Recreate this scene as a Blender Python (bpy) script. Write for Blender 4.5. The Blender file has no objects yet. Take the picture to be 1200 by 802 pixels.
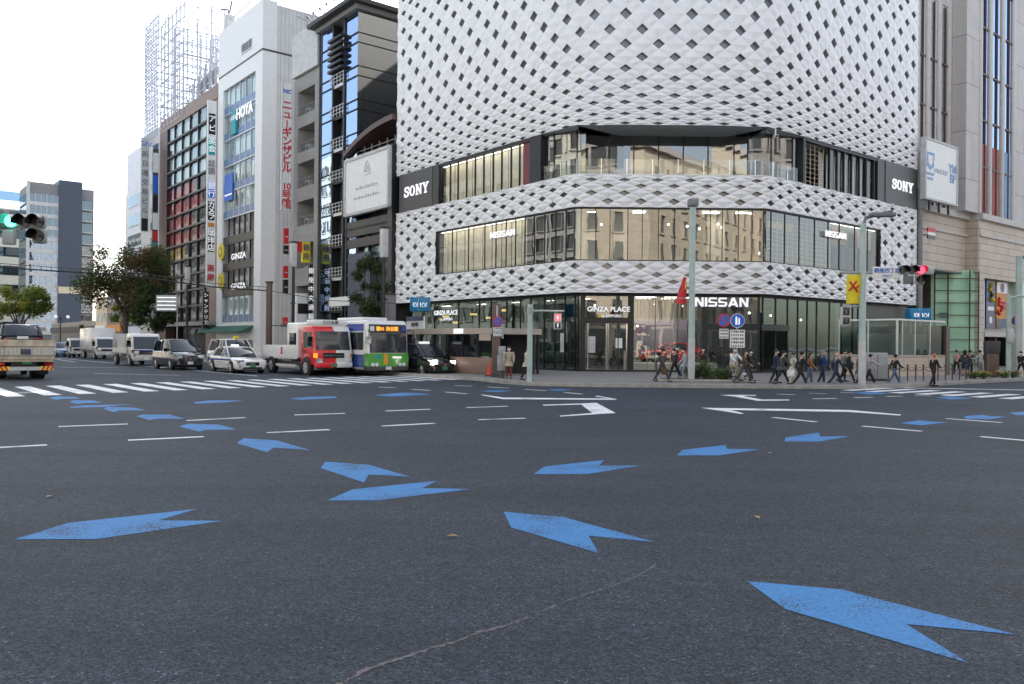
import bpy, bmesh, math, random
from mathutils import Vector, Matrix
R = math.radians
random.seed(4)
S = bpy.context.scene
C = S.collection

# ---------------------------------------------------------------- camera
FPX, CX, CY, CAMZ = 970.0, 600.0, 401.0, 1.8
_p, _r = math.atan(2.07 / FPX), math.atan(0.00906)
FW = Vector((0, math.cos(_p), math.sin(_p)))
_r0, _u0 = Vector((1, 0, 0)), Vector((0, -math.sin(_p), math.cos(_p)))
RT = _r0 * math.cos(_r) + _u0 * math.sin(_r)
UP = -_r0 * math.sin(_r) + _u0 * math.cos(_r)
EYE = Vector((0, 0, CAMZ))
cd = bpy.data.cameras.new("camera")
cam = bpy.data.objects.new("camera", cd)
C.objects.link(cam)
cd.sensor_width = 36.0
cd.lens = FPX / 1200 * 36
cd.clip_start, cd.clip_end = 0.1, 3000
m = Matrix((RT, UP, -FW)).transposed().to_4x4()
m.translation = EYE
cam.matrix_world = m
S.camera = cam

# ---------------------------------------------------------------- sky and sun
SUN_AZ, SUN_EL = 10.0, 34.0          # azimuth clockwise from +Y
w = bpy.data.worlds.new("World")
S.world = w
w.use_nodes = True
nt = w.node_tree
nt.nodes.clear()
sky = nt.nodes.new("ShaderNodeTexSky")
sky.sky_type = 'NISHITA'
sky.sun_disc = False
sky.sun_elevation = R(SUN_EL)
sky.sun_rotation = R(SUN_AZ)
sky.altitude = 0
sky.air_density = 1.0
sky.dust_density = 2.2
sky.ozone_density = 1.0
hsv = nt.nodes.new("ShaderNodeHueSaturation")
hsv.inputs['Saturation'].default_value = 0.55
bg = nt.nodes.new("ShaderNodeBackground")
bg.inputs[1].default_value = 0.15
wo = nt.nodes.new("ShaderNodeOutputWorld")
nt.links.new(sky.outputs[0], hsv.inputs['Color'])
nt.links.new(hsv.outputs[0], bg.inputs[0])
nt.links.new(bg.outputs[0], wo.inputs[0])
sl = bpy.data.lights.new("sun", 'SUN')
sl.energy = 4.0
sl.angle = R(0.5)
sl.color = (1.0, 0.94, 0.85)
so = bpy.data.objects.new("sun", sl)
C.objects.link(so)
_sd = Vector((math.sin(R(SUN_AZ)) * math.cos(R(SUN_EL)), math.cos(R(SUN_AZ)) * math.cos(R(SUN_EL)), math.sin(R(SUN_EL))))
so.rotation_euler = _sd.to_track_quat('Z', 'Y').to_euler()
so.location = (0, 0, 80)
S.view_settings.view_transform = 'Standard'
S.view_settings.look = 'None'
S.view_settings.gamma = 1
S.view_settings.exposure = 1.47
S.cycles.max_bounces = 8
S.cycles.transparent_max_bounces = 12
S.cycles.sample_clamp_indirect = 6

# ---------------------------------------------------------------- pixel <-> world
def ray(px, py):
    return FW + RT * ((px - CX) / FPX) + UP * ((CY - py) / FPX)
def G(px, py, z=0.0):
    d = ray(px, py)
    t = (z - CAMZ) / d.z
    return EYE + d * t
def onplane(px, py, P, n):
    d = ray(px, py)
    t = (P - EYE).dot(n) / d.dot(n)
    return EYE + d * t
def atY(px, py, Y):
    d = ray(px, py)
    return EYE + d * (Y / d.y)
def base(px, D, z=0.0):
    """ground point at depth D seen in image column px"""
    d = ray(px, 410)
    p = EYE + d * (D / d.y)
    return Vector((p.x, p.y, z))
dL = Vector((-0.6266, 0.7793, 0)).normalized()   # left street, away from the crossing
dR = Vector((0.7793, 0.6266, 0)).normalized()    # right street
nL, nR = -dR, -dL                                # outward facade normals
AL = math.atan2(dL.y, dL.x)                      # frame x=dL, y=nL (outward)
AR = math.atan2(-dR.y, -dR.x)                    # frame x=-dR, y=nR (outward)
P1 = Vector((3.71, 50.0, 0))
P2 = Vector((15.36, 50.0, 0))
def SL(px, py=400, off=0.0):
    p = onplane(px, py, P1 + nL * off, nL) - P1
    return p.dot(dL), p.z
def SR(px, py=400, off=0.0):
    p = onplane(px, py, P2 + nR * off, nR) - P2
    return p.dot(dR), p.z
sl_ = lambda px, off=0.0: SL(px, 400, off)[0]
sr_ = lambda px, off=0.0: SR(px, 400, off)[0]

# ---------------------------------------------------------------- materials
MATS = {}
def _new(name):
    mt = bpy.data.materials.new(name)
    mt.use_nodes = True
    n = mt.node_tree.nodes
    return mt, mt.node_tree, n, n['Principled BSDF']
def mat(name, col, rough=0.6, metal=0.0, var=0.12, scale=2.5, bump=0.0, spec=0.5, emit=0.0, coat=0.0, bscale=None, det=4):
    if name in MATS: return MATS[name]
    mt, t, n, b = _new(name)
    L = t.links.new
    tc = n.new('ShaderNodeTexCoord')
    nz = n.new('ShaderNodeTexNoise')
    nz.inputs['Scale'].default_value = scale
    nz.inputs['Detail'].default_value = det
    L(tc.outputs['Object'], nz.inputs['Vector'])
    mr = n.new('ShaderNodeMapRange')
    mr.inputs[1].default_value, mr.inputs[2].default_value = 0.3, 0.7
    mr.inputs[3].default_value, mr.inputs[4].default_value = 1 - var, 1 + var
    L(nz.outputs[0], mr.inputs[0])
    mx = n.new('ShaderNodeVectorMath'); mx.operation = 'SCALE'
    mx.inputs[0].default_value = col[:3]
    L(mr.outputs[0], mx.inputs['Scale'])
    L(mx.outputs[0], b.inputs['Base Color'])
    b.inputs['Roughness'].default_value = rough
    b.inputs['Metallic'].default_value = metal
    b.inputs['Specular IOR Level'].default_value = spec
    b.inputs['Coat Weight'].default_value = coat
    b.inputs['Coat Roughness'].default_value = 0.06
    if emit:
        b.inputs['Emission Color'].default_value = (*col[:3], 1)
        b.inputs['Emission Strength'].default_value = emit
    if bump:
        nb = n.new('ShaderNodeTexNoise')
        nb.inputs['Scale'].default_value = bscale or scale * 6
        L(tc.outputs['Object'], nb.inputs['Vector'])
        bp = n.new('ShaderNodeBump')
        bp.inputs['Strength'].default_value = bump
        bp.inputs['Distance'].default_value = 0.02
        L(nb.outputs[0], bp.inputs['Height'])
        L(bp.outputs[0], b.inputs['Normal'])
    MATS[name] = mt
    return mt
def glass(name, tint=(0.5, 0.55, 0.55), refl=0.16, rough=0.02, wav=0.02, gcol=(1, 1, 1), top=0.8):
    """see-through glazing: tinted transparency under a fresnel mirror"""
    if name in MATS: return MATS[name]
    mt = bpy.data.materials.new(name)
    mt.use_nodes = True
    t = mt.node_tree; n = t.nodes; n.clear(); L = t.links.new
    out = n.new('ShaderNodeOutputMaterial')
    tr = n.new('ShaderNodeBsdfTransparent'); tr.inputs[0].default_value = (*tint, 1)
    gl = n.new('ShaderNodeBsdfGlossy'); gl.inputs['Roughness'].default_value = rough
    gl.inputs['Color'].default_value = (*gcol, 1)
    fr = n.new('ShaderNodeLayerWeight'); fr.inputs[0].default_value = 0.25
    mr = n.new('ShaderNodeMapRange')
    mr.inputs[3].default_value, mr.inputs[4].default_value = refl, top
    L(fr.outputs['Fresnel'], mr.inputs[0])
    mx = n.new('ShaderNodeMixShader')
    L(mr.outputs[0], mx.inputs[0]); L(tr.outputs[0], mx.inputs[1]); L(gl.outputs[0], mx.inputs[2])
    tc = n.new('ShaderNodeTexCoord')
    nz = n.new('ShaderNodeTexNoise'); nz.inputs['Scale'].default_value = 0.6; nz.inputs['Detail'].default_value = 1
    L(tc.outputs['Object'], nz.inputs['Vector'])
    bp = n.new('ShaderNodeBump'); bp.inputs['Strength'].default_value = 1.0; bp.inputs['Distance'].default_value = wav * .35
    L(nz.outputs[0], bp.inputs['Height']); L(bp.outputs[0], gl.inputs['Normal'])
    L(mx.outputs[0], out.inputs[0])
    MATS[name] = mt
    return mt
def bands(name, c1, c2, scale=(1, 1, 1), rough=0.7, bump=0.3, brick=None, var=0.1):
    """stone, tiles or boards: brick texture on object coordinates. brick=(w,h,mortar)"""
    if name in MATS: return MATS[name]
    mt, t, n, b = _new(name); L = t.links.new
    tc = n.new('ShaderNodeTexCoord')
    sp = n.new('ShaderNodeSeparateXYZ'); L(tc.outputs['Object'], sp.inputs[0])
    ad = n.new('ShaderNodeMath'); L(sp.outputs[0], ad.inputs[0]); L(sp.outputs[1], ad.inputs[1])
    cb = n.new('ShaderNodeCombineXYZ'); L(ad.outputs[0], cb.inputs[0]); L(sp.outputs[2], cb.inputs[1])
    br = n.new('ShaderNodeTexBrick')
    bw, bh, mo = brick
    br.inputs['Scale'].default_value = 1
    br.inputs['Brick Width'].default_value = bw
    br.inputs['Row Height'].default_value = bh
    br.inputs['Mortar Size'].default_value = mo
    br.inputs['Color1'].default_value = (*c1, 1)
    br.inputs['Color2'].default_value = tuple(x * (1 - var) for x in c1) + (1,)
    br.inputs['Mortar'].default_value = (*c2, 1)
    L(cb.outputs[0], br.inputs['Vector'])
    nz = n.new('ShaderNodeTexNoise'); nz.inputs['Scale'].default_value = 0.7; nz.inputs['Detail'].default_value = 6
    L(tc.outputs['Object'], nz.inputs['Vector'])
    mr = n.new('ShaderNodeMapRange'); mr.inputs[3].default_value, mr.inputs[4].default_value = 0.8, 1.2
    L(nz.outputs[0], mr.inputs[0])
    sc = n.new('ShaderNodeVectorMath'); sc.operation = 'SCALE'
    L(br.outputs[0], sc.inputs[0]); L(mr.outputs[0], sc.inputs['Scale'])
    L(sc.outputs[0], b.inputs['Base Color'])
    b.inputs['Roughness'].default_value = rough
    bp = n.new('ShaderNodeBump'); bp.inputs['Strength'].default_value = bump; bp.inputs['Distance'].default_value = 0.02
    bp.invert = True
    L(br.outputs['Fac'], bp.inputs['Height']); L(bp.outputs[0], b.inputs['Normal'])
    MATS[name] = mt
    return mt
def worn_paint(name, col, under=(0.028, 0.034, 0.045), amount=0.5, scale=26, fine=90):
    """road paint with the asphalt's grain wearing through"""
    mt, t, n, b = _new(name); L = t.links.new
    tc = n.new('ShaderNodeTexCoord')
    a = n.new('ShaderNodeTexNoise'); a.inputs['Scale'].default_value = fine; a.inputs['Detail'].default_value = 3
    c = n.new('ShaderNodeTexNoise'); c.inputs['Scale'].default_value = 1.6; c.inputs['Detail'].default_value = 5
    L(tc.outputs['Object'], a.inputs['Vector']); L(tc.outputs['Object'], c.inputs['Vector'])
    ml = n.new('ShaderNodeMath'); ml.operation = 'MULTIPLY_ADD'; ml.inputs[1].default_value = 0.75
    L(c.outputs[0], ml.inputs[0]); L(a.outputs[0], ml.inputs[2])
    mr = n.new('ShaderNodeMapRange')
    mr.inputs[1].default_value, mr.inputs[2].default_value = 1.0 - 0.1 * amount, 1.07 - 0.1 * amount
    L(ml.outputs[0], mr.inputs[0])
    v = n.new('ShaderNodeTexNoise'); v.inputs['Scale'].default_value = scale; v.inputs['Detail'].default_value = 4
    L(tc.outputs['Object'], v.inputs['Vector'])
    vr = n.new('ShaderNodeMapRange'); vr.inputs[1].default_value, vr.inputs[2].default_value = .3, .7
    vr.inputs[3].default_value, vr.inputs[4].default_value = 0.8, 1.15
    L(v.outputs[0], vr.inputs[0])
    sc = n.new('ShaderNodeVectorMath'); sc.operation = 'SCALE'; sc.inputs[0].default_value = col
    L(vr.outputs[0], sc.inputs['Scale'])
    mx = n.new('ShaderNodeMix'); mx.data_type = 'RGBA'
    L(mr.outputs[0], mx.inputs[0]); L(sc.outputs[0], mx.inputs[6]); mx.inputs[7].default_value = (*under, 1)
    L(mx.outputs[2], b.inputs['Base Color'])
    b.inputs['Roughness'].default_value = 0.75
    bp = n.new('ShaderNodeBump'); bp.inputs['Strength'].default_value = 0.5; bp.inputs['Distance'].default_value = 0.008
    L(a.outputs[0], bp.inputs['Height']); L(bp.outputs[0], b.inputs['Normal'])
    MATS[name] = mt
    return mt
def asphalt():
    mt, t, n, b = _new('asphalt'); L = t.links.new
    tc = n.new('ShaderNodeTexCoord')
    def noise(sc, d=4, rg=0.5):
        x = n.new('ShaderNodeTexNoise'); x.inputs['Scale'].default_value = sc; x.inputs['Detail'].default_value = d
        x.inputs['Roughness'].default_value = rg
        L(tc.outputs['Object'], x.inputs['Vector']); return x.outputs[0]
    def rng(i, a, b_, c, d):
        x = n.new('ShaderNodeMapRange')
        for k, v in zip((1, 2, 3, 4), (a, b_, c, d)): x.inputs[k].default_value = v
        L(i, x.inputs[0]); return x.outputs[0]
    def mul(a, c):
        x = n.new('ShaderNodeMath'); x.operation = 'MULTIPLY'; L(a, x.inputs[0]); L(c, x.inputs[1]); return x.outputs[0]
    vo = n.new('ShaderNodeTexVoronoi'); vo.inputs['Scale'].default_value = 85
    L(tc.outputs['Object'], vo.inputs['Vector'])
    sepc = n.new('ShaderNodeSeparateColor'); L(vo.outputs['Color'], sepc.inputs[0])
    v2 = n.new('ShaderNodeTexVoronoi'); v2.inputs['Scale'].default_value = 42; L(tc.outputs['Object'], v2.inputs['Vector'])
    s2 = n.new('ShaderNodeSeparateColor'); L(v2.outputs['Color'], s2.inputs[0])
    stone = mul(rng(sepc.outputs[0], 0, 1, 0.15, 1.9), rng(s2.outputs[0], 0, 1, .6, 1.4))
    spark = rng(sepc.outputs[1], 0.975, 0.99, 1.0, 3.2)
    mp = n.new('ShaderNodeMapping'); mp.inputs['Rotation'].default_value = (0, 0, R(-51)); mp.inputs['Scale'].default_value = (.12, 1.1, 1)
    L(tc.outputs['Object'], mp.inputs['Vector'])
    st = n.new('ShaderNodeTexNoise'); st.inputs['Scale'].default_value = 1.0; st.inputs['Detail'].default_value = 5; L(mp.outputs[0], st.inputs['Vector'])
    big = mul(rng(noise(0.22, 6, .6), 0.35, 0.65, 0.80, 1.2), rng(st.outputs[0], .35, .65, .86, 1.14))
    mid = rng(noise(5, 6, .7), 0.3, 0.7, 0.75, 1.25)
    f = mul(mul(mul(stone, spark), big), mid)
    sc = n.new('ShaderNodeVectorMath'); sc.operation = 'SCALE'; sc.inputs[0].default_value = (0.0215, 0.0305, 0.0435)
    L(f, sc.inputs['Scale']); L(sc.outputs[0], b.inputs['Base Color'])
    b.inputs['Roughness'].default_value = 0.78
    b.inputs['Specular IOR Level'].default_value = 0.35
    bp = n.new('ShaderNodeBump'); bp.inputs['Strength'].default_value = 0.9; bp.inputs['Distance'].default_value = 0.006
    L(vo.outputs['Distance'], bp.inputs['Height']); L(bp.outputs[0], b.inputs['Normal'])
    MATS['asphalt'] = mt
asphalt()
worn_paint('blue_paint', (0.034, 0.19, 0.46), under=(0.02, 0.03, 0.05), amount=0.32, fine=48)
worn_paint('white_paint', (0.76, 0.77, 0.78), amount=0.1)
worn_paint('crack_fill', (0.125, 0.105, 0.11), under=(0.035, 0.042, 0.052), amount=1.7, fine=22)
worn_paint('red_paint', (0.35, 0.10, 0.05), amount=1.4)
bands('paving', (0.22, 0.21, 0.20), (0.12, 0.12, 0.12), brick=(0.6, 0.3, 0.012), rough=0.8)
mat('kerb_stone', (0.34, 0.33, 0.31), 0.8, var=.2, bump=.4)
mat('lattice_white', (0.775, 0.775, 0.785), 0.38, var=0.06, scale=1.3)
mat('reveal_shade', (0.30, 0.30, 0.32), 0.5)  # sides of the white lattice holes, recess shade put into the colour
mat('black', (0.012, 0.012, 0.014), 0.4, var=.2)
mat('black_gloss', (0.012, 0.013, 0.016), 0.12, var=.1, coat=.5)
mat('black_metal', (0.03, 0.031, 0.034), 0.45, metal=.5)
mat('dark_grey', (0.06, 0.06, 0.065), 0.5)
mat('sony_panel', (0.055, 0.054, 0.055), 0.45, var=.05)
mat('mid_grey', (0.2, 0.2, 0.21), 0.6)
mat('terrace_soffit', (0.5, 0.52, 0.52), 0.5, var=.05)
mat('soffit_grey', (0.14, 0.15, 0.16), 0.5, var=.06)
mat('light_grey', (0.5, 0.5, 0.5), 0.6)
mat('white', (0.78, 0.78, 0.77), 0.5, var=.04)
mat('cream', (0.6, 0.52, 0.38), 0.7)
mat('letter_white', (0.85, 0.86, 0.88), 0.4, var=.01, emit=0.22)
mat('lamp_glow', (1.0, 0.93, 0.8), 0.4, emit=5)
mat('chrome', (0.7, 0.7, 0.72), 0.12, metal=1, var=.02)
mat('rubber', (0.018, 0.018, 0.018), 0.85)
mat('pale_green_pole', (0.40, 0.50, 0.47), 0.5, var=.1, bump=.1)
mat('grey_pole', (0.32, 0.34, 0.35), 0.5)
mat('brown_post', (0.13, 0.09, 0.075), 0.6)

# ---------------------------------------------------------------- mesh builder
class MB:
    def __init__(s, M=None):
        s.v, s.f, s.mi, s.sm, s.mats = [], [], [], [], []
        s.M = M
    def _m(s, name):
        if name not in s.mats: s.mats.append(name)
        return s.mats.index(name)
    def add(s, vs, fs, m, smooth=False):
        o = len(s.v)
        if s.M is not None: vs = [s.M @ Vector(v) for v in vs]
        s.v += [tuple(v) for v in vs]
        k = s._m(m)
        for f in fs:
            s.f.append(tuple(i + o for i in f)); s.mi.append(k); s.sm.append(smooth)
        return s
    def box(s, x0, x1, y0, y1, z0, z1, m):
        if x0 > x1: x0, x1 = x1, x0
        if y0 > y1: y0, y1 = y1, y0
        if z0 > z1: z0, z1 = z1, z0
        vs = [(x, y, z) for z in (z0, z1) for y in (y0, y1) for x in (x0, x1)]
        return s.add(vs, [(0, 2, 3, 1), (4, 5, 7, 6), (0, 1, 5, 4), (2, 6, 7, 3), (0, 4, 6, 2), (1, 3, 7, 5)], m)
    def cbox(s, c, d, m):
        return s.box(c[0] - d[0] / 2, c[0] + d[0] / 2, c[1] - d[1] / 2, c[1] + d[1] / 2, c[2] - d[2] / 2, c[2] + d[2] / 2, m)
    def bbox(s, x0, x1, y0, y1, z0, z1, b, m):
        """box with chamfered edges"""
        bm = bmesh.new()
        bmesh.ops.create_cube(bm, size=1)
        for v in bm.verts:
            v.co = Vector(((x0 + x1) / 2 + v.co.x * (x1 - x0), (y0 + y1) / 2 + v.co.y * (y1 - y0), (z0 + z1) / 2 + v.co.z * (z1 - z0)))
        bmesh.ops.bevel(bm, geom=bm.edges[:], offset=b, segments=2, profile=.5, affect='EDGES')
        bm.verts.index_update()
        s.add([v.co.copy() for v in bm.verts], [[v.index for v in f.verts] for f in bm.faces], m, True)
        bm.free(); return s
    def poly(s, pts, m, flip=False):
        r = list(range(len(pts)))
        return s.add(pts, [r[::-1] if flip else r], m)
    def prism(s, pts, ax, a0, a1, m, m2=None):
        """pts: 2-D outline; ax: extrusion axis; pts run in the other two axes in order"""
        def P(p, a):
            return (a, p[0], p[1]) if ax == 'x' else (p[0], a, p[1]) if ax == 'y' else (p[0], p[1], a)
        n = len(pts)
        vs = [P(p, a0) for p in pts] + [P(p, a1) for p in pts]
        s.add(vs, [tuple(range(n))[::-1], tuple(range(n, 2 * n))], m2 or m)
        o = [P(p, a0) for p in pts] + [P(p, a1) for p in pts]
        return s.add(o, [(i, (i + 1) % n, n + (i + 1) % n, n + i) for i in range(n)], m)
    def cyl(s, p0, p1, r0, r1=None, n=12, m='black', caps=True, smooth=True):
        r1 = r0 if r1 is None else r1
        p0, p1 = Vector(p0), Vector(p1)
        d = (p1 - p0)
        q = d.to_track_quat('Z', 'Y') if d.length > 1e-9 else Vector((0, 0, 1)).to_track_quat('Z', 'Y')
        vs = []
        for p, r in ((p0, r0), (p1, r1)):
            for i in range(n):
                a = 2 * math.pi * i / n
                vs.append(p + q @ Vector((r * math.cos(a), r * math.sin(a), 0)))
        s.add(vs, [(i, (i + 1) % n, n + (i + 1) % n, n + i) for i in range(n)], m, smooth)
        if caps:
            s.add(vs, [tuple(range(n))[::-1], tuple(range(n, 2 * n))], m)
        return s
    def tube(s, path, r, m, n=8):
        path = [Vector(p) for p in path]
        rs = r if isinstance(r, (list, tuple)) else [r] * len(path)
        vs = []
        for i, p in enumerate(path):
            d = path[min(i + 1, len(path) - 1)] - path[max(i - 1, 0)]
            q = d.to_track_quat('Z', 'Y')
            for k in range(n):
                a = 2 * math.pi * k / n
                vs.append(p + q @ Vector((rs[i] * math.cos(a), rs[i] * math.sin(a), 0)))
        fs = []
        for i in range(len(path) - 1):
            for k in range(n):
                fs.append((i * n + k, i * n + (k + 1) % n, (i + 1) * n + (k + 1) % n, (i + 1) * n + k))
        s.add(vs, fs, m, True)
        return s.add(vs, [tuple(range(n))[::-1], tuple(range(len(vs) - n, len(vs)))], m)
    def ball(s, c, r, m, nu=10, nv=7):
        rx, ry, rz = r if isinstance(r, (tuple, list)) else (r, r, r)
        vs = [(c[0], c[1], c[2] - rz)]
        for j in range(1, nv):
            b = math.pi * j / nv - math.pi / 2
            for i in range(nu):
                a = 2 * math.pi * i / nu
                vs.append((c[0] + rx * math.cos(b) * math.cos(a), c[1] + ry * math.cos(b) * math.sin(a), c[2] + rz * math.sin(b)))
        vs.append((c[0], c[1], c[2] + rz))
        fs = [(0, 1 + (i + 1) % nu, 1 + i) for i in range(nu)]
        for j in range(nv - 2):
            for i in range(nu):
                a = 1 + j * nu + i; b_ = 1 + j * nu + (i + 1) % nu
                fs.append((a, b_, b_ + nu, a + nu))
        t = len(vs) - 1; o = 1 + (nv - 2) * nu
        fs += [(o + i, o + (i + 1) % nu, t) for i in range(nu)]
        return s.add(vs, fs, m, True)
    def loft(s, rings, m, closed=True, caps=True, smooth=True):
        n = len(rings[0]); vs = [p for r_ in rings for p in r_]
        fs = []
        for j in range(len(rings) - 1):
            for i in range(n if closed else n - 1):
                fs.append((j * n + i, j * n + (i + 1) % n, (j + 1) * n + (i + 1) % n, (j + 1) * n + i))
        s.add(vs, fs, m, smooth)
        if caps: s.add(vs, [tuple(range(n))[::-1], tuple(range(len(vs) - n, len(vs)))], m)
        return s
    def build(s, name, parent=None, loc=None, rz=0.0, label=None, mesh=True):
        me = bpy.data.meshes.new(name)
        me.from_pydata(s.v, [], s.f)
        me.polygons.foreach_set('material_index', s.mi)
        me.polygons.foreach_set('use_smooth', s.sm)
        for x in s.mats: me.materials.append(MATS[x])
        me.validate(); me.update()
        o = bpy.data.objects.new(name, me)
        C.objects.link(o)
        if parent is not None: o.parent = parent
        if loc is not None: o.location = loc
        if rz: o.rotation_euler = (0, 0, rz)
        if label: o['label'] = label
        return o
def tag(o, label, cat, group=None, kind=None):
    if label: o['label'] = label
    if cat: o['category'] = cat
    if group: o['group'] = group
    if kind: o['kind'] = kind
    return o
def T(name, label, cat, loc=(0, 0, 0), rz=0.0, group=None):
    o = bpy.data.objects.new(name, None)
    o.empty_display_size = 0.3
    C.objects.link(o)
    o.location = loc
    o.rotation_euler = (0, 0, rz)
    return tag(o, label, cat, group)
def struct(o):
    o['kind'] = 'structure'
    return o
def kids(o): return [c for c in C.objects if c.parent is o]
def dup(o, loc=None, rz=None, label=None, parent=None):
    ch = kids(o)
    c = o.copy(); C.objects.link(c)
    if parent is not None: c.parent = parent
    if loc is not None: c.location = loc
    if rz is not None: c.rotation_euler = (0, 0, rz)
    if label: c['label'] = label
    for k in ch: dup(k, parent=c)
    return c
def text(body, size, m, parent, loc, rot=(R(90), 0, 0), name='lettering', ext=0.01, bold=0.0, xs=1.0, align='CENTER', sp=1.0, shear=0, line=1.0):
    """flat letters; default rot stands them upright facing local -y"""
    cu = bpy.data.curves.new(name, 'FONT')
    cu.body = body; cu.size = size; cu.extrude = ext; cu.offset = bold * size
    cu.align_x = align; cu.align_y = 'CENTER'; cu.space_character = sp; cu.resolution_u = 3; cu.shear = shear
    cu.space_line = line
    cu.materials.append(MATS[m])
    o = bpy.data.objects.new(name, cu)
    C.objects.link(o)
    o.parent = parent
    o.location = loc; o.rotation_euler = rot; o.scale = (xs, 1, 1)
    return o
FACE = (R(90), 0, R(180))      # letters on a facade frame (outward = +y)
# ================================================================ ground, road, pavements
ZP = 0.15
def sheet(name, pts, z, m, label=None, parent=None):
    mb = MB(); mb.poly([(p[0], p[1], z) for p in pts], m)
    return mb.build(name, parent, label=label)
g = sheet('ground', [(-1500, -1500), (1500, -1500), (1500, 1500), (-1500, 1500)], -0.03, 'mid_grey')
struct(g)
mb = MB(); mb.box(-400, 400, -300, 600, -0.02, 0.0, 'asphalt')
road = struct(mb.build('road'))
kerb_px = [(560, 442.9), (585, 445.6), (620, 448.2), (700, 449.8), (780, 450.4), (900, 451.6), (1000, 451.9), (1060, 450.8), (1115, 447.6), (1200, 443.4)]
kp = [G(a, b, ZP).xy for a, b in kerb_px]
kp = [(kp[0] + dL.xy * 260)] + kp + [(kp[-1] + dR.xy * 160)]
def pavement(front, depth_pts, name='pavement'):
    """a real kerb step: paved sheet with a stone kerb along its road edge"""
    mb = MB()
    n = len(front)
    inner = []
    for i, p in enumerate(front):
        a, b = front[max(i - 1, 0)], front[min(i + 1, n - 1)]
        d = (b - a).normalized(); inner.append(p + Vector((-d.y, d.x)) * 0.2)
    mb.poly([(p.x, p.y, ZP) for p in inner] + [(p[0], p[1], ZP) for p in depth_pts], 'paving')
    o = struct(mb.build(name))
    k = MB()
    for i in range(n - 1):
        a, b, c, d = front[i], front[i + 1], inner[i + 1], inner[i]
        k.add([(a.x, a.y, -.01), (b.x, b.y, -.01), (b.x, b.y, ZP + .004), (a.x, a.y, ZP + .004), (d.x, d.y, ZP + .004), (c.x, c.y, ZP + .004)],
              [(0, 1, 2, 3), (3, 2, 5, 4)], 'kerb_stone')
    k.build('kerb', o)
    return o
far_in = [kp[-1] + nR.xy * -60, Vector((30, 120)), kp[0] + nL.xy * -60]
pavement(kp, far_in)
# far-side pavements (out of frame; seen in the glass)
def offs(a, b):      # point at distance a outside the left facade line and b outside the right one
    A = Matrix(((nL.x, nL.y), (nR.x, nR.y)))
    return A.inverted() @ Vector((P1.dot(nL) + a, P2.dot(nR) + b))
V_back = offs(43, 39)
def quadpav(a, b, sa, sb):
    p = offs(a, b); q1 = p + Vector((0, 0))
    mb = MB()
    e1, e2 = sa.xy * 200, sb.xy * 200
    mb.add([(p.x, p.y, ZP), (p.x + e1.x, p.y + e1.y, ZP), (p.x + e1.x + e2.x, p.y + e1.y + e2.y, ZP), (p.x + e2.x, p.y + e2.y, ZP),
            (p.x, p.y, -.01), (p.x + e1.x, p.y + e1.y, -.01), (p.x + e2.x, p.y + e2.y, -.01)], [(0, 1, 2, 3), (0, 1, 5, 4), (0, 3, 6, 4)], 'paving')
    struct(mb.build('pavement'))
quadpav(37.5, 33, -dR, -dL)
quadpav(37, -2, -dR, dL)
quadpav(8, 33, dR, -dL)

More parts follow.
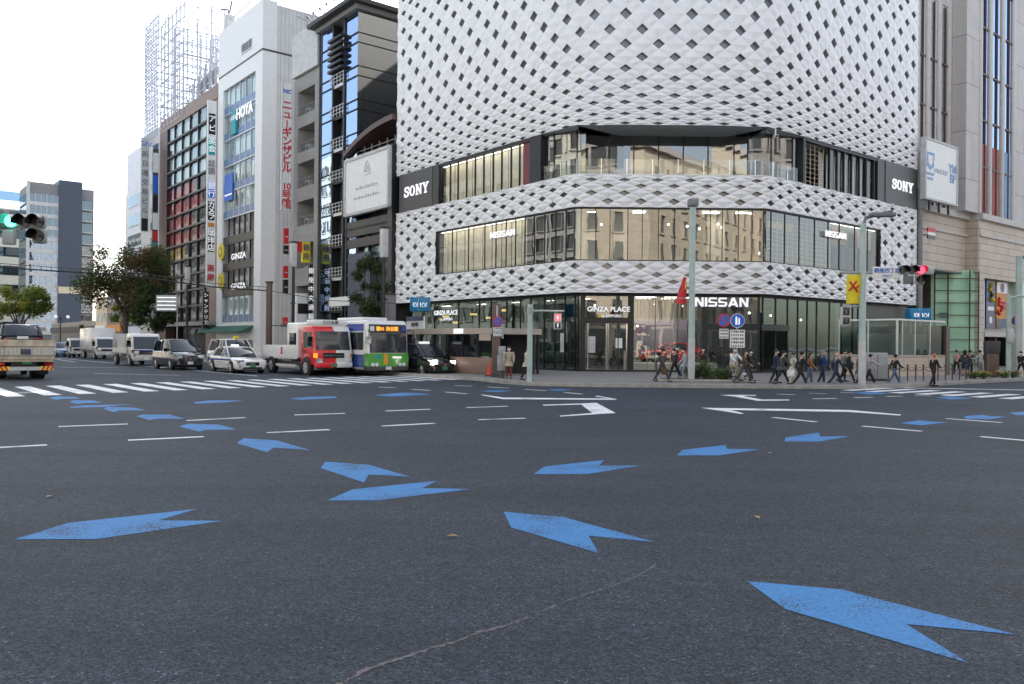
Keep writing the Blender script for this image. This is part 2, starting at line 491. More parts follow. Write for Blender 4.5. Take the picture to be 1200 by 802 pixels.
# ---------------------------------------------------------------- painted markings (parts of the road)
ZM = 0.0035
def mark(name, pts, m, label=None, z=ZM):
    P = [G(a, b, z) for a, b in pts]
    return sheet(name, P, z, m, label, road)
ARROWS = [
 ([(17.5,632),(80,613),(231,596.5),(186,610),(261,610.5),(112,632)], 'long blue arrow nearest the left edge of the photo, notched tail to the right'),
 ([(383.5,586.5),(413.6,573.5),(512.6,563.5),(494.8,572.1),(552.4,573.2),(443.7,586.5)], None),
 ([(375.7,548.6),(380.9,541.3),(431.9,544.7),(480.9,558.8),(431.9,556.4),(426.7,565.6)], None),
 ([(277.5,519.5),(285.3,513.8),(324.6,516.4),(363.1,527.4),(320.7,524.8),(312.8,530)], None),
 ([(210,500),(219,496.8),(256,497.5),(277,503.5),(240,504),(233.8,506)], None),
 ([(160,488),(166,486),(199,486),(216,490.8),(184,490.8),(175,492.5)], None),
 ([(121,479.3),(125,477.3),(155,477.5),(171,481),(140,481),(134,483.3)], None),
 ([(80,477.2),(100,475.2),(155,474.0),(121,477.1),(85,478)], None),
 ([(81,471.3),(86,469.5),(110,469.5),(120,472),(100,472.3),(90,473.5)], None),
 ([(57.5,466.5),(67,464.8),(87,465.3),(95,467.3),(75,467.5),(65,468.5)], None),
 ([(226,471.5),(246,469.5),(285,469.5),(265,471.8),(230,473.2)], None),
 ([(339,467.4),(360,465.3),(392.7,464.8),(395.3,466.4),(354.7,468.7)], None),
 ([(438.5,463.2),(472.5,460.4),(488,460.9),(505,462.5),(456.8,465)], None),
 ([(625,555.7),(638.2,546.9),(707.8,539.3),(701.8,545.6),(749.8,545.8),(688,555.7)], None),
 ([(590.2,599.9),(659.3,605.9),(767,635.2),(689.4,627.8),(701.8,648.4),(599,618.2)], 'large blue arrow in the middle of the crossing with a deep notch'),
 ([(793.3,533.8),(799.3,527.5),(850,521.6),(851.8,526.1),(890.3,526.8),(843,533.8)], None),
 ([(919.3,517.7),(920.7,512.5),(959.2,507.2),(961.3,511.8),(995.3,511.4),(960.3,517.7)], None),
 ([(1054.8,496),(1079.3,492.5),(1090,494.2),(1112.5,495),(1080,498.5)], None),
 ([(1130,488),(1151,486.2),(1160,488),(1179,488.6),(1158,491.8),(1132,490.8)], None),
 ([(1182.5,483.8),(1200,482.5),(1215,484),(1215,487),(1190,486.5)], None),
 ([(875,681),(987,691),(1189.5,743.5),(1062,731.5),(1135.5,777.4),(919.5,713.5)], 'largest blue arrow, closest to the camera at the lower right'),
 ([(563,458.8),(575,457.6),(600,458),(585,459.8)], None),
 ([(640,457),(655,456.2),(672,456.8),(655,458.2)], None),
 ([(1000,460.3),(1015,459.3),(1045,461.3),(1020,462.5)], None),
 ([(1097,466),(1110,464.8),(1140,467),(1115,468.2)], None),
]
for pts, lb in ARROWS:
    mark('blue_arrow', pts, 'blue_paint', lb)
def dash(a, b, wd=0.15, name='lane_dash', m='white_paint', z=ZM):
    A, B = G(*a, z), G(*b, z)
    d = (B - A).normalized(); n = Vector((-d.y, d.x, 0)) * wd / 2
    return sheet(name, [A + n, B + n, B - n, A - n], z, m, None, road)
for a, b in [((68.8,500),(150,497)),((150,516),(238.8,511.8)),((-10,525),(55,521.5)),((218.8,493),(287.5,489.5)),((312.8,507.2),(386,503.6)),
             ((344.8,486.5),(404.5,484.5)),((447.6,499.4),(509,496.2)),((452,481.8),(504,479.7)),((443.7,453.8),(463.4,454.6)),((482.5,456.4),(504,457.7)),
             ((522.8,459.6),(547,461.7)),((532.7,452),(553.7,452.6)),((546.9,477.8),(594.8,476.2)),((560.6,492),(615.4,490.2)),((571.5,453.7),(596.2,455)),
             ((615.4,456.5),(640,458)),((661.5,460),(682,462)),((906,489.3),(956.8,494.6)),((1011,499.5),(1080,505.5)),((1109,490.7),(1173.8,495.3)),
             ((1149.3,511.8),(1215,517.5)),((910.5,462),(932,462.8)),((953,467.6),(980,467)),((984.8,460),(1002,460.6)),((1000.5,466.2),(1023,465.6)),
             ((1039,464.8),(1058,464.5)),((1073,463.8),(1090.8,463.8)),((1102,462.4),(1119.5,462.4)),((1130,461),(1145.8,461.3)),
             ((948,461),(969,461.6))]:
    dash(a, b, 0.17)
for a, b, wd in [((88, 424.5), (60, 420.3), .15), ((140, 431.2), (72, 430.8), .15), ((210, 440), (110, 437.8), .15)]:
    dash(a, b, wd)
# turning guides
mark('turn_guide', [(563,463),(566,462.6),(590,466.1),(715,467.2),(697,464.6),(700,463.9),(723,467.9),(721,468.7),(589,467.9)], 'white_paint')
mark('turn_guide', [(636,474.4),(681,473),(699,472.2),(721.6,484.2),(696.3,485.7),(656.5,488.3),(656,487.3),(694,484.2),(681,474.2),(637,475.5)], 'white_paint')
mark('turn_guide', [(821,478),(995,480.6),(1056,486),(1055,487.1),(995,482.9),(856,480.6),(872,484.7),(868,485.2)], 'white_paint')
mark('turn_guide', [(843.5,463),(862,462.9),(886,463.1),(886,464),(870,464.2),(893,468.4),(925,468.4),(925,469.4),(888,469.9),(860,464.8)], 'white_paint')
# zebra crossings: bars run along the traffic
def zebra(p0, step, along, length, n, wd=0.45, skew=0.0, z=ZM, name='crosswalk_bar'):
    for i in range(n):
        a = p0 + step * i + along * (skew * i)
        s_ = step.normalized() * wd
        b = a + along * length
        sheet(name, [a, a + s_, b + s_, b], z, 'white_paint', None, road)
q0 = dL * 30.0 + dR * 3.9
zebra(q0 + dR * (-1.07 * 7) - dL * 1.4, dR * 1.07, dL, 6.0, 28, .52, 0.20)
q1 = G(985, 457.5)
zebra(q1, (dL * -1.0), dR, 3.6, 26, .5)
dash((1000, 453.6), (1215, 457.5), .4, 'stop_line')
a_, b_ = G(66, 420), G(300, 441)
sheet('lane_line', [a_, b_, b_ + dR * .16, a_ + dR * .16], ZM, 'white_paint', None, road)
a_, b_ = G(150, 430.5), G(240, 435)
sheet('lane_line', [a_, b_, b_ + dR * .14, a_ + dR * .14], ZM, 'red_paint', None, road)
# pale repaired crack
cr = [(372,818),(402,800),(425,787),(452,777),(478,769),(505,760),(532,752),(560,741),(585,735),(610,727),(640,714),(668,703),(700,692),(718,686),(735,680),(752,672),(772,659)]
rnd = random.Random(2)
L_, R_ = [], []
for i in range(len(cr) - 1):
    for k in range(6):
        t = k / 6
        x = cr[i][0] * (1 - t) + cr[i + 1][0] * t; y = cr[i][1] * (1 - t) + cr[i + 1][1] * t
        p = G(x, y, .0025)
        ww = (0.006 + 0.024 * rnd.random()) * (1 - 0.55 * (i / len(cr)))
        j = rnd.uniform(-.010, .010)
        if rnd.random() < .12: ww *= .15
        L_.append(p + Vector((-.5, .8, 0)) * (ww + j)); R_.append(p - Vector((-.5, .8, 0)) * (ww - j))
mb = MB()
for i in range(len(L_) - 1):
    mb.add([L_[i], L_[i + 1], R_[i + 1], R_[i]], [(3, 2, 1, 0)], 'crack_fill')
mb.build('crack', road)
for (a, b) in ((902.6, 531), (887.5, 606.5), (531, 628.5), (58, 582)):   # dry leaves on the asphalt
    p = G(a, b, .012)
    mb = MB(); an = a
    mb.add([(-.06, 0, 0), (0, .03, .012), (.07, .005, .004), (0, -.03, .014), (0, 0, .004)], [(0, 4, 1), (1, 4, 2), (2, 4, 3), (3, 4, 0)], 'dry_leaf') if 'dry_leaf' in MATS else None
    if not mb.v:
        mat('dry_leaf', (0.34, 0.22, 0.10), .8)
        mb.add([(-.06, 0, 0), (0, .03, .012), (.07, .005, .004), (0, -.03, .014), (0, 0, .004)], [(0, 4, 1), (1, 4, 2), (2, 4, 3), (3, 4, 0)], 'dry_leaf')
    o = mb.build('fallen_leaf', None, p, an)
    tag(o, 'small dry brown leaf lying on the asphalt of the crossing', 'leaf', 'leaves fallen on the asphalt')

# ================================================================ the white lattice building on the corner
UL, UC, UR = 20.85, 11.65, 19.04
UT = UL + UC + UR
def _poly(u):
    if u < UL: return P1 + dL * (UL - u)
    if u < UL + UC: return P1 + (P2 - P1) * ((u - UL) / UC)
    return P2 + dR * (u - UL - UC)
def path(u, w):
    if w <= 0: return _poly(u)
    a = Vector((0, 0, 0)); N = 12
    for i in range(N): a += _poly(u + w * ((i + .5) / N * 2 - 1))
    return a / N
def gp(u, z, off=0.0, w=0.25):
    """point on the facade path, off metres outward"""
    e = 0.02
    a, b = path(u - e, w), path(u + e, w)
    d = (b - a).normalized()
    p = path(u, w) + Vector((d.y, -d.x, 0)) * off
    return Vector((p.x, p.y, z))
uL = lambda px, off=0.0: UL - sl_(px, off)                # facade coordinate of an image column
uR = lambda px, off=0.0: UL + UC + sr_(px, off)
uC = lambda px: UL + (onplane(px, 400, P1, Vector((0, -1, 0))).x - P1.x)
zC = lambda py, px=785: onplane(px, py, P1, Vector((0, -1, 0))).z
Z0, Z1, Z2, Z3, Z4 = 4.95, 6.87, 10.12, 12.12, 15.1
Z5, Z6 = 31.0, 56.0
gin = T('corner_building', 'large corner building wrapped in a white woven lattice with diamond shaped holes', 'building', (0, 0, 0))
class Rows:
    """row lines whose pitch swells from pmin at both edges to pmax in the middle"""
    def __init__(s, za, zb, pmin, pmax, zm):
        s.z = [za - 1.2]; s.v = [0.0]
        z = za - 1.2
        while z < zb + 1.2:
            t = (z - za) / (zm - za) if z < zm else (zb - z) / (zb - zm)
            t = max(0, min(1, t))
            p = pmin + (pmax - pmin) * (math.sin(t * math.pi / 2) ** 1.3)
            z += 0.05; s.z.append(z); s.v.append(s.v[-1] + 0.05 / p)
    def V(s, z):
        i = max(0, min(len(s.z) - 2, int((z - s.z[0]) / 0.05))); t = (z - s.z[i]) / .05
        return s.v[i] + (s.v[i + 1] - s.v[i]) * t
    def Z(s, v):
        lo, hi = 0, len(s.v) - 1
        while hi - lo > 1:
            m_ = (lo + hi) // 2
            if s.v[m_] <= v: lo = m_
            else: hi = m_
        t = (v - s.v[lo]) / (s.v[hi] - s.v[lo])
        return s.z[lo] + (s.z[hi] - s.z[lo]) * t
def clip(poly, ax, lim, keep_greater):
    out = []
    for i in range(len(poly)):
        a, b = poly[i], poly[(i + 1) % len(poly)]
        ia = (a[ax] >= lim) == keep_greater or a[ax] == lim
        ib = (b[ax] >= lim) == keep_greater or b[ax] == lim
        if ia: out.append(a)
        if ia != ib:
            t = (lim - a[ax]) / (b[ax] - a[ax])
            out.append(tuple(a[k] + (b[k] - a[k]) * t for k in range(3)))
    return out
def lattice(rows, rects, w, uoff, h=0.188, d0=0.10, PU=2.0):
    mb = MB(); rv = MB(); holes = []
    cache = {}
    def P(u, V, d):
        k = (round(u, 3), round(V, 3), round(d, 3))
        if k not in cache: cache[k] = gp(u, rows.Z(V), d, w)
        return cache[k]
    rr = [(a, b, rows.V(c), rows.V(d)) for a, b, c, d in rects]
    umin, umax = min(r[0] for r in rr), max(r[1] for r in rr)
    vmin, vmax = min(r[2] for r in rr), max(r[3] for r in rr)
    def panel(p0, p1, q0, q1, dd):
        c = [(p0, q0), (p1, q0), (p1, q1), (p0, q1)]
        pts = [((p + q) / 2 * PU + uoff, (p - q) / 2, 0.0) for p, q in c]
        ctr = (sum(x[0] for x in pts) / 4, sum(x[1] for x in pts) / 4, dd)
        for r in rr:
            if max(x[0] for x in pts) < r[0] or min(x[0] for x in pts) > r[1] or max(x[1] for x in pts) < r[2] or min(x[1] for x in pts) > r[3]: continue
            for i in range(4):
                t = [pts[i], pts[(i + 1) % 4], ctr]
                for ax, lim, g_ in ((0, r[0], True), (0, r[1], False), (1, r[2], True), (1, r[3], False)):
                    if t: t = clip(t, ax, lim, g_)
                if len(t) >= 3:
                    mb.add([P(*x) for x in t], [tuple(range(len(t)))], 'lattice_white')
    n = int((umax - umin) / PU + (vmax - vmin)) + 4
    for i in range(-n, 2 * n + 30):
        for j in range(-n - 30, 2 * n + 30):
            U = (i + j) / 2; V = (i - j) / 2
            u = U * PU + uoff
            if u < umin - PU or u > umax + PU or V < vmin - 1 or V > vmax + 1: continue
            panel(i + h, i + 1 - h, j - h, j + h, d0 * .75)
            panel(i - h, i + h, j + h, j + 1 - h, d0 * .75)
            panel(i + h, i + 1 - h, j + h, j + 1 - h, d0)
            inside = any(u - h * PU > r[0] and u + h * PU < r[1] and V - h > r[2] and V + h < r[3] for r in rr)
            if not inside:
                panel(i - h, i + h, j - h, j + h, 0.0)
                continue
            c = [(u, V - h), (u + h * PU, V), (u, V + h), (u - h * PU, V)]
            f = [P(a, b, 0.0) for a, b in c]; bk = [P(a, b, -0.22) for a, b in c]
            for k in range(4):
                rv.add([f[k], f[(k + 1) % 4], bk[(k + 1) % 4], bk[k]], [(3, 2, 1, 0)], 'reveal_shade')
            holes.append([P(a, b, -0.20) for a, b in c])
    return mb, rv, holes
mat('lattice_pane', (0.15, 0.155, 0.17), 0.12, var=.3, scale=.3, spec=.9)
def put_lattice(rows, rects, w, uoff, nm, budget):
    mb, rv, holes = lattice(rows, rects, w, uoff)
    s_ = mb.build(nm, gin)
    rv.build('hole_lining', s_)
    def key(hq):
        c = sum(hq, Vector()) / 4
        d = c - EYE; x = d.dot(RT) / d.dot(FW) * FPX + CX; y = CY - d.dot(UP) / d.dot(FW) * FPX
        ok = 0 < x < 1200 and 0 < y < 802
        return (ok, 1 / d.length ** 2 * abs((hq[2].z - hq[0].z)))
    holes.sort(key=key, reverse=True)
    for hq in holes[:budget]:
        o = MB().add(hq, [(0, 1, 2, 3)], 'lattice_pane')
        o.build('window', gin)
    rest = MB()
    for hq in holes[budget:]: rest.add(hq, [(0, 1, 2, 3)], 'lattice_pane')
    if rest.v: rest.build('window', gin)['kind'] = 'stuff'
RW1 = Rows(Z0, Z3, 0.60, 1.45, 8.4)
u_a, u_b = uL(509.5), uR(1031)
put_lattice(RW1, [(0, UT, Z0, Z1), (0, UT, Z2, Z3), (0, u_a, Z1, Z2), (u_b, UT, Z1, Z2)], 0.25, 0.85, 'lattice_screen', 30)
RW2 = Rows(Z4, Z5, 0.52, 2.0, 23.0)
put_lattice(RW2, [(0, UT, Z4, Z5)], 3.0, 0.85, 'lattice_screen', 65)

def ribbon(mb, u0, u1, z0, z1, off, m, w=0.25, step=1.0, flip=False):
    us = sorted(set([u0, u1] + [u0 + (u1 - u0) * i / max(1, int((u1 - u0) / step)) for i in range(int((u1 - u0) / step) + 1)]
                    + [x for c in (UL, UL + UC) for x in (c - w, c - w / 2, c, c + w / 2, c + w) if u0 < x < u1]))
    for a, b in zip(us, us[1:]):
        q = [gp(a, z0, off, w), gp(b, z0, off, w), gp(b, z1, off, w), gp(a, z1, off, w)]
        mb.add(q, [(3, 2, 1, 0) if flip else (0, 1, 2, 3)], m)
def slab(mb, u0, u1, z, o0, o1, m, w=0.25, w2=None, dz=0.0):
    """horizontal strip between two offsets from the path"""
    N = max(2, int((u1 - u0) / .8))
    us = sorted(set([u0 + (u1 - u0) * i / N for i in range(N + 1)] + [x for c in (UL, UL + UC) for x in (c - w, c, c + w) if u0 < x < u1]))
    for a, b in zip(us, us[1:]):
        q = [gp(a, z, o0, w), gp(b, z, o0, w), gp(b, z, o1, w2 or w), gp(a, z, o1, w2 or w)]
        mb.add(q, [(0, 1, 2, 3)], m)
def bar(mb, u, z0, z1, off0, off1, wd, m):
    """upright mullion"""
    a0, a1, b0, b1 = gp(u - wd / 2, 0, off0), gp(u + wd / 2, 0, off0), gp(u - wd / 2, 0, off1), gp(u + wd / 2, 0, off1)
    vs = []
    for z in (z0, z1):
        for p in (a0, a1, b1, b0): vs.append((p.x, p.y, z))
    mb.add(vs, [(0, 1, 2, 3), (4, 5, 6, 7), (0, 1, 5, 4), (1, 2, 6, 5), (2, 3, 7, 6), (3, 0, 4, 7)], m)
def solid(mb, u0, u1, z0, z1, o0, o1, m):
    """solid following the path from offset o0 (outer) to o1 (inner)"""
    ribbon(mb, u0, u1, z0, z1, o0, m); ribbon(mb, u0, u1, z0, z1, o1, m, flip=True)
    slab(mb, u0, u1, z0, o0, o1, m); slab(mb, u0, u1, z1, o0, o1, m)
    for u in (u0, u1):
        q = [gp(u, z0, o0), gp(u, z0, o1), gp(u, z1, o1), gp(u, z1, o0)]
        mb.add(q, [(0, 1, 2, 3)], m)

glass('blind_glass', (0.86, 0.88, 0.86), 0.07, 0.01, 0.006)
glass('shop_glass', (0.70, 0.74, 0.72), 0.15, 0.01, 0.010)
glass('green_glass', (0.42, 0.52, 0.47), 0.10, 0.015, 0.02, (0.85, 1, .93))
glass('terrace_glass', (0.45, 0.5, 0.5), 0.17, 0.01, 0.008)
glass('rail_glass', (0.86, 0.92, 0.90), 0.06, 0.01, 0.0)
mat('blind_cream', (0.78, 0.72, 0.56), 0.8, var=.06, emit=0.0)
mat('light_panel', (1.0, 0.92, 0.8), .5, emit=7)
mat('tan_panel', (0.42, 0.26, 0.15), 0.6, var=.1)
mat('interior_dark', (0.05, 0.055, 0.055), 0.6, var=.4, scale=.4)
mat('interior_floor', (0.16, 0.14, 0.12), 0.35)
mat('beige_curtain', (0.55, 0.5, 0.42), .8)
# solid core that fills the block (inset behind the shop floors)
EL, ER = P1 + dL * UL, P2 + dR * UR
tB = (ER - EL).dot(dR)
BK = EL + dR * tB
core = MB()
def inset_poly(d):
    return [EL - nL * d, gp(UL - .4 * d, 0, -d, 0.3), gp(UL + UC + .4 * d, 0, -d, 0.3), ER - nR * d, BK + (dL * 2 + dR * 2)]
p_ = [(p.x, p.y) for p in inset_poly(6.0)]
core.prism(p_, 'z', 0.0, Z4, 'interior_dark')
core.build('interior_wall', gin)
up_ = MB()
us = [UT * i / 60 for i in range(61)]
p_ = [gp(u, 0, -0.3, 3.0) for u in us] + [BK]
up_.prism([(p.x, p.y) for p in p_], 'z', Z4 + .02, Z6, 'soffit_grey')
up_.build('upper_wall', gin)
lo_ = MB()
solid(lo_, 0, UT, Z0 + .01, Z1 - .01, -.24, -.9, 'soffit_grey')
solid(lo_, 0, UT, Z2 + .01, Z3 - .01, -.24, -.9, 'soffit_grey')
solid(lo_, 0, u_a - .02, Z1 - .01, Z2 + .01, -.24, -.9, 'soffit_grey')
solid(lo_, u_b + .02, UT, Z1 - .01, Z2 + .01, -.24, -.9, 'soffit_grey')
lo_.build('spandrel', gin)
fl = MB()
for z in (Z1 - .03, Z2 + .03, Z3 - .03, Z4 - .04):
    slab(fl, 0, UT, z, -.1 if z < Z4 - .1 else 0.02, -6.5, 'terrace_soffit' if z > Z4 - .5 else 'soffit_grey' if z > Z2 - .5 else 'interior_floor', .25)
fl.build('floor_slab', gin)
cap = MB()   # thin white closing strips on the lattice edges
for z in (Z0, Z1, Z2, Z3): slab(cap, 0, UT, z, 0.02, -.3, 'lattice_white')
slab(cap, 0, UT, Z4, 0.03, -1.2, 'terrace_soffit', 3.0)
cap.build('edge_trim', gin)

# ---- middle window band
wn = T('window', None, None); wn.parent = gin
mb = MB(); ribbon(mb, u_a, uL(611), Z1, Z2, -.16, 'blind_glass'); mb.build('glazing', wn)
mb = MB(); ribbon(mb, uL(611), uR(975), Z1, Z2, -.16, 'shop_glass'); mb.build('glazing', wn)
mb = MB(); ribbon(mb, uR(975), u_b, Z1, Z2, -.16, 'blind_glass'); mb.build('glazing', wn)
mb = MB()
solid(mb, u_a, u_b, Z1, Z1 + .07, -.05, -.2, 'black_metal'); solid(mb, u_a, u_b, Z2 - .09, Z2, -.05, -.2, 'black_metal')
for u in (u_a + .05, u_b - .05): bar(mb, u, Z1, Z2, -.02, -.2, .1, 'black_metal')
for px in (527, 546, 565, 578, 590, 601, 612, 623, 635, 648, 660, 670): bar(mb, uL(px), Z1, Z2, -.12, -.2, .045, 'black_metal')
for px in (680, 697, 714, 735, 752, 771, 790, 811, 832, 846, 865, 881, 895): bar(mb, uC(px), Z1, Z2, -.12, -.2, .04, 'black_metal')
for px in (905, 921, 938, 956, 972, 985, 1003, 1018): bar(mb, uR(px), Z1, Z2, -.12, -.2, .05, 'black_metal')
mb.build('window_frame', wn)
mb = MB()
for i in range(18):    # cream blinds behind the left wing
    a = uL(512) + (uL(609) - uL(512)) * i / 18; b = uL(512) + (uL(609) - uL(512)) * (i + .93) / 18
    ribbon(mb, a, b, Z1 + .1, Z2 - .1, -.55 - .03 * (i % 2), 'blind_cream')
mb.build('blind', wn)
mb = MB()
for px0, px1, m_ in ((614, 618, 'blind_cream'), (676, 700, 'beige_curtain'), (722, 738, 'beige_curtain')):
    f_ = uL if px1 < 672 else uC
    ribbon(mb, f_(px0), f_(px1), Z1 + .1, Z2 - .1, -1.6, m_)
for px0, px1, m_ in ((866, 882, 'tan_panel'), (884, 895, 'tan_panel')): ribbon(mb, uC(px0), uC(px1), Z1 + .1, Z2 - .2, -.8, m_)
ribbon(mb, uC(840), uC(862), Z1 + .1, Z2 - .1, -2.8, 'beige_curtain')
mb.build('curtain', wn)
mb = MB()     # pale mesh screen in the right wing
def mesh_net(mb, u0, u1, z0, z1, off, nu, nv):
    for i in range(nu + 1):
        u = u0 + (u1 - u0) * i / nu
        bar(mb, u, z0, z1, off, off - .03, .035, 'cream')
    for j in range(nv + 1):
        z = z0 + (z1 - z0) * j / nv
        N = 6
        pts = [gp(u0 + (u1 - u0) * k / N, z + random.uniform(-.03, .03), off - .015) for k in range(N + 1)]
        mb.tube(pts, .018, 'cream', 4)
mesh_net(mb, uR(906), uR(975), Z1 + .1, Z2 - .1, -.5, 12, 11)
mb.build('mesh_screen', wn)
mat('poster_skin', (0.45, 0.27, 0.19), .6); mat('poster_denim', (0.14, 0.2, 0.28), .7)
mat('poster_bg', (0.10, 0.12, 0.13), .5, var=.6, scale=.8); mat('yellow', (0.75, 0.55, 0.04), .5, var=.05)
mb = MB()
ribbon(mb, uR(977), uR(1029), Z1 + .1, Z2 - .12, -.42, 'poster_bg')
u0 = uR(980)
for k in range(5):      # tall fashion panels: torso over jeans
    ua = uR(980 + k * 10)
    ub = uR(986 + k * 10)
    ribbon(mb, ua, ub, 8.6 + .1 * (k % 2), 9.8 - .1 * (k % 3), -.40, 'poster_skin' if k not in (2,) else 'black')
    ribbon(mb, ua + .1, ub + .1, 7.1, 8.6, -.40, 'poster_denim' if k < 3 else 'black')
mb.build('poster', wn)
mb = MB()
for px in (916, 924, 931, 937): mb.cyl(gp(uR(px), 9.35, -.7), gp(uR(px), 9.36, -.9), .28 if px in (924, 937) else .22, n=14, m='yellow')
mb.build('display_ring', wn)
mb = MB()
for px, py in ((673, 251), (708, 258), (813, 259), (828, 262), (851, 256), (855, 260), (790, 257)): mb.ball(tuple(gp(uC(px), zC(py), -2.2)), .07, 'lamp_glow', 6, 4)
for px in (904, 911): mb.ball(tuple(gp(uR(px), 7.6, -1.4)), .09, 'lamp_glow', 6, 4)
mb.build('ceiling_spotlight', wn)
mb = MB()
for a_, b_ in ((690, 700), (745, 760), (830, 850), (870, 890)): slab(mb, uC(a_), uC(b_), Z2 - .04, -1.6, -1.9, 'light_panel') if 'light_panel' in MATS else None
mb.build('ceiling_light', wn)
mat('added_light_strip', (1.0, 0.93, 0.82), .5, emit=1.9)  # added glowing strips, no real lamps; they brighten the blinds and posters
mb = MB(); slab(mb, uL(512), uL(610), Z2 - .12, -.24, -.40, 'added_light_strip'); mb.build('added_light_strip', wn)
mb = MB(); slab(mb, uR(977), uR(1029), Z2 - .12, -.22, -.36, 'added_light_strip'); mb.build('added_light_strip', wn)

# ---- terrace band
tw = T('window', None, None); tw.parent = gin
ta, tb = uL(632), uR(942)
def toff(u, extra=0.0):
    q = max(0.0, min(1.0, min(u - ta, tb - u) / 7.0))
    return -.35 - 2.2 * q * q * (3 - 2 * q) + extra
for a_, b_, m_ in ((uL(513.5), uL(609), 'blind_glass'), (uR(972), uR(1027), 'blind_glass')):
    mb = MB(); ribbon(mb, a_, b_, Z3, Z4, -.2, m_); mb.build('glazing', tw)
mb = MB(); N = 44
for k in range(N):
    a_, b_ = ta + (tb - ta) * k / N, ta + (tb - ta) * (k + 1) / N
    mb.add([gp(a_, Z3, toff(a_)), gp(b_, Z3, toff(b_)), gp(b_, Z4, toff(b_)), gp(a_, Z4, toff(a_))], [(0, 1, 2, 3)], 'terrace_glass')
mb.build('glazing', tw)
mb = MB()
solid(mb, uL(513), ta, Z4 - .22, Z4, .0, -.3, 'black_metal'); solid(mb, tb, uR(1031), Z4 - .22, Z4, .0, -.3, 'black_metal')
for px in (513, 524, 533, 543, 553, 563, 574, 584, 595, 605): bar(mb, uL(px), Z3, Z4, -.1, -.22, .06, 'black_metal')
for px in (972, 981, 989, 998, 1007, 1015, 1024): bar(mb, uR(px), Z3, Z4, -.05, -.22, .08, 'black_metal')
bar(mb, uL(509), Z3, Z4, .04, -.4, (uL(513) - uL(505.5)), 'black')
bar(mb, uL(625), Z3, Z4, .0, -.5, (uL(631.5) - uL(618.5)), 'black_metal')
bar(mb, uR(1031), Z3, Z4, .02, -.4, uR(1035.5) - uR(1027), 'black')
bar(mb, uR(941), Z3, Z4, .0, -.5, .25, 'black_metal')
for k in range(12):
    u = ta + (tb - ta) * (k + .5) / 12
    bar(mb, u, Z3, Z4, toff(u, .05), toff(u, -.1), .07, 'black_metal')
mb.build('window_frame', tw)
mb = MB()
for i in range(9):
    a, b = uL(514.5 + i * 10.4), uL(514.5 + i * 10.4 + 9.9)
    ribbon(mb, a, b, Z3 + .06, Z4 - .25, -.5 - .02 * (i % 2), 'blind_cream')
for i in range(6): ribbon(mb, uR(973.5 + i * 9), uR(979 + i * 9), Z3 + .1, Z4 - .3, -1.0, 'white')  # white strips standing in for bright reflections in the right wing glass
mb.build('blind', tw)
mb = MB(); mesh_net(mb, uR(944), uR(970), Z3 + .05, Z4 - .25, -.4, 5, 9); mb.build('mesh_screen', tw)
mat('dark_red', (0.16, 0.02, 0.03), .5)
mb = MB(); slab(mb, uL(514), uL(608), Z4 - .24, -.24, -.4, 'added_light_strip'); mb.build('added_light_strip', tw)  # another added strip, brightening the terrace blinds
mb = MB(); ribbon(mb, uL(609.5), uL(618), Z3, Z4 - .2, -.12, 'dark_red'); mb.build('red_panel', tw)
ra = T('terrace_railing', None, None); ra.parent = gin
mb = MB(); ribbon(mb, ta + .1, tb - .1, Z3 + .02, Z3 + .95, -.2, 'rail_glass'); mb.build('rail_glass', ra)
mb = MB()
for k in range(13): bar(mb, ta + .1 + (tb - ta - .2) * k / 12, Z3, Z3 + .97, -.18, -.22, .03, 'chrome')
mb.build('rail_post', ra)

# ---- ground floor shops
gw = T('shopfront', None, None); gw.parent = gin
OG = -.7
mb = MB(); ribbon(mb, 0.1, UL, ZP, Z0, OG, 'green_glass'); ribbon(mb, UL, UL + UC, ZP, Z0, OG, 'shop_glass'); ribbon(mb, UL + UC, uR(1018), ZP, Z0, OG, 'green_glass')
mb.build('glazing', gw)
mb = MB()
solid(mb, 0, UT, Z0 - .18, Z0, OG + .05, OG - .2, 'black_metal')
solid(mb, 0, UT, ZP, ZP + .12, OG + .04, OG - .12, 'black_metal')
for px in (500, 528, 552, 566, 584, 600, 612, 628, 640, 652, 664): bar(mb, uL(px), ZP, Z0, OG + .05, OG - .15, .06, 'black_metal')
for px, wd in ((672, .12), (684, .3), (741, .35), (828.5, .3), (895, .3)): bar(mb, uC(px), ZP, Z0, OG + .1, OG - .25, wd, 'black_metal')
for px, wd in ((713, .06), (726, .06), (770, .03), (797, .03), (852, .05), (868, .05)): bar(mb, uC(px), ZP, Z0 if px in (770, 797) else 3.2, OG + .03, OG - .08, wd, 'black_metal')
solid(mb, uC(684), uC(741), 3.1, 3.45, OG + .12, OG - .2, 'black')
solid(mb, uC(829), uC(895), 2.75, 3.15, OG + .12, OG - .2, 'black')
solid(mb, uR(902), uR(935), 2.75, 3.1, OG + .12, OG - .2, 'black')
for px in (905, 920, 934, 946, 957, 968, 983, 997, 1010): bar(mb, uR(px), ZP, Z0, OG + .05, OG - .15, .07, 'black_metal')
solid(mb, uR(1016), UT, ZP, Z0, OG + .05, OG - .3, 'black')
mb.build('window_frame', gw)
mb = MB(); mesh_net(mb, uR(912), uR(932), 3.2, Z0 - .2, OG - .5, 5, 4); mb.build('mesh_screen', gw)
mat('green_curtain', (0.13, 0.19, 0.15), .7, var=.2); mat('warm_glow', (0.8, 0.5, 0.2), .5, emit=.8); mat('poster_violet', (0.19, 0.17, 0.24), .6, var=.5, scale=.5)
mb = MB()
for px in (603, 609, 616, 626, 634, 641, 655, 661): ribbon(mb, uL(px), uL(px + 2.6), ZP + .1, Z0 - .3, OG - .6, 'green_curtain')
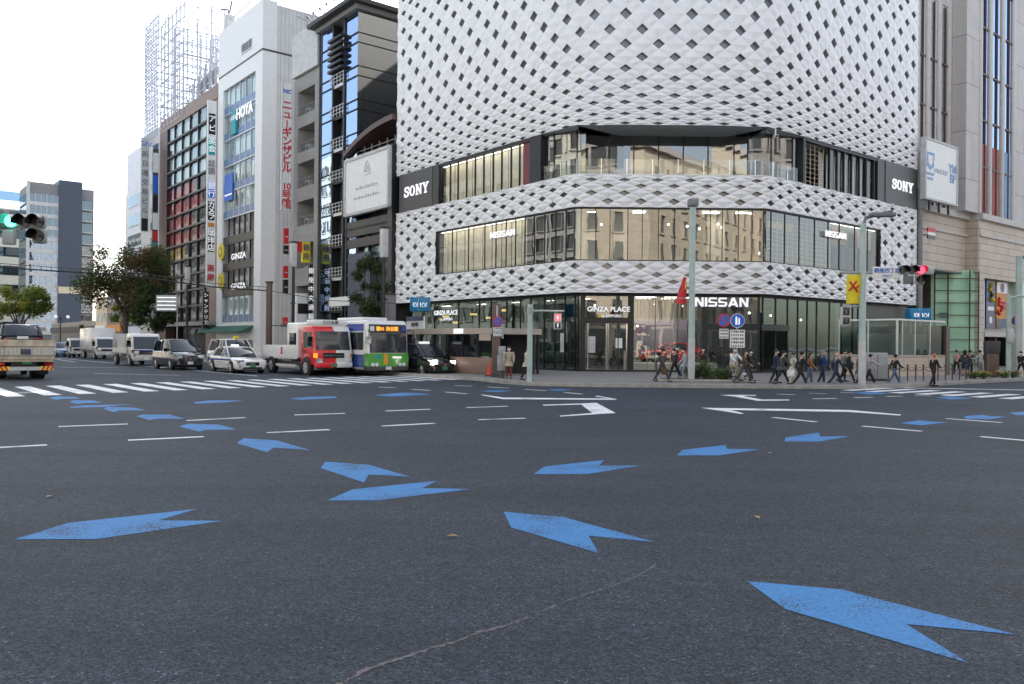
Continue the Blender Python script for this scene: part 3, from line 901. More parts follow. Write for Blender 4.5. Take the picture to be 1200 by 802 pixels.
for i in range(16):
    px = 747 + i * 4.9
    ribbon(mb, uC(px), uC(px + (2.2 if i % 3 else 3.4)), 3.35, Z0 - .2, OG - .8 - .05 * (i % 2), 'beige_curtain')
for px in (762, 772, 790, 796): ribbon(mb, uC(px), uC(px + 1.6), ZP + .1, Z0 - .2, OG - .7, 'beige_curtain')
mb.build('curtain', gw)
mb = MB(); ribbon(mb, uC(747), uC(826), 1.4, 3.6, OG - 4.4, 'poster_violet'); ribbon(mb, uC(744), uC(827), ZP, 1.4, OG - 4.3, 'light_grey'); mb.build('backdrop_panel', gw)
mb = MB()
for px, z in ((520, 4.0), (538, 3.7), (556, 4.2), (488, 3.9), (500, 3.4)): mb.cbox(tuple(gp(uL(px), z, OG - 2.0)), (.5, .5, .14), 'warm_glow')
for px, z in ((702, 4.3), (776, 4.4), (811, 4.3), (755, 3.0)): mb.ball(tuple(gp(uC(px), z, OG - 2)), .06, 'lamp_glow', 6, 4)
for px, z in ((915, 3.9), (940, 3.8), (975, 3.6)): mb.ball(tuple(gp(uR(px), z, OG - 1.6)), .07, 'lamp_glow', 6, 4)
mb.build('ceiling_spotlight', gw)
mat('light_panel', (1.0, 0.92, 0.8), .5, emit=7)
mb = MB()
for a_, b_ in ((750, 775), (785, 822)): slab(mb, uC(a_), uC(b_), Z0 - .15, OG - 1.0, OG - 1.5, 'light_panel'); slab(mb, uC(a_), uC(b_), Z0 - .15, OG - 2.6, OG - 3.0, 'light_panel')
for a_ in (480, 520, 560, 600, 640): slab(mb, uL(a_), uL(a_ + 9), Z0 - .2, OG - 2.2, OG - 2.5, 'light_panel')
mb.build('ceiling_light', gw)
mb = MB()
ribbon(mb, uC(690), uC(699), 1.3, 2.3, OG + .02, 'light_grey'); ribbon(mb, uC(723), uC(731), 1.6, 2.2, OG + .02, 'white')
ribbon(mb, uL(647), uL(652), 1.3, 2.5, OG + .02, 'light_grey'); ribbon(mb, uL(592), uL(600), 1.2, 2.2, OG + .02, 'light_grey')
mb.build('window_notice', gw)
mb = MB()
for px0, px1 in ((690, 712), (714, 736)):
    for px in (px0, px1): bar(mb, uC(px), ZP + .1, 3.1, OG + .06, OG - .02, .07, 'chrome')
mb.cyl(gp(uC(711), .9, OG + .1), gp(uC(711), 1.6, OG + .1), .02, m='chrome'); mb.cyl(gp(uC(715.5), .9, OG + .1), gp(uC(715.5), 1.6, OG + .1), .02, m='chrome')
mb.build('door', gw)
mb = MB(); mb.box(0, 0, 0, 0, 0, 0, 'black') if 0 else None
# grey drain column at the right end
mb.cyl(gp(UT + .28, ZP, .12), gp(UT + .28, 12.2, .12), .2, m='mid_grey'); mb.cbox(tuple(gp(UT + .28, 12.9, .12)), (.55, .55, 1.5), 'soffit_grey')
mb.build('drain_column', gin)

# ---- signs on the building
def serif_word(parent, word, hgt, m, loc, rot, sp=1.08, bold=.018, xs=1.1):
    """bold slab lettering: the word with slab feet added to N and Y"""
    return text(word, hgt / 0.72, m, parent, loc, rot, ext=.04, bold=bold, xs=xs, sp=sp)
def sony_letters():
    """slab serif S O N Y outlines, unit cap height, as (x, z) polygons and tubes"""
    return None
def slab_word(mb, word, h, m, d0=.0, d1=.06, stroke=.2, glyph_w=.92, gap=.16, slabs=True):
    """S O N Y / I A letters from strokes on a facade frame; x runs right when seen from outside"""
    def stroke_path(pts, wd, x0):
        for a, b in zip(pts, pts[1:]):
            A, B = Vector(a), Vector(b); d = (B - A); l = d.length
            if l < 1e-6: continue
            d /= l; nn = Vector((-d.y, d.x)) * wd / 2
            e = d * wd * .12
            P = [A + nn - e, B + nn + e, B - nn + e, A - nn - e]
            mb.prism([(x0 + p.x * h, p.y * h) for p in P], 'y', d0, d1, m)
    x = 0.0; W_ = glyph_w
    tot = {'S': .78, 'O': .95, 'N': 1.05, 'Y': 1.02, 'I': .28, 'A': 1.1}
    width = sum(tot[c] for c in word) + gap * (len(word) - 1)
    x = -width / 2
    for c in word:
        w_ = tot[c]; x0 = x * h; t = stroke
        if c == 'O':
            N = 24; o_, i_ = [], []
            for k in range(N):
                a = 2 * math.pi * k / N
                o_.append((x0 + (w_ / 2 + w_ / 2 * math.cos(a)) * h, (.5 + .51 * math.sin(a)) * h)); i_.append((x0 + (w_ / 2 + (w_ / 2 - t * 1.15) * math.cos(a)) * h, (.5 + (.51 - t * .62) * math.sin(a)) * h))
            for k in range(N):
                j = (k + 1) % N
                mb.prism([o_[k], o_[j], i_[j], i_[k]], 'y', d0, d1, m)
        elif c == 'S':
            pts = [(.96, .70), (.90, .84), (.72, .92), (.45, .93), (.2, .88), (.1, .74), (.18, .61), (.45, .54), (.72, .47), (.88, .38), (.9, .23), (.76, .11), (.5, .06), (.25, .08), (.08, .18), (.03, .32)]
            stroke_path([(a * w_, b) for a, b in pts], t * .85, x0)
            if slabs:
                stroke_path([(.98 * w_, .62), (.98 * w_, .97)], t * .4, x0); stroke_path([(.02 * w_, .03), (.02 * w_, .38)], t * .4, x0)
        elif c == 'N':
            stroke_path([(.2, 0), (.2, 1)], t * .8, x0); stroke_path([(w_ - .17, 0), (w_ - .17, 1)], t * .8, x0)
            stroke_path([(.16, .95), (w_ - .15, .06)], t * 1.15, x0)
            if slabs:
                stroke_path([(0, .05), (.42, .05)], .1, x0); stroke_path([(0, .95), (.36, .95)], .1, x0); stroke_path([(w_ - .4, .95), (w_ + .02, .95)], .1, x0)
        elif c == 'Y':
            stroke_path([(.14, .97), (w_ / 2, .46)], t, x0); stroke_path([(w_ - .14, .97), (w_ / 2, .46)], t * .8, x0); stroke_path([(w_ / 2, .5), (w_ / 2, 0)], t, x0)
            if slabs:
                stroke_path([(-.04, .95), (.4, .95)], .1, x0); stroke_path([(w_ - .4, .95), (w_ + .04, .95)], .1, x0); stroke_path([(w_ / 2 - .22, .05), (w_ / 2 + .22, .05)], .1, x0)
        elif c == 'I':
            stroke_path([(w_ / 2, 0), (w_ / 2, 1)], t * 1.2, x0)
        elif c == 'A':
            stroke_path([(.1, 0), (w_ / 2, .95)], t, x0); stroke_path([(w_ - .1, 0), (w_ / 2, .95)], t, x0); stroke_path([(.3, .25), (w_ - .3, .25)], t * .8, x0)
        x += w_ + gap
    return width * h
def word_sans(mb, word, h, m, xs=1.0):
    """wide extra-bold sans letters N I S S A N"""
    x = 0; t = .25
    tot = {'N': 1.12, 'I': .3, 'S': 1.12, 'A': 1.3}
    width = sum(tot[c] for c in word) + .16 * (len(word) - 1); x = -width / 2
    for c in word:
        w_ = tot[c]
        def pr(pts): mb.prism([((x + a) * h * xs, b * h) for a, b in pts], 'y', 0, .07, m)
        if c == 'N':
            pr([(0, 0), (t, 0), (t, 1), (0, 1)]); pr([(w_ - t, 0), (w_, 0), (w_, 1), (w_ - t, 1)]); pr([(t, 1), (t * 1.3, 1), (w_ - t, .30), (w_ - t, 0), (w_ - t * 1.3, 0), (t, .70)])
        elif c == 'I': pr([(0, 0), (w_, 0), (w_, 1), (0, 1)])
        elif c == 'S':
            pr([(.0, .80), (.14, 1), (w_ - .03, 1), (w_ - .03, .8)]); pr([(0, .5), (0, .8), (t, .8), (t, .6)]); pr([(0, .5), (t, .62), (w_, .5), (w_ - t, .4), (.12, .4)])
            pr([(w_ - t, .2), (w_, .2), (w_, .5), (w_ - t, .4)]); pr([(.02, 0), (w_ - .14, 0), (w_, .2), (.02, .2)])
        elif c == 'A':
            pr([(0, 0), (t * 1.1, 0), (w_ / 2 + .02, .74), (w_ / 2 + .02, 1), (w_ / 2 - .17, 1)]); pr([(w_ - t * 1.1, 0), (w_, 0), (w_ / 2 + .17, 1), (w_ / 2 - .02, 1), (w_ / 2 - .02, .74)])
            pr([(.32, .18), (w_ - .32, .18), (w_ - .40, .36), (.40, .36)])
        x += w_ + .16
    return width
def mirrored(mb):
    """flip x: facade frames run right-to-left when seen from the street"""
    mb.v = [(-x, y, z) for x, y, z in mb.v]; return mb
def wall_sign(name, label, cat, frame, s, z, off, group=None):
    P, ang, d, n = (P1, AL, dL, nL) if frame == 'L' else (P2, AR, -dR, nR)
    p = P + d * (s if frame == 'L' else -s) + n * off
    return T(name, label, cat, (p.x, p.y, z), ang, group)
for fr, a, b, lb in (('L', sl_(467), sl_(505.5), 'dark grey SONY panel sign with white slab letters, on the left wing'),
                     ('R', sr_(1035.5), UR, 'dark grey SONY panel sign with white slab letters, on the right wing')):
    c, hw = (a + b) / 2, abs(a - b) / 2
    t_ = wall_sign('panel_sign', lb, 'sign', fr, c, Z3, 0.06, 'grey panel signs at both ends of the lattice building')
    MB().box(-hw, hw, -.5, 0, .0, Z4 - Z3 - .02, 'sony_panel').build('panel', t_)
    mb = MB(); slab_word(mb, 'SONY', .80 if fr == 'L' else .72, 'letter_white'); mirrored(mb)
    o = mb.build('lettering', t_, (-.25 if fr == 'L' else .0, .03, 1.08))
for fr, px, z, hgt, lb in (('L', 588, 8.95, .42, 'white NISSAN lettering over the cream blinds of the left wing window'), ('R', 978, 9.0, .40, 'white NISSAN lettering beside the posters in the right wing window')):
    t_ = wall_sign('shop_lettering', lb, 'sign', fr, (sl_ if fr == 'L' else sr_)(px), z, 0.0)
    mb = MB(); word_sans(mb, 'NISSAN', hgt, 'letter_white', .92); mirrored(mb); mb.build('lettering', t_)
    MB().box(-1.4, 1.4, -.12, -.08, .0, .03, 'black_metal').build('mounting_rail', t_)
pc = Vector((gp(uC(847), 0, OG + .3)))
t_ = T('shop_lettering', 'large white NISSAN lettering above the showroom entrance on the corner', 'sign', (pc.x, pc.y, 4.17))
mb = MB(); word_sans(mb, 'NISSAN', .56, 'letter_white', .84); mb.v = [(x, -y, z) for x, y, z in mb.v]; mb.build('lettering', t_)
MB().box(-1.4, 1.4, .05, .09, .02, .05, 'black_metal').build('mounting_rail', t_)
pc = gp(uC(714), 0, OG + .18)
t_ = T('entrance_sign', 'GINZA PLACE lettering with a small yellow star logo over the glass corner doors', 'sign', (pc.x, pc.y, 3.85))
text('GINZA PLACE', .42, 'letter_white', t_, (0, 0, .1), bold=.01, ext=.02)
o = MB().cyl((-.55, 0, -.3), (-.55, .03, -.3), .1, n=10, m='yellow').build('logo_disc', t_)
text('by SAPPORO', .22, 'letter_white', t_, (.18, 0, -.3), bold=.01)
t_ = wall_sign('entrance_sign', 'GINZA PLACE lettering with a yellow logo above the subway canopy on the left wing', 'sign', 'L', sl_(516), 3.95, -.45)
text('GINZA PLACE', .5, 'letter_white', t_, (0, 0, .1), FACE, bold=.012, ext=.02)
MB().cyl((.75, 0, -.38), (.75, .03, -.38), .12, n=10, m='yellow').build('logo_disc', t_)
text('by SAPPORO', .28, 'letter_white', t_, (-.1, 0, -.38), FACE, bold=.01)
# security cameras under the big lattice
for px, py, lb in ((905, 157, 'white security camera on a bracket under the big lattice'), (900, 163, 'small black dome camera hanging under the big lattice')):
    p = gp(uR(px) if px > 900 else uC(px - 5), Z4 - .1, .1)
    t_ = T('security_camera', lb, 'camera', p)
    if px > 900:
        MB().cyl((0, 0, 0), (0, 0, -.35), .04, m='white').build('bracket', t_)
        mb = MB(); mb.cyl((0, .2, -.42), (0, -.28, -.5), .11, .11, m='white'); mb.cyl((0, -.28, -.5), (0, -.30, -.503), .08, m='black'); mb.build('body', t_)
    else:
        MB().cyl((0, 0, 0), (0, 0, -.25), .03, m='black').build('bracket', t_)
        MB().ball((0, 0, -.35), .14, 'black_gloss').build('dome', t_)
# ================================================================ buildings down the left street
mat('hoya_white', (0.74, 0.74, 0.74), .45, var=.04, bump=.05)
bands('white_siding', (0.58, 0.58, 0.59), (0.36, 0.36, 0.38), brick=(0.45, 40.0, 0.03), rough=.5, bump=.5, var=.03)
bands('concrete_board', (0.30, 0.29, 0.275), (0.2, 0.2, 0.19), brick=(2.4, 1.2, .02), rough=.8, var=.08)
bands('grey_panel', (0.42, 0.42, 0.42), (0.22, 0.22, 0.22), brick=(1.6, 3.6, .03), rough=.6, var=.05)
mat('brown_frame', (0.22, 0.145, 0.115), .5, var=.06); mat('brown_dark', (0.09, 0.05, 0.045), .5)
mat('aluminium', (0.55, 0.56, 0.57), .35, metal=.6)
mat('navy', (0.03, 0.05, 0.12), .4); mat('sign_blue', (0.02, 0.13, 0.55), .5, var=.04); mat('sign_teal', (0.01, 0.33, 0.36), .5, var=.04)
mat('sign_red', (0.55, 0.02, 0.03), .5, var=.05); mat('sign_yellow', (0.75, 0.60, 0.02), .5); mat('sign_green', (0.1, 0.45, 0.12), .5)
mat('roof_dark', (0.05, 0.05, 0.052), .6); mat('slate_blue', (0.05, 0.065, 0.10), .5, var=.08)
mat('awning_green', (0.03, 0.13, 0.08), .7); mat('orange_sign', (0.6, 0.24, 0.03), .5)
glass('tower_glass', (0.12, 0.15, 0.18), 0.25, 0.005, 0.015, (.45, .62, .9), .7)
glass('tower_side_glass', (0.12, 0.15, 0.18), 0.34, 0.005, 0.015, (.95, .95, .93), 1.0)
glass('office_glass', (0.80, 0.88, 0.90), 0.06, 0.02, 0.02, (.6, .7, .75), .35)
glass('dark_glass', (0.80, 0.81, 0.82), 0.05, 0.01, 0.012, (.5, .52, .55), .25)
glass('blue_glass', (0.25, 0.38, 0.5), 0.16, 0.01, 0.02, (.85, .95, 1))
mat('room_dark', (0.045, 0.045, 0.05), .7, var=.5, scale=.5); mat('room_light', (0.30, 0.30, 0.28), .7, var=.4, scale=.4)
mat('spandrel_blue', (0.08, 0.16, 0.32), .35, var=.1); mat('shade_pale', (0.70, 0.70, 0.62), .7, var=.1)

def left_root(name, label, s0, cat='building', off=0.0, group=None):
    p = P1 + dL * s0 + nL * off
    return T(name, label, cat, (p.x, p.y, 0), AL, group)
def fl_(px, py, s0, off=0.0):
    s, z = SL(px, py, off); return s - s0, z
def zl(px, py, off=0.0): return SL(px, py, off)[1]

# ---- low black framed building with the white billboard
s0, s1 = 20.95, sl_(405)
W1 = s1 - s0
hB = zl(456, 172)
b = left_root('black_framed_building', 'narrow black framed building with a curved roof between glass tower and lattice building', s0)
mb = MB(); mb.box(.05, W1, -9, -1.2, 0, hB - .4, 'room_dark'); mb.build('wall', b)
mb = MB()
mb.box(.0, (sl_(457) - s0), -1.2, .35, ZP, hB, 'black'); mb.box(W1 - .25, W1, -1.2, .15, ZP, hB - .6, 'black_metal')
mb.build('column', b)
mb = MB()     # curved roof: an arc seen from the side
zr0, zr1 = zl(463, 140), zl(410, 184)
arc = [(x, zr1 + (zr0 - zr1) * (1 - ((x) / W1) ** 2.2)) for x in [W1 * i / 14 for i in range(15)]]
mb.prism([(x, z + .35) for x, z in arc] + [(x, z - .1) for x, z in arc[::-1]], 'y', -8, .4, 'brown_dark')
mb.prism([(x, z - .12) for x, z in arc] + [(W1, hB - 1.2), (0, hB - 1.2)], 'y', -7.5, -2.5, 'roof_dark')
mb.build('roof', b)
mb = MB()
for k in range(6):
    mb.cyl((W1 * (k + .5) / 6.5, -.3, hB - .3), (W1 * (k + .5) / 6.5, -.3, hB + .9), .05, n=6, m='mid_grey')
mb.cyl((0, -.3, hB + .6), (W1, -.3, hB + .6), .05, n=6, m='mid_grey')
mb.build('railing', b)
zs = zl(430, 296)
fr = T('window', None, None); fr.parent = b
MB().box(.4, W1 - .2, -.32, -.3, ZP, hB - 6, 'office_glass').build('glazing', fr)
mb = MB(); zz = zl(455, 262)
for k, py in enumerate((262, 270, 284, 300, 318, 336)):
    z = zl(455, py); mb.box(.3, W1, -.3, .12, z, z + (.75 if k < 3 else .22), 'black')
for x in (2.2, 4.4, 6.2): mb.box(x, x + .1, -.3, .0, ZP, hB - 6, 'black')
mb.build('louver', fr)
mb = MB(); mb.box(.5, W1 - .2, -.9, -.8, 6, hB - 6, 'white'); mb.build('blind', fr)
x0, x1 = sl_(436) - s0, sl_(410) - s0
mb = MB(); mb.box(x0, x1, -.3, .25, zl(423, 372), zl(423, 297), 'slate_blue'); mb.build('screen_panel', b)
# billboard (thing of its own)
xa, za_ = fl_(457, 247, s0, .4); xb, zb_ = fl_(406, 256, s0, .4); zt = fl_(456, 173, s0, .4)[1]
t_ = left_root('billboard', 'white framed billboard with a small line drawing, on the black framed building', s0 + (xa + xb) / 2, 'billboard', .55)
hw = (xb - xa) / 2; hz = zt
mb = MB(); mb.box(-hw, hw, -.3, 0, zb_ + .3, zt, 'white'); mb.build('panel', t_)
mb = MB()
for x in (-hw, hw): mb.box(x - .12, x + .12, -.35, .1, zb_ + .15, zt + .12, 'light_grey')
for z in (zb_ + .18, zt): mb.box(-hw, hw, -.35, .1, z - .12, z + .12, 'light_grey')
mb.build('frame', t_)
mat('faint_ink', (0.42, 0.40, 0.42), .6); mat('dark_ink', (0.12, 0.10, 0.11), .6)
mb = MB(); zc = zb_ + (zt - zb_) * .70
for pts in ([(-.5, 0), (-.35, .5), (0, .95), (.35, .5), (.5, 0)], [(-.5, 0), (.5, .1)], [(-.2, .1), (-.1, .5), (.15, .4), (.2, .1)], [(-.6, -.15), (.4, -.25)]):
    mb.tube([(p[0] - .2, .03, zc + p[1]) for p in pts], .022, 'faint_ink', 4)
mb.build('drawing', t_)
mb = MB()
for k, (w0, z) in enumerate(((1.9, -1.3), (2.2, -2.1), (1.7, -3.4))):
    for j in range(11):
        mb.box(-w0 + j * w0 * 2 / 11, -w0 + j * w0 * 2 / 11 + w0 * .12, 0, .012, zc + z, zc + z + .16 + .05 * (j % 3), 'faint_ink')
mb.build('lettering', t_)

# ---- glass corner tower
s0, s1 = sl_(417), sl_(372)
W2 = s1 - s0; H2 = 30.6
b = left_root('glass_tower', 'dark mirrored glass office tower with a flat overhanging roof', s0)
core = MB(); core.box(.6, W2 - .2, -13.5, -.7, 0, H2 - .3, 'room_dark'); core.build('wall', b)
# side toward the lattice building
dsd = 5.6
mb = MB(); mb.box(.02, .55, -14, -dsd, 0, H2, 'grey_panel'); mb.build('side_wall', b)
NF = 9
fh = (H2 - 4.6) / NF
for k in range(NF):
    z = 4.6 + k * fh
    wn_ = T('window', None, None); wn_.parent = b
    g_ = MB()
    xs_ = [0.12, 2.0, 5.2, W2]
    g_.poly([(0.06, 0.05, z), (0.06, -dsd, z), (0.06, -dsd, z + fh), (0.06, 0.05, z + fh)], 'tower_side_glass')
    g_.poly([(0.1, 0.0, z), (W2 * .33, 0.0, z), (W2 * .33, 0.0, z + fh), (0.1, 0.0, z + fh)], 'tower_glass')
    g_.poly([(W2 * .62, 0.0, z), (W2, 0.0, z), (W2, 0.0, z + fh), (W2 * .62, 0.0, z + fh)], 'tower_glass')
    g_.poly([(W2 * .33, -.8, z + .9), (W2 * .62, -.8, z + .9), (W2 * .62, -.8, z + fh), (W2 * .33, -.8, z + fh)], 'dark_glass')
    g_.build('glazing', wn_)
    f_ = MB()
    for zz in (z, z + .85): 
        f_.box(.0, .1, -dsd, .1, zz, zz + .07, 'black_metal'); f_.box(.1, W2 * .33, -.05, .1, zz, zz + .07, 'black_metal'); f_.box(W2 * .62, W2, -.05, .1, zz, zz + .07, 'black_metal')
    f_.box(W2 * .33, W2 * .62, -.8, .05, z - .15, z + .12, 'aluminium' if k % 2 else 'black_metal')
    f_.build('window_frame', wn_)
    r_ = MB()
    for q_ in range(3): r_.cyl((W2 * .30, .25, z + .3 + q_ * .32), (W2 * .66, .25, z + .3 + q_ * .32), .035, n=6, m='aluminium')
    for q_ in range(5): r_.cyl((W2 * (.31 + .08 * q_), .25, z), (W2 * (.31 + .08 * q_), .25, z + 1.0), .03, n=6, m='aluminium')
    r_.build('balcony_rail', wn_)
mb = MB()
for k in range(6):
    z = H2 - 4.6 + k * .55
    mb.bbox(W2 * .30, W2 * .66, -.6, .55, z, z + .3, .08, 'black_metal')
mb.build('roof_louver', b)
mb = MB(); mb.box(-.9, W2 + .6, -14.4, 1.1, H2 + .3, H2 + .65, 'roof_dark'); mb.box(-.3, W2 + .2, -14.2, .4, H2 - .1, H2 + .3, 'mid_grey')
mb.build('roof', b)
mb = MB()
for k in range(7): mb.cyl((-.8 + k * 1.3, 1.0, H2 + .6), (-.8 + k * 1.3, 1.5, H2 + .95), .05, n=6, m='mid_grey'); mb.ball((-.8 + k * 1.3, 1.55, H2 + .95), .14, 'mid_grey', 6, 4)
mb.build('roof_light', b)
mb = MB(); mb.box(W2 * .1, W2 * .6, .0, .3, 5.0, 5.8, 'white'); mb.build('shop_sign', b)
mb = MB()
for x in (W2 * .33, W2 * .62, W2 - .15): mb.box(x - .12, x + .12, -.6, .12, ZP, H2, 'black_metal')
mb.box(.0, .35, -.35, .1, ZP, 4.6, 'black'); mb.build('column', b)
mb = MB(); mb.box(.3, W2, -.35, -.3, ZP, 4.5, 'office_glass'); mb.build('shopfront', b)

# ---- concrete building with open balconies
s0, s1 = sl_(371.5), sl_(342)
W3 = s1 - s0; H3 = zl(342, 47)
b = left_root('concrete_building', 'grey concrete building with stacked balcony openings beside the glass tower', s0)
zlow = zl(342, 97)
mb = MB(); mb.box(.0, W3, -.9, .25, zlow + .15, H3, 'shade_pale' if 0 else 'light_grey'); mb.build('roof_screen', b)
mb = MB(); mb.box(-.55, .0, -10, .05, ZP, H3 + .3, 'dark_grey'); mb.build('pilaster', b)
ops = [zl(357, y) for y in (120, 163, 205, 250, 300, 350)]
sp_ = MB()
x_a, x_b = W3 * .17, W3 * .83
sp_.box(0, W3, -9, -3, 0, zlow, 'concrete_board')
sp_.box(0, x_a, -3, 0, ZP, zlow, 'concrete_board'); sp_.box(x_b, W3, -3, 0, ZP, zlow, 'concrete_board')
tops = sorted(ops)
prev = ZP + 3.2
for z in tops:
    lo, hi = z - 1.15, z + 1.25
    sp_.box(x_a, x_b, -3, 0, prev, lo, 'concrete_board'); prev = hi
sp_.box(x_a, x_b, -3, 0, prev, zlow, 'concrete_board')
sp_.build('wall', b)
for i, z in enumerate(tops):
    rl = MB()
    for q_ in range(9): rl.box(x_a + (x_b - x_a) * q_ / 9, x_a + (x_b - x_a) * q_ / 9 + .04, -.25, -.2, z - 1.15, z - .25, 'mid_grey')
    rl.box(x_a, x_b, -.27, -.18, z - .28, z - .22, 'mid_grey')
    rl.build('balcony_rail', b)
    ac = MB(); ac.bbox(x_b - 1.5, x_b - .6, -1.0, -.5, z - 1.1, z - .35, .04, 'light_grey'); ac.cyl((x_b - 1.05, -.5, z - .72), (x_b - 1.05, -.47, z - .72), .26, m='dark_grey')
    ac.build('air_conditioner', b)
mb = MB()
for x in (W3 * .2, W3 * .7): mb.cyl((x, -.5, H3), (x, -.5, H3 + 1.3), .05, n=6, m='mid_grey'); mb.cyl((x, -.5, H3 + 1.3), (x, .5, H3 + 1.5), .04, n=6, m='mid_grey')
mb.build('roof_bracket', b)
mb = MB(); mb.box(.3, W3 - .2, -2.9, -2.8, ZP, 3.3, 'dark_glass'); mb.box(0, W3, -.1, 1.2, 3.25, 3.5, 'dark_grey'); mb.build('shopfront', b)

# ---- white building with glazed front
s0, s1 = sl_(304.5), sl_(253)
W4 = s1 - s0; H4 = zl(304.5, 1)
b = left_root('white_building', 'tall white building with a ribbed blank side wall and a blue green glass front', s0)
gx0, gx1 = sl_(296.5) - s0, sl_(259) - s0
zt4 = zl(296, 85); zb4 = zl(296, 378); zj = zl(304.5, 61)
mb = MB(); mb.box(.01, W4 - .01, -16, -1.6, 0, H4 - .3, 'white_siding'); mb.build('side_wall', b)
mb = MB()
mb.box(0, gx0, -1.6, 0.0, ZP, H4, 'hoya_white'); mb.box(gx1, W4, -1.6, 0.0, ZP, H4, 'hoya_white')
mb.box(gx0, gx1, -1.6, 0, zt4, H4, 'hoya_white'); mb.box(gx0, gx1, -1.6, 0, zb4 - 1.9, zb4, 'hoya_white')
mb.build('front_wall', b)
mb = MB(); mb.box(-.02, W4, -16, .02, zj, zj + .22, 'dark_grey'); mb.build('shadow_joint', b)
mb = MB(); mb.box(gx0, gx1, -6, -1.4, 0, zt4, 'room_light'); mb.build('interior_wall', b)
nf = 9; fh = (zt4 - zb4) / nf
for k in range(nf):
    z = zb4 + k * fh
    wn_ = T('window', None, None); wn_.parent = b
    dark = k in (1, 2, 3)
    g_ = MB(); g_.poly([(gx0, -.25, z), (gx1, -.25, z), (gx1, -.25, z + fh), (gx0, -.25, z + fh)], 'dark_glass' if dark else 'office_glass'); g_.build('glazing', wn_)
    f_ = MB()
    f_.box(gx0, gx1, -.3, -.12, z, z + .12, 'black_metal' if dark else 'aluminium')
    f_.box(gx0, gx1, -.24, -.16, z + .12, z + .95, 'spandrel_blue' if not dark else 'black')
    for q_ in range(1, 6): f_.box(gx0 + (gx1 - gx0) * q_ / 6 - .04, gx0 + (gx1 - gx0) * q_ / 6 + .04, -.3, -.15, z, z + fh, 'aluminium' if not dark else 'black_metal')
    f_.build('window_frame', wn_)
    if not dark and k in (4, 5, 6, 8):
        bl = MB()
        for q_ in range(4):
            if (q_ + k) % 3: bl.box(gx0 + (gx1 - gx0) * q_ / 4 + .1, gx0 + (gx1 - gx0) * (q_ + 1) / 4 - .2, -.55, -.5, z + 1, z + fh - .3, 'shade_pale')
        bl.build('blind', wn_)
mb = MB(); mb.box(gx0, gx1, -1.2, -.8, ZP, 3.4, 'dark_glass'); mb.build('shopfront', b)
mb = MB(); mb.prism([(-.1, 3.6), (1.5, 2.9), (1.5, 2.75), (-.1, 3.4)], 'x', gx0, W4 + 2, 'awning_green'); mb.build('awning', b)
mb = MB()
xx = W4 - .7
mb.box(xx - .5, xx + .5, -1.5, -.6, H4, H4 + 2.2, 'light_grey'); mb.tube([(xx, -1, H4 + 2.2), (xx + .6, -1, H4 + 3.2), (xx + 1.8, -.6, H4 + 3.4)], .12, 'mid_grey'); mb.tube([(xx, -1, H4 + 2.6), (xx - 1.3, -.8, H4 + 3.5)], .12, 'mid_grey')
mb.tube([(xx, -1, H4 + 1.6), (W4 * .3, -1, H4 + 1.9), (0.5, -1, H4 + 1.2)], .10, 'light_grey')
mb.build('roof_crane', b)
# signs of the white building
def flat_sign(name, label, s, z0, z1, wd, off, m, deep=.25, group=None, cat='sign'):
    p = P1 + dL * s + nL * off
    t = T(name, label, cat, (p.x, p.y, z0), AL, group)
    MB().box(-wd / 2, wd / 2, -deep, 0, 0, z1 - z0, m).build('panel', t)
    return t
t_ = left_root('wall_lettering', 'three grey characters of lettering high on the white building', sl_(286), 'sign', .05)
zc = zl(286, 57)
MB().box(-1.6, 1.6, -.04, .0, zc - .6, zc - .52, 'light_grey').build('rail', t_)
text('銀座第', 1.0, 'mid_grey', t_, (0, .02, zc), FACE, bold=.02)
t_ = flat_sign('wall_sign', 'white HOYA letters over a teal and white panel on the white building glass front', sl_(272), zl(262, 164), zl(262, 137), 1.3, .1, 'sign_teal')
text('HOYA', 1.7, 'letter_white', t_, (-3.4, .05, 1.9), FACE, bold=.03)
text('メガネ', .6, 'letter_white', t_, (0, .03, 1.8), FACE)
for z_, k in ((zl(262, 296), 0), (zl(262, 330), 1)):
    t_ = flat_sign('round_sign', ('upper' if k == 0 else 'lower') + ' round yellow disc sign on the left edge of the white building front', sl_(261.5), z_ - .9, z_ - .85, .2, .25, 'black_metal', group='round yellow signs on the white building')
    mb = MB(); mb.cyl((0, .0, .9), (0, .15, .9), .95, n=24, m='sign_yellow'); mb.cyl((0, .15, .9), (0, .18, .9), .55, n=20, m='dark_ink'); mb.cyl((0, .18, .9), (0, .2, .9), .42, n=20, m='sign_yellow'); mb.build('disc', t_)
    t2 = left_root('shop_lettering', ('upper' if k == 0 else 'lower') + ' row of small white letters along the dark storey of the white building', sl_(279), 'sign', .05, 'white letter rows on the white building')
    MB().box(-2.2, 2.2, -.06, -.02, z_ - 1.2, z_ - 1.14, 'black_metal').build('rail', t2)
    text('ALTA MODA' if 0 else 'GINZA', .9, 'letter_white', t2, (0, .02, z_ - .8), FACE, bold=.02, xs=1.6)
t_ = flat_sign('wall_sign', 'bright blue rectangular sign on the glass of the white building', sl_(266), zl(266, 236), zl(266, 205), 2.6, .02, 'sign_blue', .1)
MB().box(-1.1, 1.1, 0, .02, .6, .75, 'letter_white').build('stripe', t_)

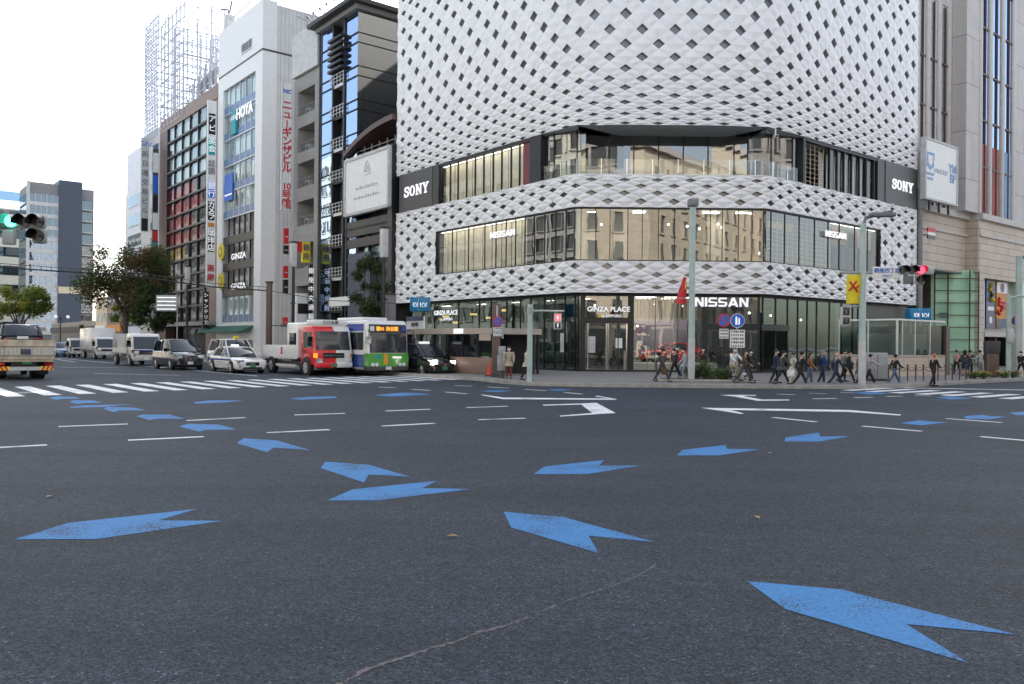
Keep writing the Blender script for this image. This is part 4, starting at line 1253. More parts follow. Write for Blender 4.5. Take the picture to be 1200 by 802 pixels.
# vertical banner sign with Japanese words, standing off the side street corner
def post_sign(name, label, px, y0, y1, off, m, wpx, group=None, deep=.3):
    """tall sign board facing the crossing (normal = nR side)"""
    s = sl_(px, off); p = P1 + dL * s + nL * off
    z1 = SL(px, y0, off)[1]; z0 = SL(px, y1, off)[1]
    t = T(name, label, 'sign', (p.x, p.y, z0), AR, group)
    D = p.y; wd = wpx * D / FPX / max(.3, abs(dR.x * 1 - dR.y * (p.x / p.y)))
    MB().box(-wd / 2, wd / 2, -deep, 0, 0, z1 - z0, m).build('panel', t)
    return t, wd, z1 - z0
t_, wd, hh = post_sign('vertical_sign', 'tall white vertical sign with red Japanese characters and a 10 beside the white building', 334, 99, 247, 1.2, 'white', 11)
mb = MB()
for x in (-wd / 2, wd / 2): mb.box(x - .04, x + .04, -.32, .04, 0, hh, 'light_grey')
mb.build('frame', t_)
chs = ['ニ', 'ュ', 'ー', 'ギ', 'ン', 'ザ', 'ビ', 'ル', '', '10', '号', '館']
for k, c in enumerate(chs):
    if c == 'ー':
        MB().box(-.05, .07, .0, .02, hh * (.80 - .071 * k) - .1, hh * (.80 - .071 * k) + .6, 'sign_red').build('lettering', t_)
    elif c: text(c, 1.0 if c != '10' else .85, 'sign_red', t_, (0, .02, hh * (.82 - .0705 * k)), FACE, bold=.025)
text('NC', .55, 'sign_blue', t_, (0, .02, hh * .93), FACE, bold=.03)

# ---- brown framed building with gridded glass
s0, s1 = sl_(252.5), sl_(185.5)
W5 = s1 - s0; H5 = zl(252.5, 100)
b = left_root('brown_framed_building', 'broad brown framed building with a large gridded window wall', s0)
mb = MB(); mb.box(.01, W5 - .01, -16, -1.8, 0, H5 - .5, 'brown_frame'); mb.build('wall', b)
gx0, gx1 = sl_(240) - s0, sl_(194) - s0
zt5 = zl(240, 124)
mb = MB(); mb.box(0, W5, -1.8, 0, zt5, H5, 'brown_frame'); mb.box(gx1, W5, -1.8, 0, ZP, zt5, 'brown_dark'); mb.box(0, gx0, -1.8, -.1, ZP, zt5, 'brown_frame'); mb.build('front_frame', b)
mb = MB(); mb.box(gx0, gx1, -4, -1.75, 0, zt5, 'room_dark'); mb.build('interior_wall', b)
nf = 13; z5b = 4.2; fh = (zt5 - z5b) / nf; nc = 5
mat('lit_red_room', (0.72, 0.06, 0.05), .6, var=.4, scale=.3); mat('lit_yellow_room', (0.85, 0.5, 0.05), .6, var=.3)
for k in range(nf):
    z = z5b + k * fh
    wn_ = T('window', None, None); wn_.parent = b
    g_ = MB(); g_.poly([(gx0, -.15, z), (gx1, -.15, z), (gx1, -.15, z + fh), (gx0, -.15, z + fh)], 'office_glass' if k > 8 else 'dark_glass'); g_.build('glazing', wn_)
    f_ = MB(); f_.box(gx0, gx1, -.2, .1, z - .12, z + .12, 'black_metal')
    for q_ in range(nc + 1): f_.box(gx0 + (gx1 - gx0) * q_ / nc - .07, gx0 + (gx1 - gx0) * q_ / nc + .07, -.2, .05, z, z + fh, 'black_metal')
    f_.build('window_frame', wn_)
    bl = MB()
    for q_ in range(nc):
        xa, xb = gx0 + (gx1 - gx0) * q_ / nc + .15, gx0 + (gx1 - gx0) * (q_ + 1) / nc - .15
        if k >= 9: mm = 'shade_pale' if q_ >= 2 or k % 2 else 'room_light'
        elif k in (5, 6, 7, 8) and q_ >= 2 - (k % 2): mm = 'lit_red_room'
        elif k == 4 and q_ >= 3: mm = 'lit_yellow_room'
        elif k in (5, 6) and q_ == 1: mm = 'awning_green'
        elif k in (1, 2, 3) and q_ >= 3: mm = 'white' if (k + q_) % 2 else 'room_light'
        else: continue
        bl.box(xa, xb, -.55, -.5, z + .2, z + fh - .25, mm)
    if bl.v: bl.build('blind', wn_)
mb = MB(); mb.box(gx0, gx1, -1.6, -1.2, ZP, 3.9, 'dark_glass'); mb.box(0, W5, -.3, .9, 3.7, 4.15, 'concrete_board'); mb.build('shopfront', b)
t_, wd, hh = post_sign('vertical_sign', 'tall pale vertical sign of stacked tenant plates beside the gridded brown building', 246, 120, 337, .9, 'white', 10)
for a, c, mm in ((.93, .82, 'black'), (.80, .71, 'sign_teal'), (.56, .48, 'sign_blue'), (.46, .36, 'black'), (.345, .325, 'orange_sign'), (.31, .19, 'black')):
    MB().box(-wd * .38, wd * .38, 0, .05, hh * c, hh * a, mm).build('plate', t_)
for k, (c, z) in enumerate((('ア', .90), ('ビ', .85), ('英', .78), ('会', .74), ('話', .66), ('語', .62), ('銀', .54), ('行', .50), ('カ', .44), ('メ', .41), ('ラ', .38), ('珈', .29), ('琲', .25), ('店', .21))):
    text(c, hh * .04, 'letter_white' if k not in (4, 5) else 'dark_ink', t_, (0, .07, hh * z), FACE)
text('画', hh * .04, 'sign_red', t_, (0, .05, hh * .10), FACE, bold=.02); text('廊', hh * .04, 'sign_red', t_, (0, .05, hh * .05), FACE, bold=.02)
t_, wd, hh = post_sign('vertical_sign', 'dark vertical banner sign with white characters low on the brown building corner', 241, 342, 385, .9, 'black', 7)
for k, c in enumerate('シャンテリア'): text(c, hh * .13, 'letter_white', t_, (0, .02, hh * (.9 - .15 * k)), FACE)

# rooftop steel frames (one thing per frame)
mat('steel_frame', (0.42, 0.46, 0.54), .5, var=.05)
mat('steel_white', (0.62, 0.66, 0.74), .5, var=.05)
def space_frame(name, label, s, x1, y0, z0, z1, nx, ny, nz, r, m='steel_frame', diag=True):
    p = P1 + dL * s
    t = T(name, label, 'steel frame', (p.x, p.y, z0), AL)
    h = z1 - z0
    X = [x1 * i / nx for i in range(nx + 1)]; Y = [y0 * i / ny for i in range(ny + 1)]; Z = [h * i / nz for i in range(nz + 1)]
    up, ho, di = MB(), MB(), MB()
    for i, x in enumerate(X):
        for j, y in enumerate(Y):
            if 0 < i < nx and 0 < j < ny: continue
            up.cyl((x, y, 0), (x, y, h + random.uniform(0, .8)), r * 1.4, n=5, m=m, caps=False)
    for z in Z:
        for y in (0, y0): ho.cyl((0, y, z), (x1, y, z), r, n=5, m=m, caps=False)
        for x in (0, x1): ho.cyl((x, 0, z), (x, y0, z), r, n=5, m=m, caps=False)
    if diag:
        rd = random.Random(7)
        for k in range(nz):
            for i in range(nx):
                if rd.random() < .7: di.cyl((X[i], 0, Z[k]), (X[i + 1], 0, Z[k + 1]), r * .7, n=4, m=m, caps=False)
                if rd.random() < .35: di.cyl((X[i + 1], y0, Z[k]), (X[i], y0, Z[k + 1]), r * .7, n=4, m=m, caps=False)
            for j in range(ny):
                if rd.random() < .7: di.cyl((0, Y[j], Z[k]), (0, Y[j + 1], Z[k + 1]), r * .7, n=4, m=m, caps=False)
                if rd.random() < .35: di.cyl((x1, Y[j + 1], Z[k]), (x1, Y[j], Z[k + 1]), r * .7, n=4, m=m, caps=False)
    up.build('upright', t); ho.build('crossbar', t)
    if di.v: di.build('brace', t)
    return t
sF = sl_(182)
space_frame('rooftop_frame', 'tall cage of thin pale steel lattice on the roofs at the far left', sF, 6.5, -9.5, 31.0, SL(182, 25)[1] + .3, 8, 7, 17, .07)
space_frame('rooftop_frame', 'second pale steel cage standing higher behind the brown building roof', sl_(212), 10, -16.0, 31.5, SL(212, 22)[1] + 1.5, 6, 9, 9, .08, diag=False)
t_ = T('sign_truss', 'curved white truss with round discs on the brown building roof', 'steel frame', tuple(P1 + dL * sl_(250) + Vector((0, 0, H5 - .6))), AL)
mb = MB(); dk = MB()
for k in range(7):
    x = k * 2.1 + .5; h_ = 7.2 - .5 * k
    mb.cyl((x, -1.5, 0), (x, -1.5, h_), .09, n=5, m='steel_frame'); mb.cyl((x, -1.5, 0), (x + 1.8, -1.0, h_ * .8), .10, n=5, m='steel_frame'); mb.cyl((x + 1.8, -1.5, 0), (x, -1.0, h_ * .9), .10, n=5, m='steel_frame')
    for q_ in range(4): mb.cyl((x, -1.5, h_ * (q_ + 1) / 4), (x + 2.1, -1.5, (h_ - .3) * (q_ + 1) / 4), .05, n=5, m='white')
mb.build('truss', t_)
for k in range(5):
    x = k * 2.3 + 1.6
    for q_ in range(2): MB().cyl((x, -2.0, 1.6 + q_ * 2.4 - k * .2), (x, -1.9, 1.6 + q_ * 2.4 - k * .2), 1.0, n=14, m='mid_grey').build('disc', t_)

# ---- narrow pale building with stacked signs, and its neighbour
s0, s1 = sl_(185), sl_(164)
b = left_root('pale_narrow_building', 'narrow pale grey building with stacked signs left of the brown building', s0)
W6 = s1 - s0; H6 = zl(185, 147) - .4
mb = MB(); mb.box(.01, W6, -12, 0, 0, H6, 'light_grey'); mb.build('wall', b)
for k in range(8):
    z = 4.5 + k * 3.3
    MB().box(.6, W6 * .45, -.02, .05, z, z + 2.2, 'blue_glass').build('window', b)
for i, (z0_, z1_, mm) in enumerate(((.83, .95, 'white'), (.68, .81, 'sign_blue'), (.55, .66, 'black'), (.42, .53, 'white'), (.34, .41, 'sign_red'), (.22, .33, 'sign_teal'), (.12, .21, 'sign_green'), (.0, .11, 'sign_red'))):
    pass
t_, wd, hh = post_sign('vertical_sign', 'vertical stack of coloured tenant plates at the far left building edge', 180.5, 176, 338, .8, 'dark_grey', 6.5)
for z0_, z1_, mm in ((.83, .97, 'white'), (.68, .81, 'sign_blue'), (.55, .66, 'black'), (.42, .54, 'white'), (.34, .41, 'sign_red'), (.22, .33, 'sign_teal'), (.12, .21, 'sign_green'), (.0, .11, 'sign_red')):
    MB().box(-wd * .45, wd * .45, 0, .06, hh * z0_, hh * z1_, mm).build('plate', t_)
t_, wd, hh = post_sign('vertical_sign', 'long pale grey vertical sign with dark characters, leftmost of the stacked signs', 168, 163, 272, .9, 'light_grey', 9)
text('GN', hh * .07, 'sign_blue', t_, (0, .02, hh * .93), FACE, xs=1.2)
for k, c in enumerate('新日通交易ビル'): text(c, hh * .07, 'dark_ink', t_, (0, .02, hh * (.82 - .1 * k)), FACE)
MB().box(-wd * .4, wd * .4, 0, .03, .1, hh * .14, 'black').build('plate', t_)
s0, s1 = sl_(164), sl_(143)
b = left_root('pale_glass_building', 'pale blue white building furthest down the row behind the brown building', s0)
mb = MB(); mb.box(.01, s1 - s0, -10, -.5, 0, zl(160, 172), 'steel_white'); mb.box((s1 - s0) * .5, s1 - s0 + 1, -9.5, -.6, 0, zl(145, 226) - .3, 'light_grey'); mb.build('wall', b)
for k in range(7): MB().box(.4, (s1 - s0) * .9, -.48, -.42, 4 + k * 3.1, 5.8 + k * 3.1, 'blue_glass').build('window', b)

# low shops behind the trees
def low_shop(label, sA, sB, h, wallm, signm, off=0.0, sign_z=3.2):
    b = left_root('low_shop_building', label, sA, off=off)
    W_ = sB - sA
    MB().box(0, W_, -10, 0, 0, h, wallm).build('wall', b)
    MB().box(.3, W_ - .3, -.02, .25, sign_z, sign_z + 1.1, signm).build('shop_sign', b)
    MB().box(.3, W_ - .3, -.02, .05, ZP, sign_z - .2, 'dark_glass').build('shopfront', b)
    n = int((h - sign_z - 1.5) / 2.6)
    for k in range(max(n, 0)):
        for q_ in range(3): MB().box(W_ * (q_ + .2) / 3, W_ * (q_ + .8) / 3, -.02, .05, sign_z + 1.8 + k * 2.6, sign_z + 3.2 + k * 2.6, 'blue_glass').build('window', b)
    return b
low_shop('brown shop building with a long orange sign behind the tree', sl_(143), sl_(126), 11.5, 'brown_frame', 'orange_sign')
low_shop('beige low shop building with a white sign beyond the orange one', sl_(125), sl_(112), 9.0, 'cream', 'white')
low_shop('low grey building with dark shutters at the foot of the far dark tower', sl_(111), sl_(60), 5.2, 'concrete_board', 'roof_dark')
# ---- far dark tower
s0 = sl_(30)
b = left_root('far_tower', 'distant office tower with a dark slate slab and pale glass floors', s0)
HF = SL(30, 213)[1]
ext = lambda px: -(onplane(px, 300, P1 + dL * s0, nR) - (P1 + dL * s0)).dot(dR)     # local y of an image column on the side face
yA, yB, yC = ext(68), ext(95), ext(110)
MB().box(.6, 14, yC, -.4, 0, HF - .6, 'mid_grey').build('wall', b)
MB().box(-.7, 13, yB, yA, 0, HF + .9, 'slate_blue').build('slab_tower', b)
MB().box(-.1, .6, -.6, 0.05, 0, HF, 'light_grey').build('corner_pier', b)
nf = 12; fh = (HF - 6) / nf
for k in range(nf):
    z = 3 + k * fh
    mb = MB(); mb.box(.02, .5, yA, -.6, z + .9, z + fh, 'blue_glass'); mb.box(-.08, .5, yA, -.6, z, z + .9, 'light_grey'); mb.box(1, 12, -.4, .0, z + .6, z + fh, 'blue_glass')
    for q_ in range(5): mb.box(-.05, .02, yA + (-.6 - yA) * q_ / 5, yA + (-.6 - yA) * q_ / 5 + .12, z + .9, z + fh, 'light_grey')
    mb.build('window', b)
    mb = MB(); mb.box(.2, .6, yC + .4, yB - .2, z, z + fh * .8, 'blue_glass'); mb.box(-.3, .6, yC + .2, yB, z - .15, z + .05, 'light_grey'); mb.build('balcony', b)
mb = MB(); mb.box(.2, .9, yA, -.6, HF - 3.0, HF - .2, 'mid_grey')
for k in range(4): mb.cyl((1.5, yA * (.3 + .15 * k), HF - 3), (1.5, yA * (.3 + .15 * k), HF - .5), .35, m='dark_grey')
mb.build('roof_plant', b)
MB().box(-.9, -.7, yB, yA, zl(80, 330), zl(80, 320), 'cream').build('band_sign', b)
s0 = sl_(22)
b = left_root('pale_far_building', 'pale low building at the left edge beyond the far tower', s0 + 15)
HH = SL(15, 243)[1] * 1.0
MB().box(0, 60, -20, 6, 0, HH, 'shade_pale').build('wall', b)
for k in range(8): MB().box(-.12, .0, -18, 5, 4 + k * 5, 6.5 + k * 5, 'blue_glass').build('window', b)

# pale block seen above the concrete building
pb = P1 + dL * sl_(352) - nL * 24
b = T('pale_office_block', 'pale office block rising behind the concrete building roof', 'building', (pb.x, pb.y, 0), AL)
MB().box(-12, 6, -10, 0, 0, 44, 'steel_white').build('wall', b)
for k in range(12): MB().box(-11.5, 5.5, .0, .06, 4 + k * 3.3, 5.8 + k * 3.3, 'blue_glass').build('window', b)
# side-street signs between white and concrete buildings
for i, (y0, y1, mm, lb) in enumerate(((268, 286, 'sign_red', 'small red sign projecting into the side street, upper'), (288, 298, 'black', 'small black sign under the upper red one in the side street'), (312, 326, 'sign_red', 'small red sign projecting into the side street, lower'), (328, 344, 'black', 'dark sign under the lower red one in the side street'), (372, 382, 'lit_red_room', 'faded red sign close to the pavement of the side street'))):
    t_, wd, hh = post_sign('projecting_sign', lb, 334.5, y0, y1, .3, mm, 5.5, 'small signs stacked in the side street')
    MB().box(-wd * .3, wd * .3, 0, .02, hh * .4, hh * .5, 'light_grey').build('lettering', t_)
t_, wd, hh = post_sign('projecting_sign', 'yellow sign with a red end plate in front of the concrete building', 358, 284, 308, 1.0, 'sign_yellow', 9)
text('銀', hh * .36, 'dark_ink', t_, (0, .02, hh * .7), FACE, bold=.02); text('座', hh * .36, 'dark_ink', t_, (0, .02, hh * .28), FACE, bold=.02)
MB().box(wd / 2, wd / 2 + .6, -.3, -.1, hh * .5, hh, 'sign_red').build('end_plate', t_)
t_, wd, hh = post_sign('projecting_sign', 'white and black hanging sign near the red truck beside the concrete building', 355, 344, 392, 1.2, 'white', 16)
MB().box(-wd * .4, wd * .4, 0, .03, hh * .5, hh * .75, 'black').build('plate', t_)
t_, wd, hh = post_sign('projecting_sign', 'long thin black and white banner on the glass tower edge', 364, 310, 392, .8, 'black', 4)
for k in range(6): text('銀座中央通'[k % 5], hh * .09, 'letter_white', t_, (0, .02, hh * (.9 - .13 * k)), FACE)

# ================================================================ buildings on the right street
bands('stone_tile', (0.56, 0.47, 0.385), (0.22, 0.18, 0.15), brick=(3.0, .62, .025), rough=.6, bump=.4, var=.10)
bands('pale_stone', (0.50, 0.47, 0.455), (0.2, 0.18, 0.18), brick=(2.6, 3.9, .03), rough=.6, bump=.3, var=.06)
mat('pier_stone', (0.50, 0.47, 0.44), .6, var=.08)
mat('mint_panel', (0.46, 0.64, 0.52), .35, var=.1, scale=.6)
glass('mint_glass', (0.86, 0.96, 0.90), 0.06, 0.02, 0.01, (.7, .9, .8), .4)
def right_root(name, label, s, cat='building', off=0.0, group=None, z=0):
    p = P2 + dR * s + nR * off
    return T(name, label, cat, (p.x, p.y, z), AR, group)
zr = lambda px, py, off=0.0: SR(px, py, off)[1]
sC = UT - UL - UC + .6
b = right_root('stone_building', 'tall stone building with arched windows above a beige tiled base, right of the lattice', sC)
X = lambda px, off=0.0: -(sr_(px, off) - sC)          # local x of image column (negative = further)
RC = -1.0                                             # recess of the part next to the lattice building
zb0 = zr(1147, 257); Htop = 46.0
xP = X(1147); xR = X(1131, RC)
mb = MB()   # tiled base
mb.box(xR, 0, -10, RC, zr(1131, 320, RC) , zb0, 'stone_tile'); mb.box(-42, xP, -10, 0, zr(1170, 328), zb0, 'stone_tile'); mb.box(xP, X(1153), -10, 0, ZP, zr(1170, 328), 'stone_tile')
mb.box(xP, xR, -10, -.02, zr(1131, 320, RC), zb0, 'stone_tile')
mb.build('base_wall', b)
mb = MB(); mb.box(-42, .0, -10, RC + .3, zb0, zb0 + .5, 'pier_stone'); mb.box(-42, xP + .05, -10, .3, zb0, zb0 + .5, 'pier_stone'); mb.box(-42, xP + .03, -10, .15, zb0 - 1.4, zb0 - 1.2, 'pier_stone'); mb.box(xR, 0, -10, RC + .15, zb0 - 1.4, zb0 - 1.2, 'pier_stone')
mb.build('cornice', b)
# upper storeys
mat('poster_red', (0.30, 0.055, 0.045), .6, var=.3, scale=.4); mat('crest_blue', (0.17, 0.32, 0.55), .5)
def arch_window(parent, x0, x1, z0, z1, y, gm='tower_glass'):
    w_ = T('window', None, None); w_.parent = parent
    xc = (x0 + x1) / 2; hw = abs(x1 - x0) / 2
    n = 8; top = []
    for k in range(n + 1):
        a = math.pi * k / n; top.append((xc + hw * math.cos(a), z1 - hw * 1.6 + hw * 1.6 * math.sin(a)))
    MB().add([(x, y, z) for x, z in [(xc - hw, z0), (xc + hw, z0)] + top], [tuple(range(n + 3))], gm).build('glazing', w_)
    f = MB(); f.box(xc - .05, xc + .05, y, y + .12, z0, z1 - .1, 'brown_dark')
    z = z0
    while z < z1 - 1: f.box(xc - hw, xc + hw, y, y + .1, z, z + .14, 'brown_dark'); z += 3.9
    f.build('window_frame', w_)
    return w_
mb = MB()
y_ = RC + .25
mb.box(xR, .0, -10, y_ - .5, zb0 + .5, Htop, 'pale_stone'); mb.box(-42, xP, -10, -.3, zb0 + .5, Htop, 'pale_stone')
mb.box(X(1115, RC), X(1147) + 1.7, y_ - .5, RC - .02, zb0 + .5, Htop, 'pale_stone')
mb.box(X(1147), X(1131) , -3, -.05, zb0 + .5, Htop, 'pale_stone')
mb.build('upper_wall', b)
def pier(x, w_, y0, y1, z0, z1):
    MB().bbox(x - w_ / 2, x + w_ / 2, y0, y1, z0, z1, .12, 'pier_stone').build('pier', b)
za_ = zr(1095, 0, RC)
for px in (1075.5, 1087.5, 1101, 1113): pier(X(px, RC), .62, y_ - .7, y_ - .34, zb0 + .5, Htop)
for px0, px1 in ((1078, 1084.5), (1091, 1098), (1104.5, 1110.5)):
    arch_window(b, X(px0, RC), X(px1, RC), zb0 + .5, za_ + .1, y_ - .46, 'dark_glass')
mb = MB()
for px0, px1 in ((1077, 1086), (1089, 1099.5), (1103, 1112)): mb.box(X(px0, RC), X(px1, RC), y_ - .5, y_ - .42, za_ + .2, Htop, 'pale_stone')
mb.build('arch_head', b)
for px in (1147.5, 1159.5, 1174, 1186.5): pier(X(px), .62, -.5, .04, zb0 + .5, Htop)
for px0, px1 in ((1149.5, 1157), (1162.5, 1171), (1177, 1184.5)):
    w_ = arch_window(b, X(px0), X(px1), zb0 + .5, Htop - 2, -.12, 'tower_glass')
    MB().box(X(px0 + .5), X(px1 - .5), -.11, -.09, zb0 + .6, zb0 + 6.4, 'poster_red' if px0 < 1170 else 'crest_blue').build('poster', w_)
MB().box(X(1087), X(1079), -1.9, -1.8, 1, 2, 'lit_red_room') if 0 else None
# ground floor: mint glass wall, entrance
gm = T('glass_front', None, None); gm.parent = b
rp = P2 + dR * sC
def loc2(p):
    q = p - rp; return (-q.dot(dR), q.dot(nR))
A_ = P2 + dR * sr_(1147) + nR * -.1
gx = lambda px: loc2(Vector((A_.y * (ray(px, 400).x / ray(px, 400).y), A_.y, 0)))
zg = zr(1131, 320, RC) + .2
def gpanel(mb, px0, px1, z0, z1, back, m):
    (xa, ya), (xb, yb) = gx(px0), gx(px1)
    mb.add([(xa, ya - back, z0), (xb, yb - back, z0), (xb, yb - back, z1), (xa, ya - back, z1)], [(0, 1, 2, 3)], m)
mb = MB(); gpanel(mb, 1094, 1147, ZP, zg, .25, 'mint_panel'); mb.build('backing', gm)
mb = MB(); gpanel(mb, 1094, 1147, ZP, zg, .0, 'mint_glass'); mb.build('glazing', gm)
mb = MB()
for k in range(8):
    z = ZP + .25 + k * 1.02
    (xa, ya), (xb, yb) = gx(1094), gx(1147)
    mb.add([(xa, ya + o, zz) for o in (.0, .06) for zz in (z, z + .07)] + [(xb, yb + o, zz) for o in (.0, .06) for zz in (z, z + .07)], [(0, 1, 5, 4), (2, 3, 7, 6), (1, 3, 7, 5), (0, 2, 6, 4)], 'brown_dark')
for px in (1094.5, 1110, 1135.5, 1146): x_, yy_ = gx(px); mb.box(x_ - .04, x_ + .04, yy_, yy_ + .08, ZP, zg, 'brown_dark')
mb.build('window_frame', gm)
mb = MB()
for z, px0, px1 in ((4.6, 1100, 1109), (4.3, 1100, 1111), (2.9, 1097, 1106), (2.5, 1096, 1107), (2.2, 1097, 1103)): gpanel(mb, px0, px1, z, z + .1, -.02, 'slate_blue')
mb.build('lettering', gm)
mat('teal_wall', (0.09, 0.17, 0.17), .4, var=.3)
MB().box(xP, 3.2, -5.2, -5.0, 0, zg + 1.5, 'teal_wall').build('inner_wall', b)
MB().box(-42, X(1153) - .01, -10, -3.1, 0, zr(1170, 328), 'room_dark').build('hall_wall', b)
mb = MB(); mb.box(xR + .0, .0, -10, RC - .02, zr(1131, 320, RC) - .12, zr(1131, 320, RC), 'soffit_grey'); mb.build('soffit', b)
zs0 = zr(1170, 395)
mb = MB(); mb.box(X(1153), X(1196), -1.0, -.9, zs0, zr(1170, 328), 'pier_stone'); mb.box(X(1196), -42, -1.0, -.0, ZP, zr(1170, 328), 'mint_panel'); mb.build('poster_wall', b)
en = T('entrance', None, None); en.parent = b
MB().box(X(1153), X(1190), -3.0, -2.9, ZP, zs0, 'room_dark').build('doorway', en)
mb = MB(); mb.box(X(1153), X(1190), -1.0, .1, zs0, zs0 + .35, 'pier_stone'); mb.build('lintel', en)
mb = MB()
for px in (1157, 1176): mb.box(X(px) - .1, X(px) + .1, -1.2, -.6, ZP, zs0, 'black')
mb.box(X(1165) - .3, X(1165) + .5, -2.6, -2.5, 1.2, 3.0, 'warm_glow'); mb.build('door', en)
# hanging posters in the entrance bay
for px0, px1, y0, y1, mm, lb in ((1153.5, 1161, 327, 384, 'white', 'tall white poster with a dark bust shape, leftmost over the stone entrance'),
                             (1163, 1173, 327, 384, 'navy', 'navy poster with a yellow figure shape, second over the stone entrance'),
                             (1175, 1187, 330, 384, 'orange_sign', 'orange and red poster under a white crest, third over the stone entrance')):
    za2, zb2 = zr(px0, y1), zr(px0, y0)
    t_ = right_root('poster_banner', lb, (sr_(px0) + sr_(px1)) / 2, 'poster', -.5, 'posters over the stone building entrance', za2)
    w_ = abs(sr_(px1) - sr_(px0)) / 2; h_ = zb2 - za2
    MB().box(-w_, w_, -.12, 0, 0, h_, mm).build('panel', t_)
    mb = MB()
    if mm == 'white':
        mb.prism([(-w_ * .8, h_), (w_ * .8, h_), (w_ * .3, h_ * .62), (-w_ * .1, h_ * .5), (-w_ * .8, h_ * .7)], 'y', 0, .02, 'dark_grey'); mb.prism([(-w_ * .3, h_ * .33), (w_ * .3, h_ * .33), (w_ * .3, h_ * .45), (-w_ * .3, h_ * .45)], 'y', 0, .02, 'slate_blue')
    elif mm == 'navy':
        mb.tube([(0, .03, h_ * .92), (w_ * .3, .03, h_ * .8), (-w_ * .2, .03, h_ * .68), (w_ * .35, .03, h_ * .6), (-w_ * .4, .03, h_ * .58)], w_ * .22, 'sign_yellow', 6)
        mb.cyl((0, 0, h_ * .16), (0, .02, h_ * .16), w_ * .35, n=12, m='white'); mb.box(-w_ * .7, w_ * .7, 0, .02, h_ * .36, h_ * .44, 'white')
    else:
        mb.prism([(-w_, h_ * .76), (w_, h_ * .76), (w_, h_), (-w_, h_)], 'y', 0, .02, 'white'); mb.cyl((0, .02, h_ * .88), (0, .04, h_ * .88), w_ * .4, n=6, m='mid_grey')
        for k in range(6): mb.tube([(random.uniform(-w_, w_), .02, h_ * (.3 + .07 * k)), (random.uniform(-w_, w_), .02, h_ * (.35 + .05 * k))], w_ * .16, 'sign_red', 5)
        mb.box(-w_, w_, 0, .03, 0, h_ * .2, 'navy')
    mb.build('artwork', t_)
# white billboard with a blue crest
za2, zb2 = zr(1073, 229, .6), zr(1073, 154, .6)
s_a, s_b = UT - UL - UC + .05, sr_(1120, .6)
t_ = right_root('billboard', 'white billboard with a pale blue crest and letters above the beige stone base', (s_a + s_b) / 2, 'billboard', .6, None, za2)
w_ = (s_b - s_a) / 2; h_ = zb2 - za2 - .2
MB().box(-w_, w_, -.3, 0, 0, h_, 'white').build('panel', t_)
mb = MB()
for x in (-w_, w_): mb.box(x - .08, x + .08, -.35, .06, -.08, h_ + .08, 'light_grey')
for z in (0, h_): mb.box(-w_, w_, -.35, .06, z - .08, z + .08, 'light_grey')
mb.build('frame', t_)
mat('faint_blue', (0.38, 0.46, 0.58), .5)
mb = MB(); cx_ = w_ * .72
mb.prism([(cx_ - .7, h_ * .78), (cx_ + .7, h_ * .78), (cx_ + .55, h_ * .55), (cx_, h_ * .48), (cx_ - .55, h_ * .55)], 'y', 0, .02, 'crest_blue')
mb.prism([(cx_ - .4, h_ * .73), (cx_ + .4, h_ * .73), (cx_ + .3, h_ * .60), (cx_, h_ * .55), (cx_ - .3, h_ * .60)], 'y', .02, .03, 'white')
mb.box(cx_ - .6, cx_ + .6, 0, .02, h_ * .40, h_ * .44, 'crest_blue'); mb.box(cx_ - .45, cx_ + .45, 0, .02, h_ * .32, h_ * .36, 'crest_blue')
mb.build('crest', t_)
text('UNITED', .5, 'faint_blue', t_, (.15, .02, h_ * .5), FACE, sp=1.3)
text('YM\nBP', .95, 'crest_blue', t_, (-w_ * .70, .02, h_ * .52), FACE, bold=.02, line=.8)
mb = MB()
for x in (-w_ * .6, 0, w_ * .6): mb.box(x - .08, x + .08, -.25, -.1, -.8, 0, 'dark_grey')
mb.build('strut', t_)
# small red, white and black flag sign
s_ = sr_(1091, .3)
t_ = right_root('projecting_sign', 'small red white and black square sign on the beige stone base', s_, 'sign', 0.3, None, zr(1091, 280, .3))
h_ = zr(1091, 267, .3) - zr(1091, 280, .3)
MB().box(-.6, .6, -.1, 0, 0, h_ * .33, 'black').build('lower_plate', t_)
MB().box(-.6, .6, -.1, 0, h_ * .33, h_ * .6, 'white').build('middle_plate', t_)
MB().box(-.6, .6, -.1, 0, h_ * .6, h_, 'sign_red').build('upper_plate', t_)
MB().cyl((.2, -.05, h_ * .4), (.2, -1.6, h_ * .4), .04, m='dark_grey').build('bracket', t_)
# next building down the right street
b = right_root('arched_annex', 'lower stone building with narrow arched windows at the right edge', sr_(1187.5) + .3)
Hn = zr(1194, 42) 
MB().box(-30, 0, -12, -.9, zb0 + .5, Hn, 'pale_stone').build('wall', b)
MB().box(-30, 0, -12, -.5, Hn, Hn + 1.0, 'pier_stone').build('cornice', b)
for k in range(6):
    x = -1.6 - k * 2.2
    arch_window(b, x - .6, x + .6, zb0 + .6, Hn - 3.5, -.85, 'dark_glass')
    MB().bbox(x + .75, x + 1.4, -.9, -.4, zb0 + .6, Hn - .2, .08, 'pier_stone').build('pier', b)

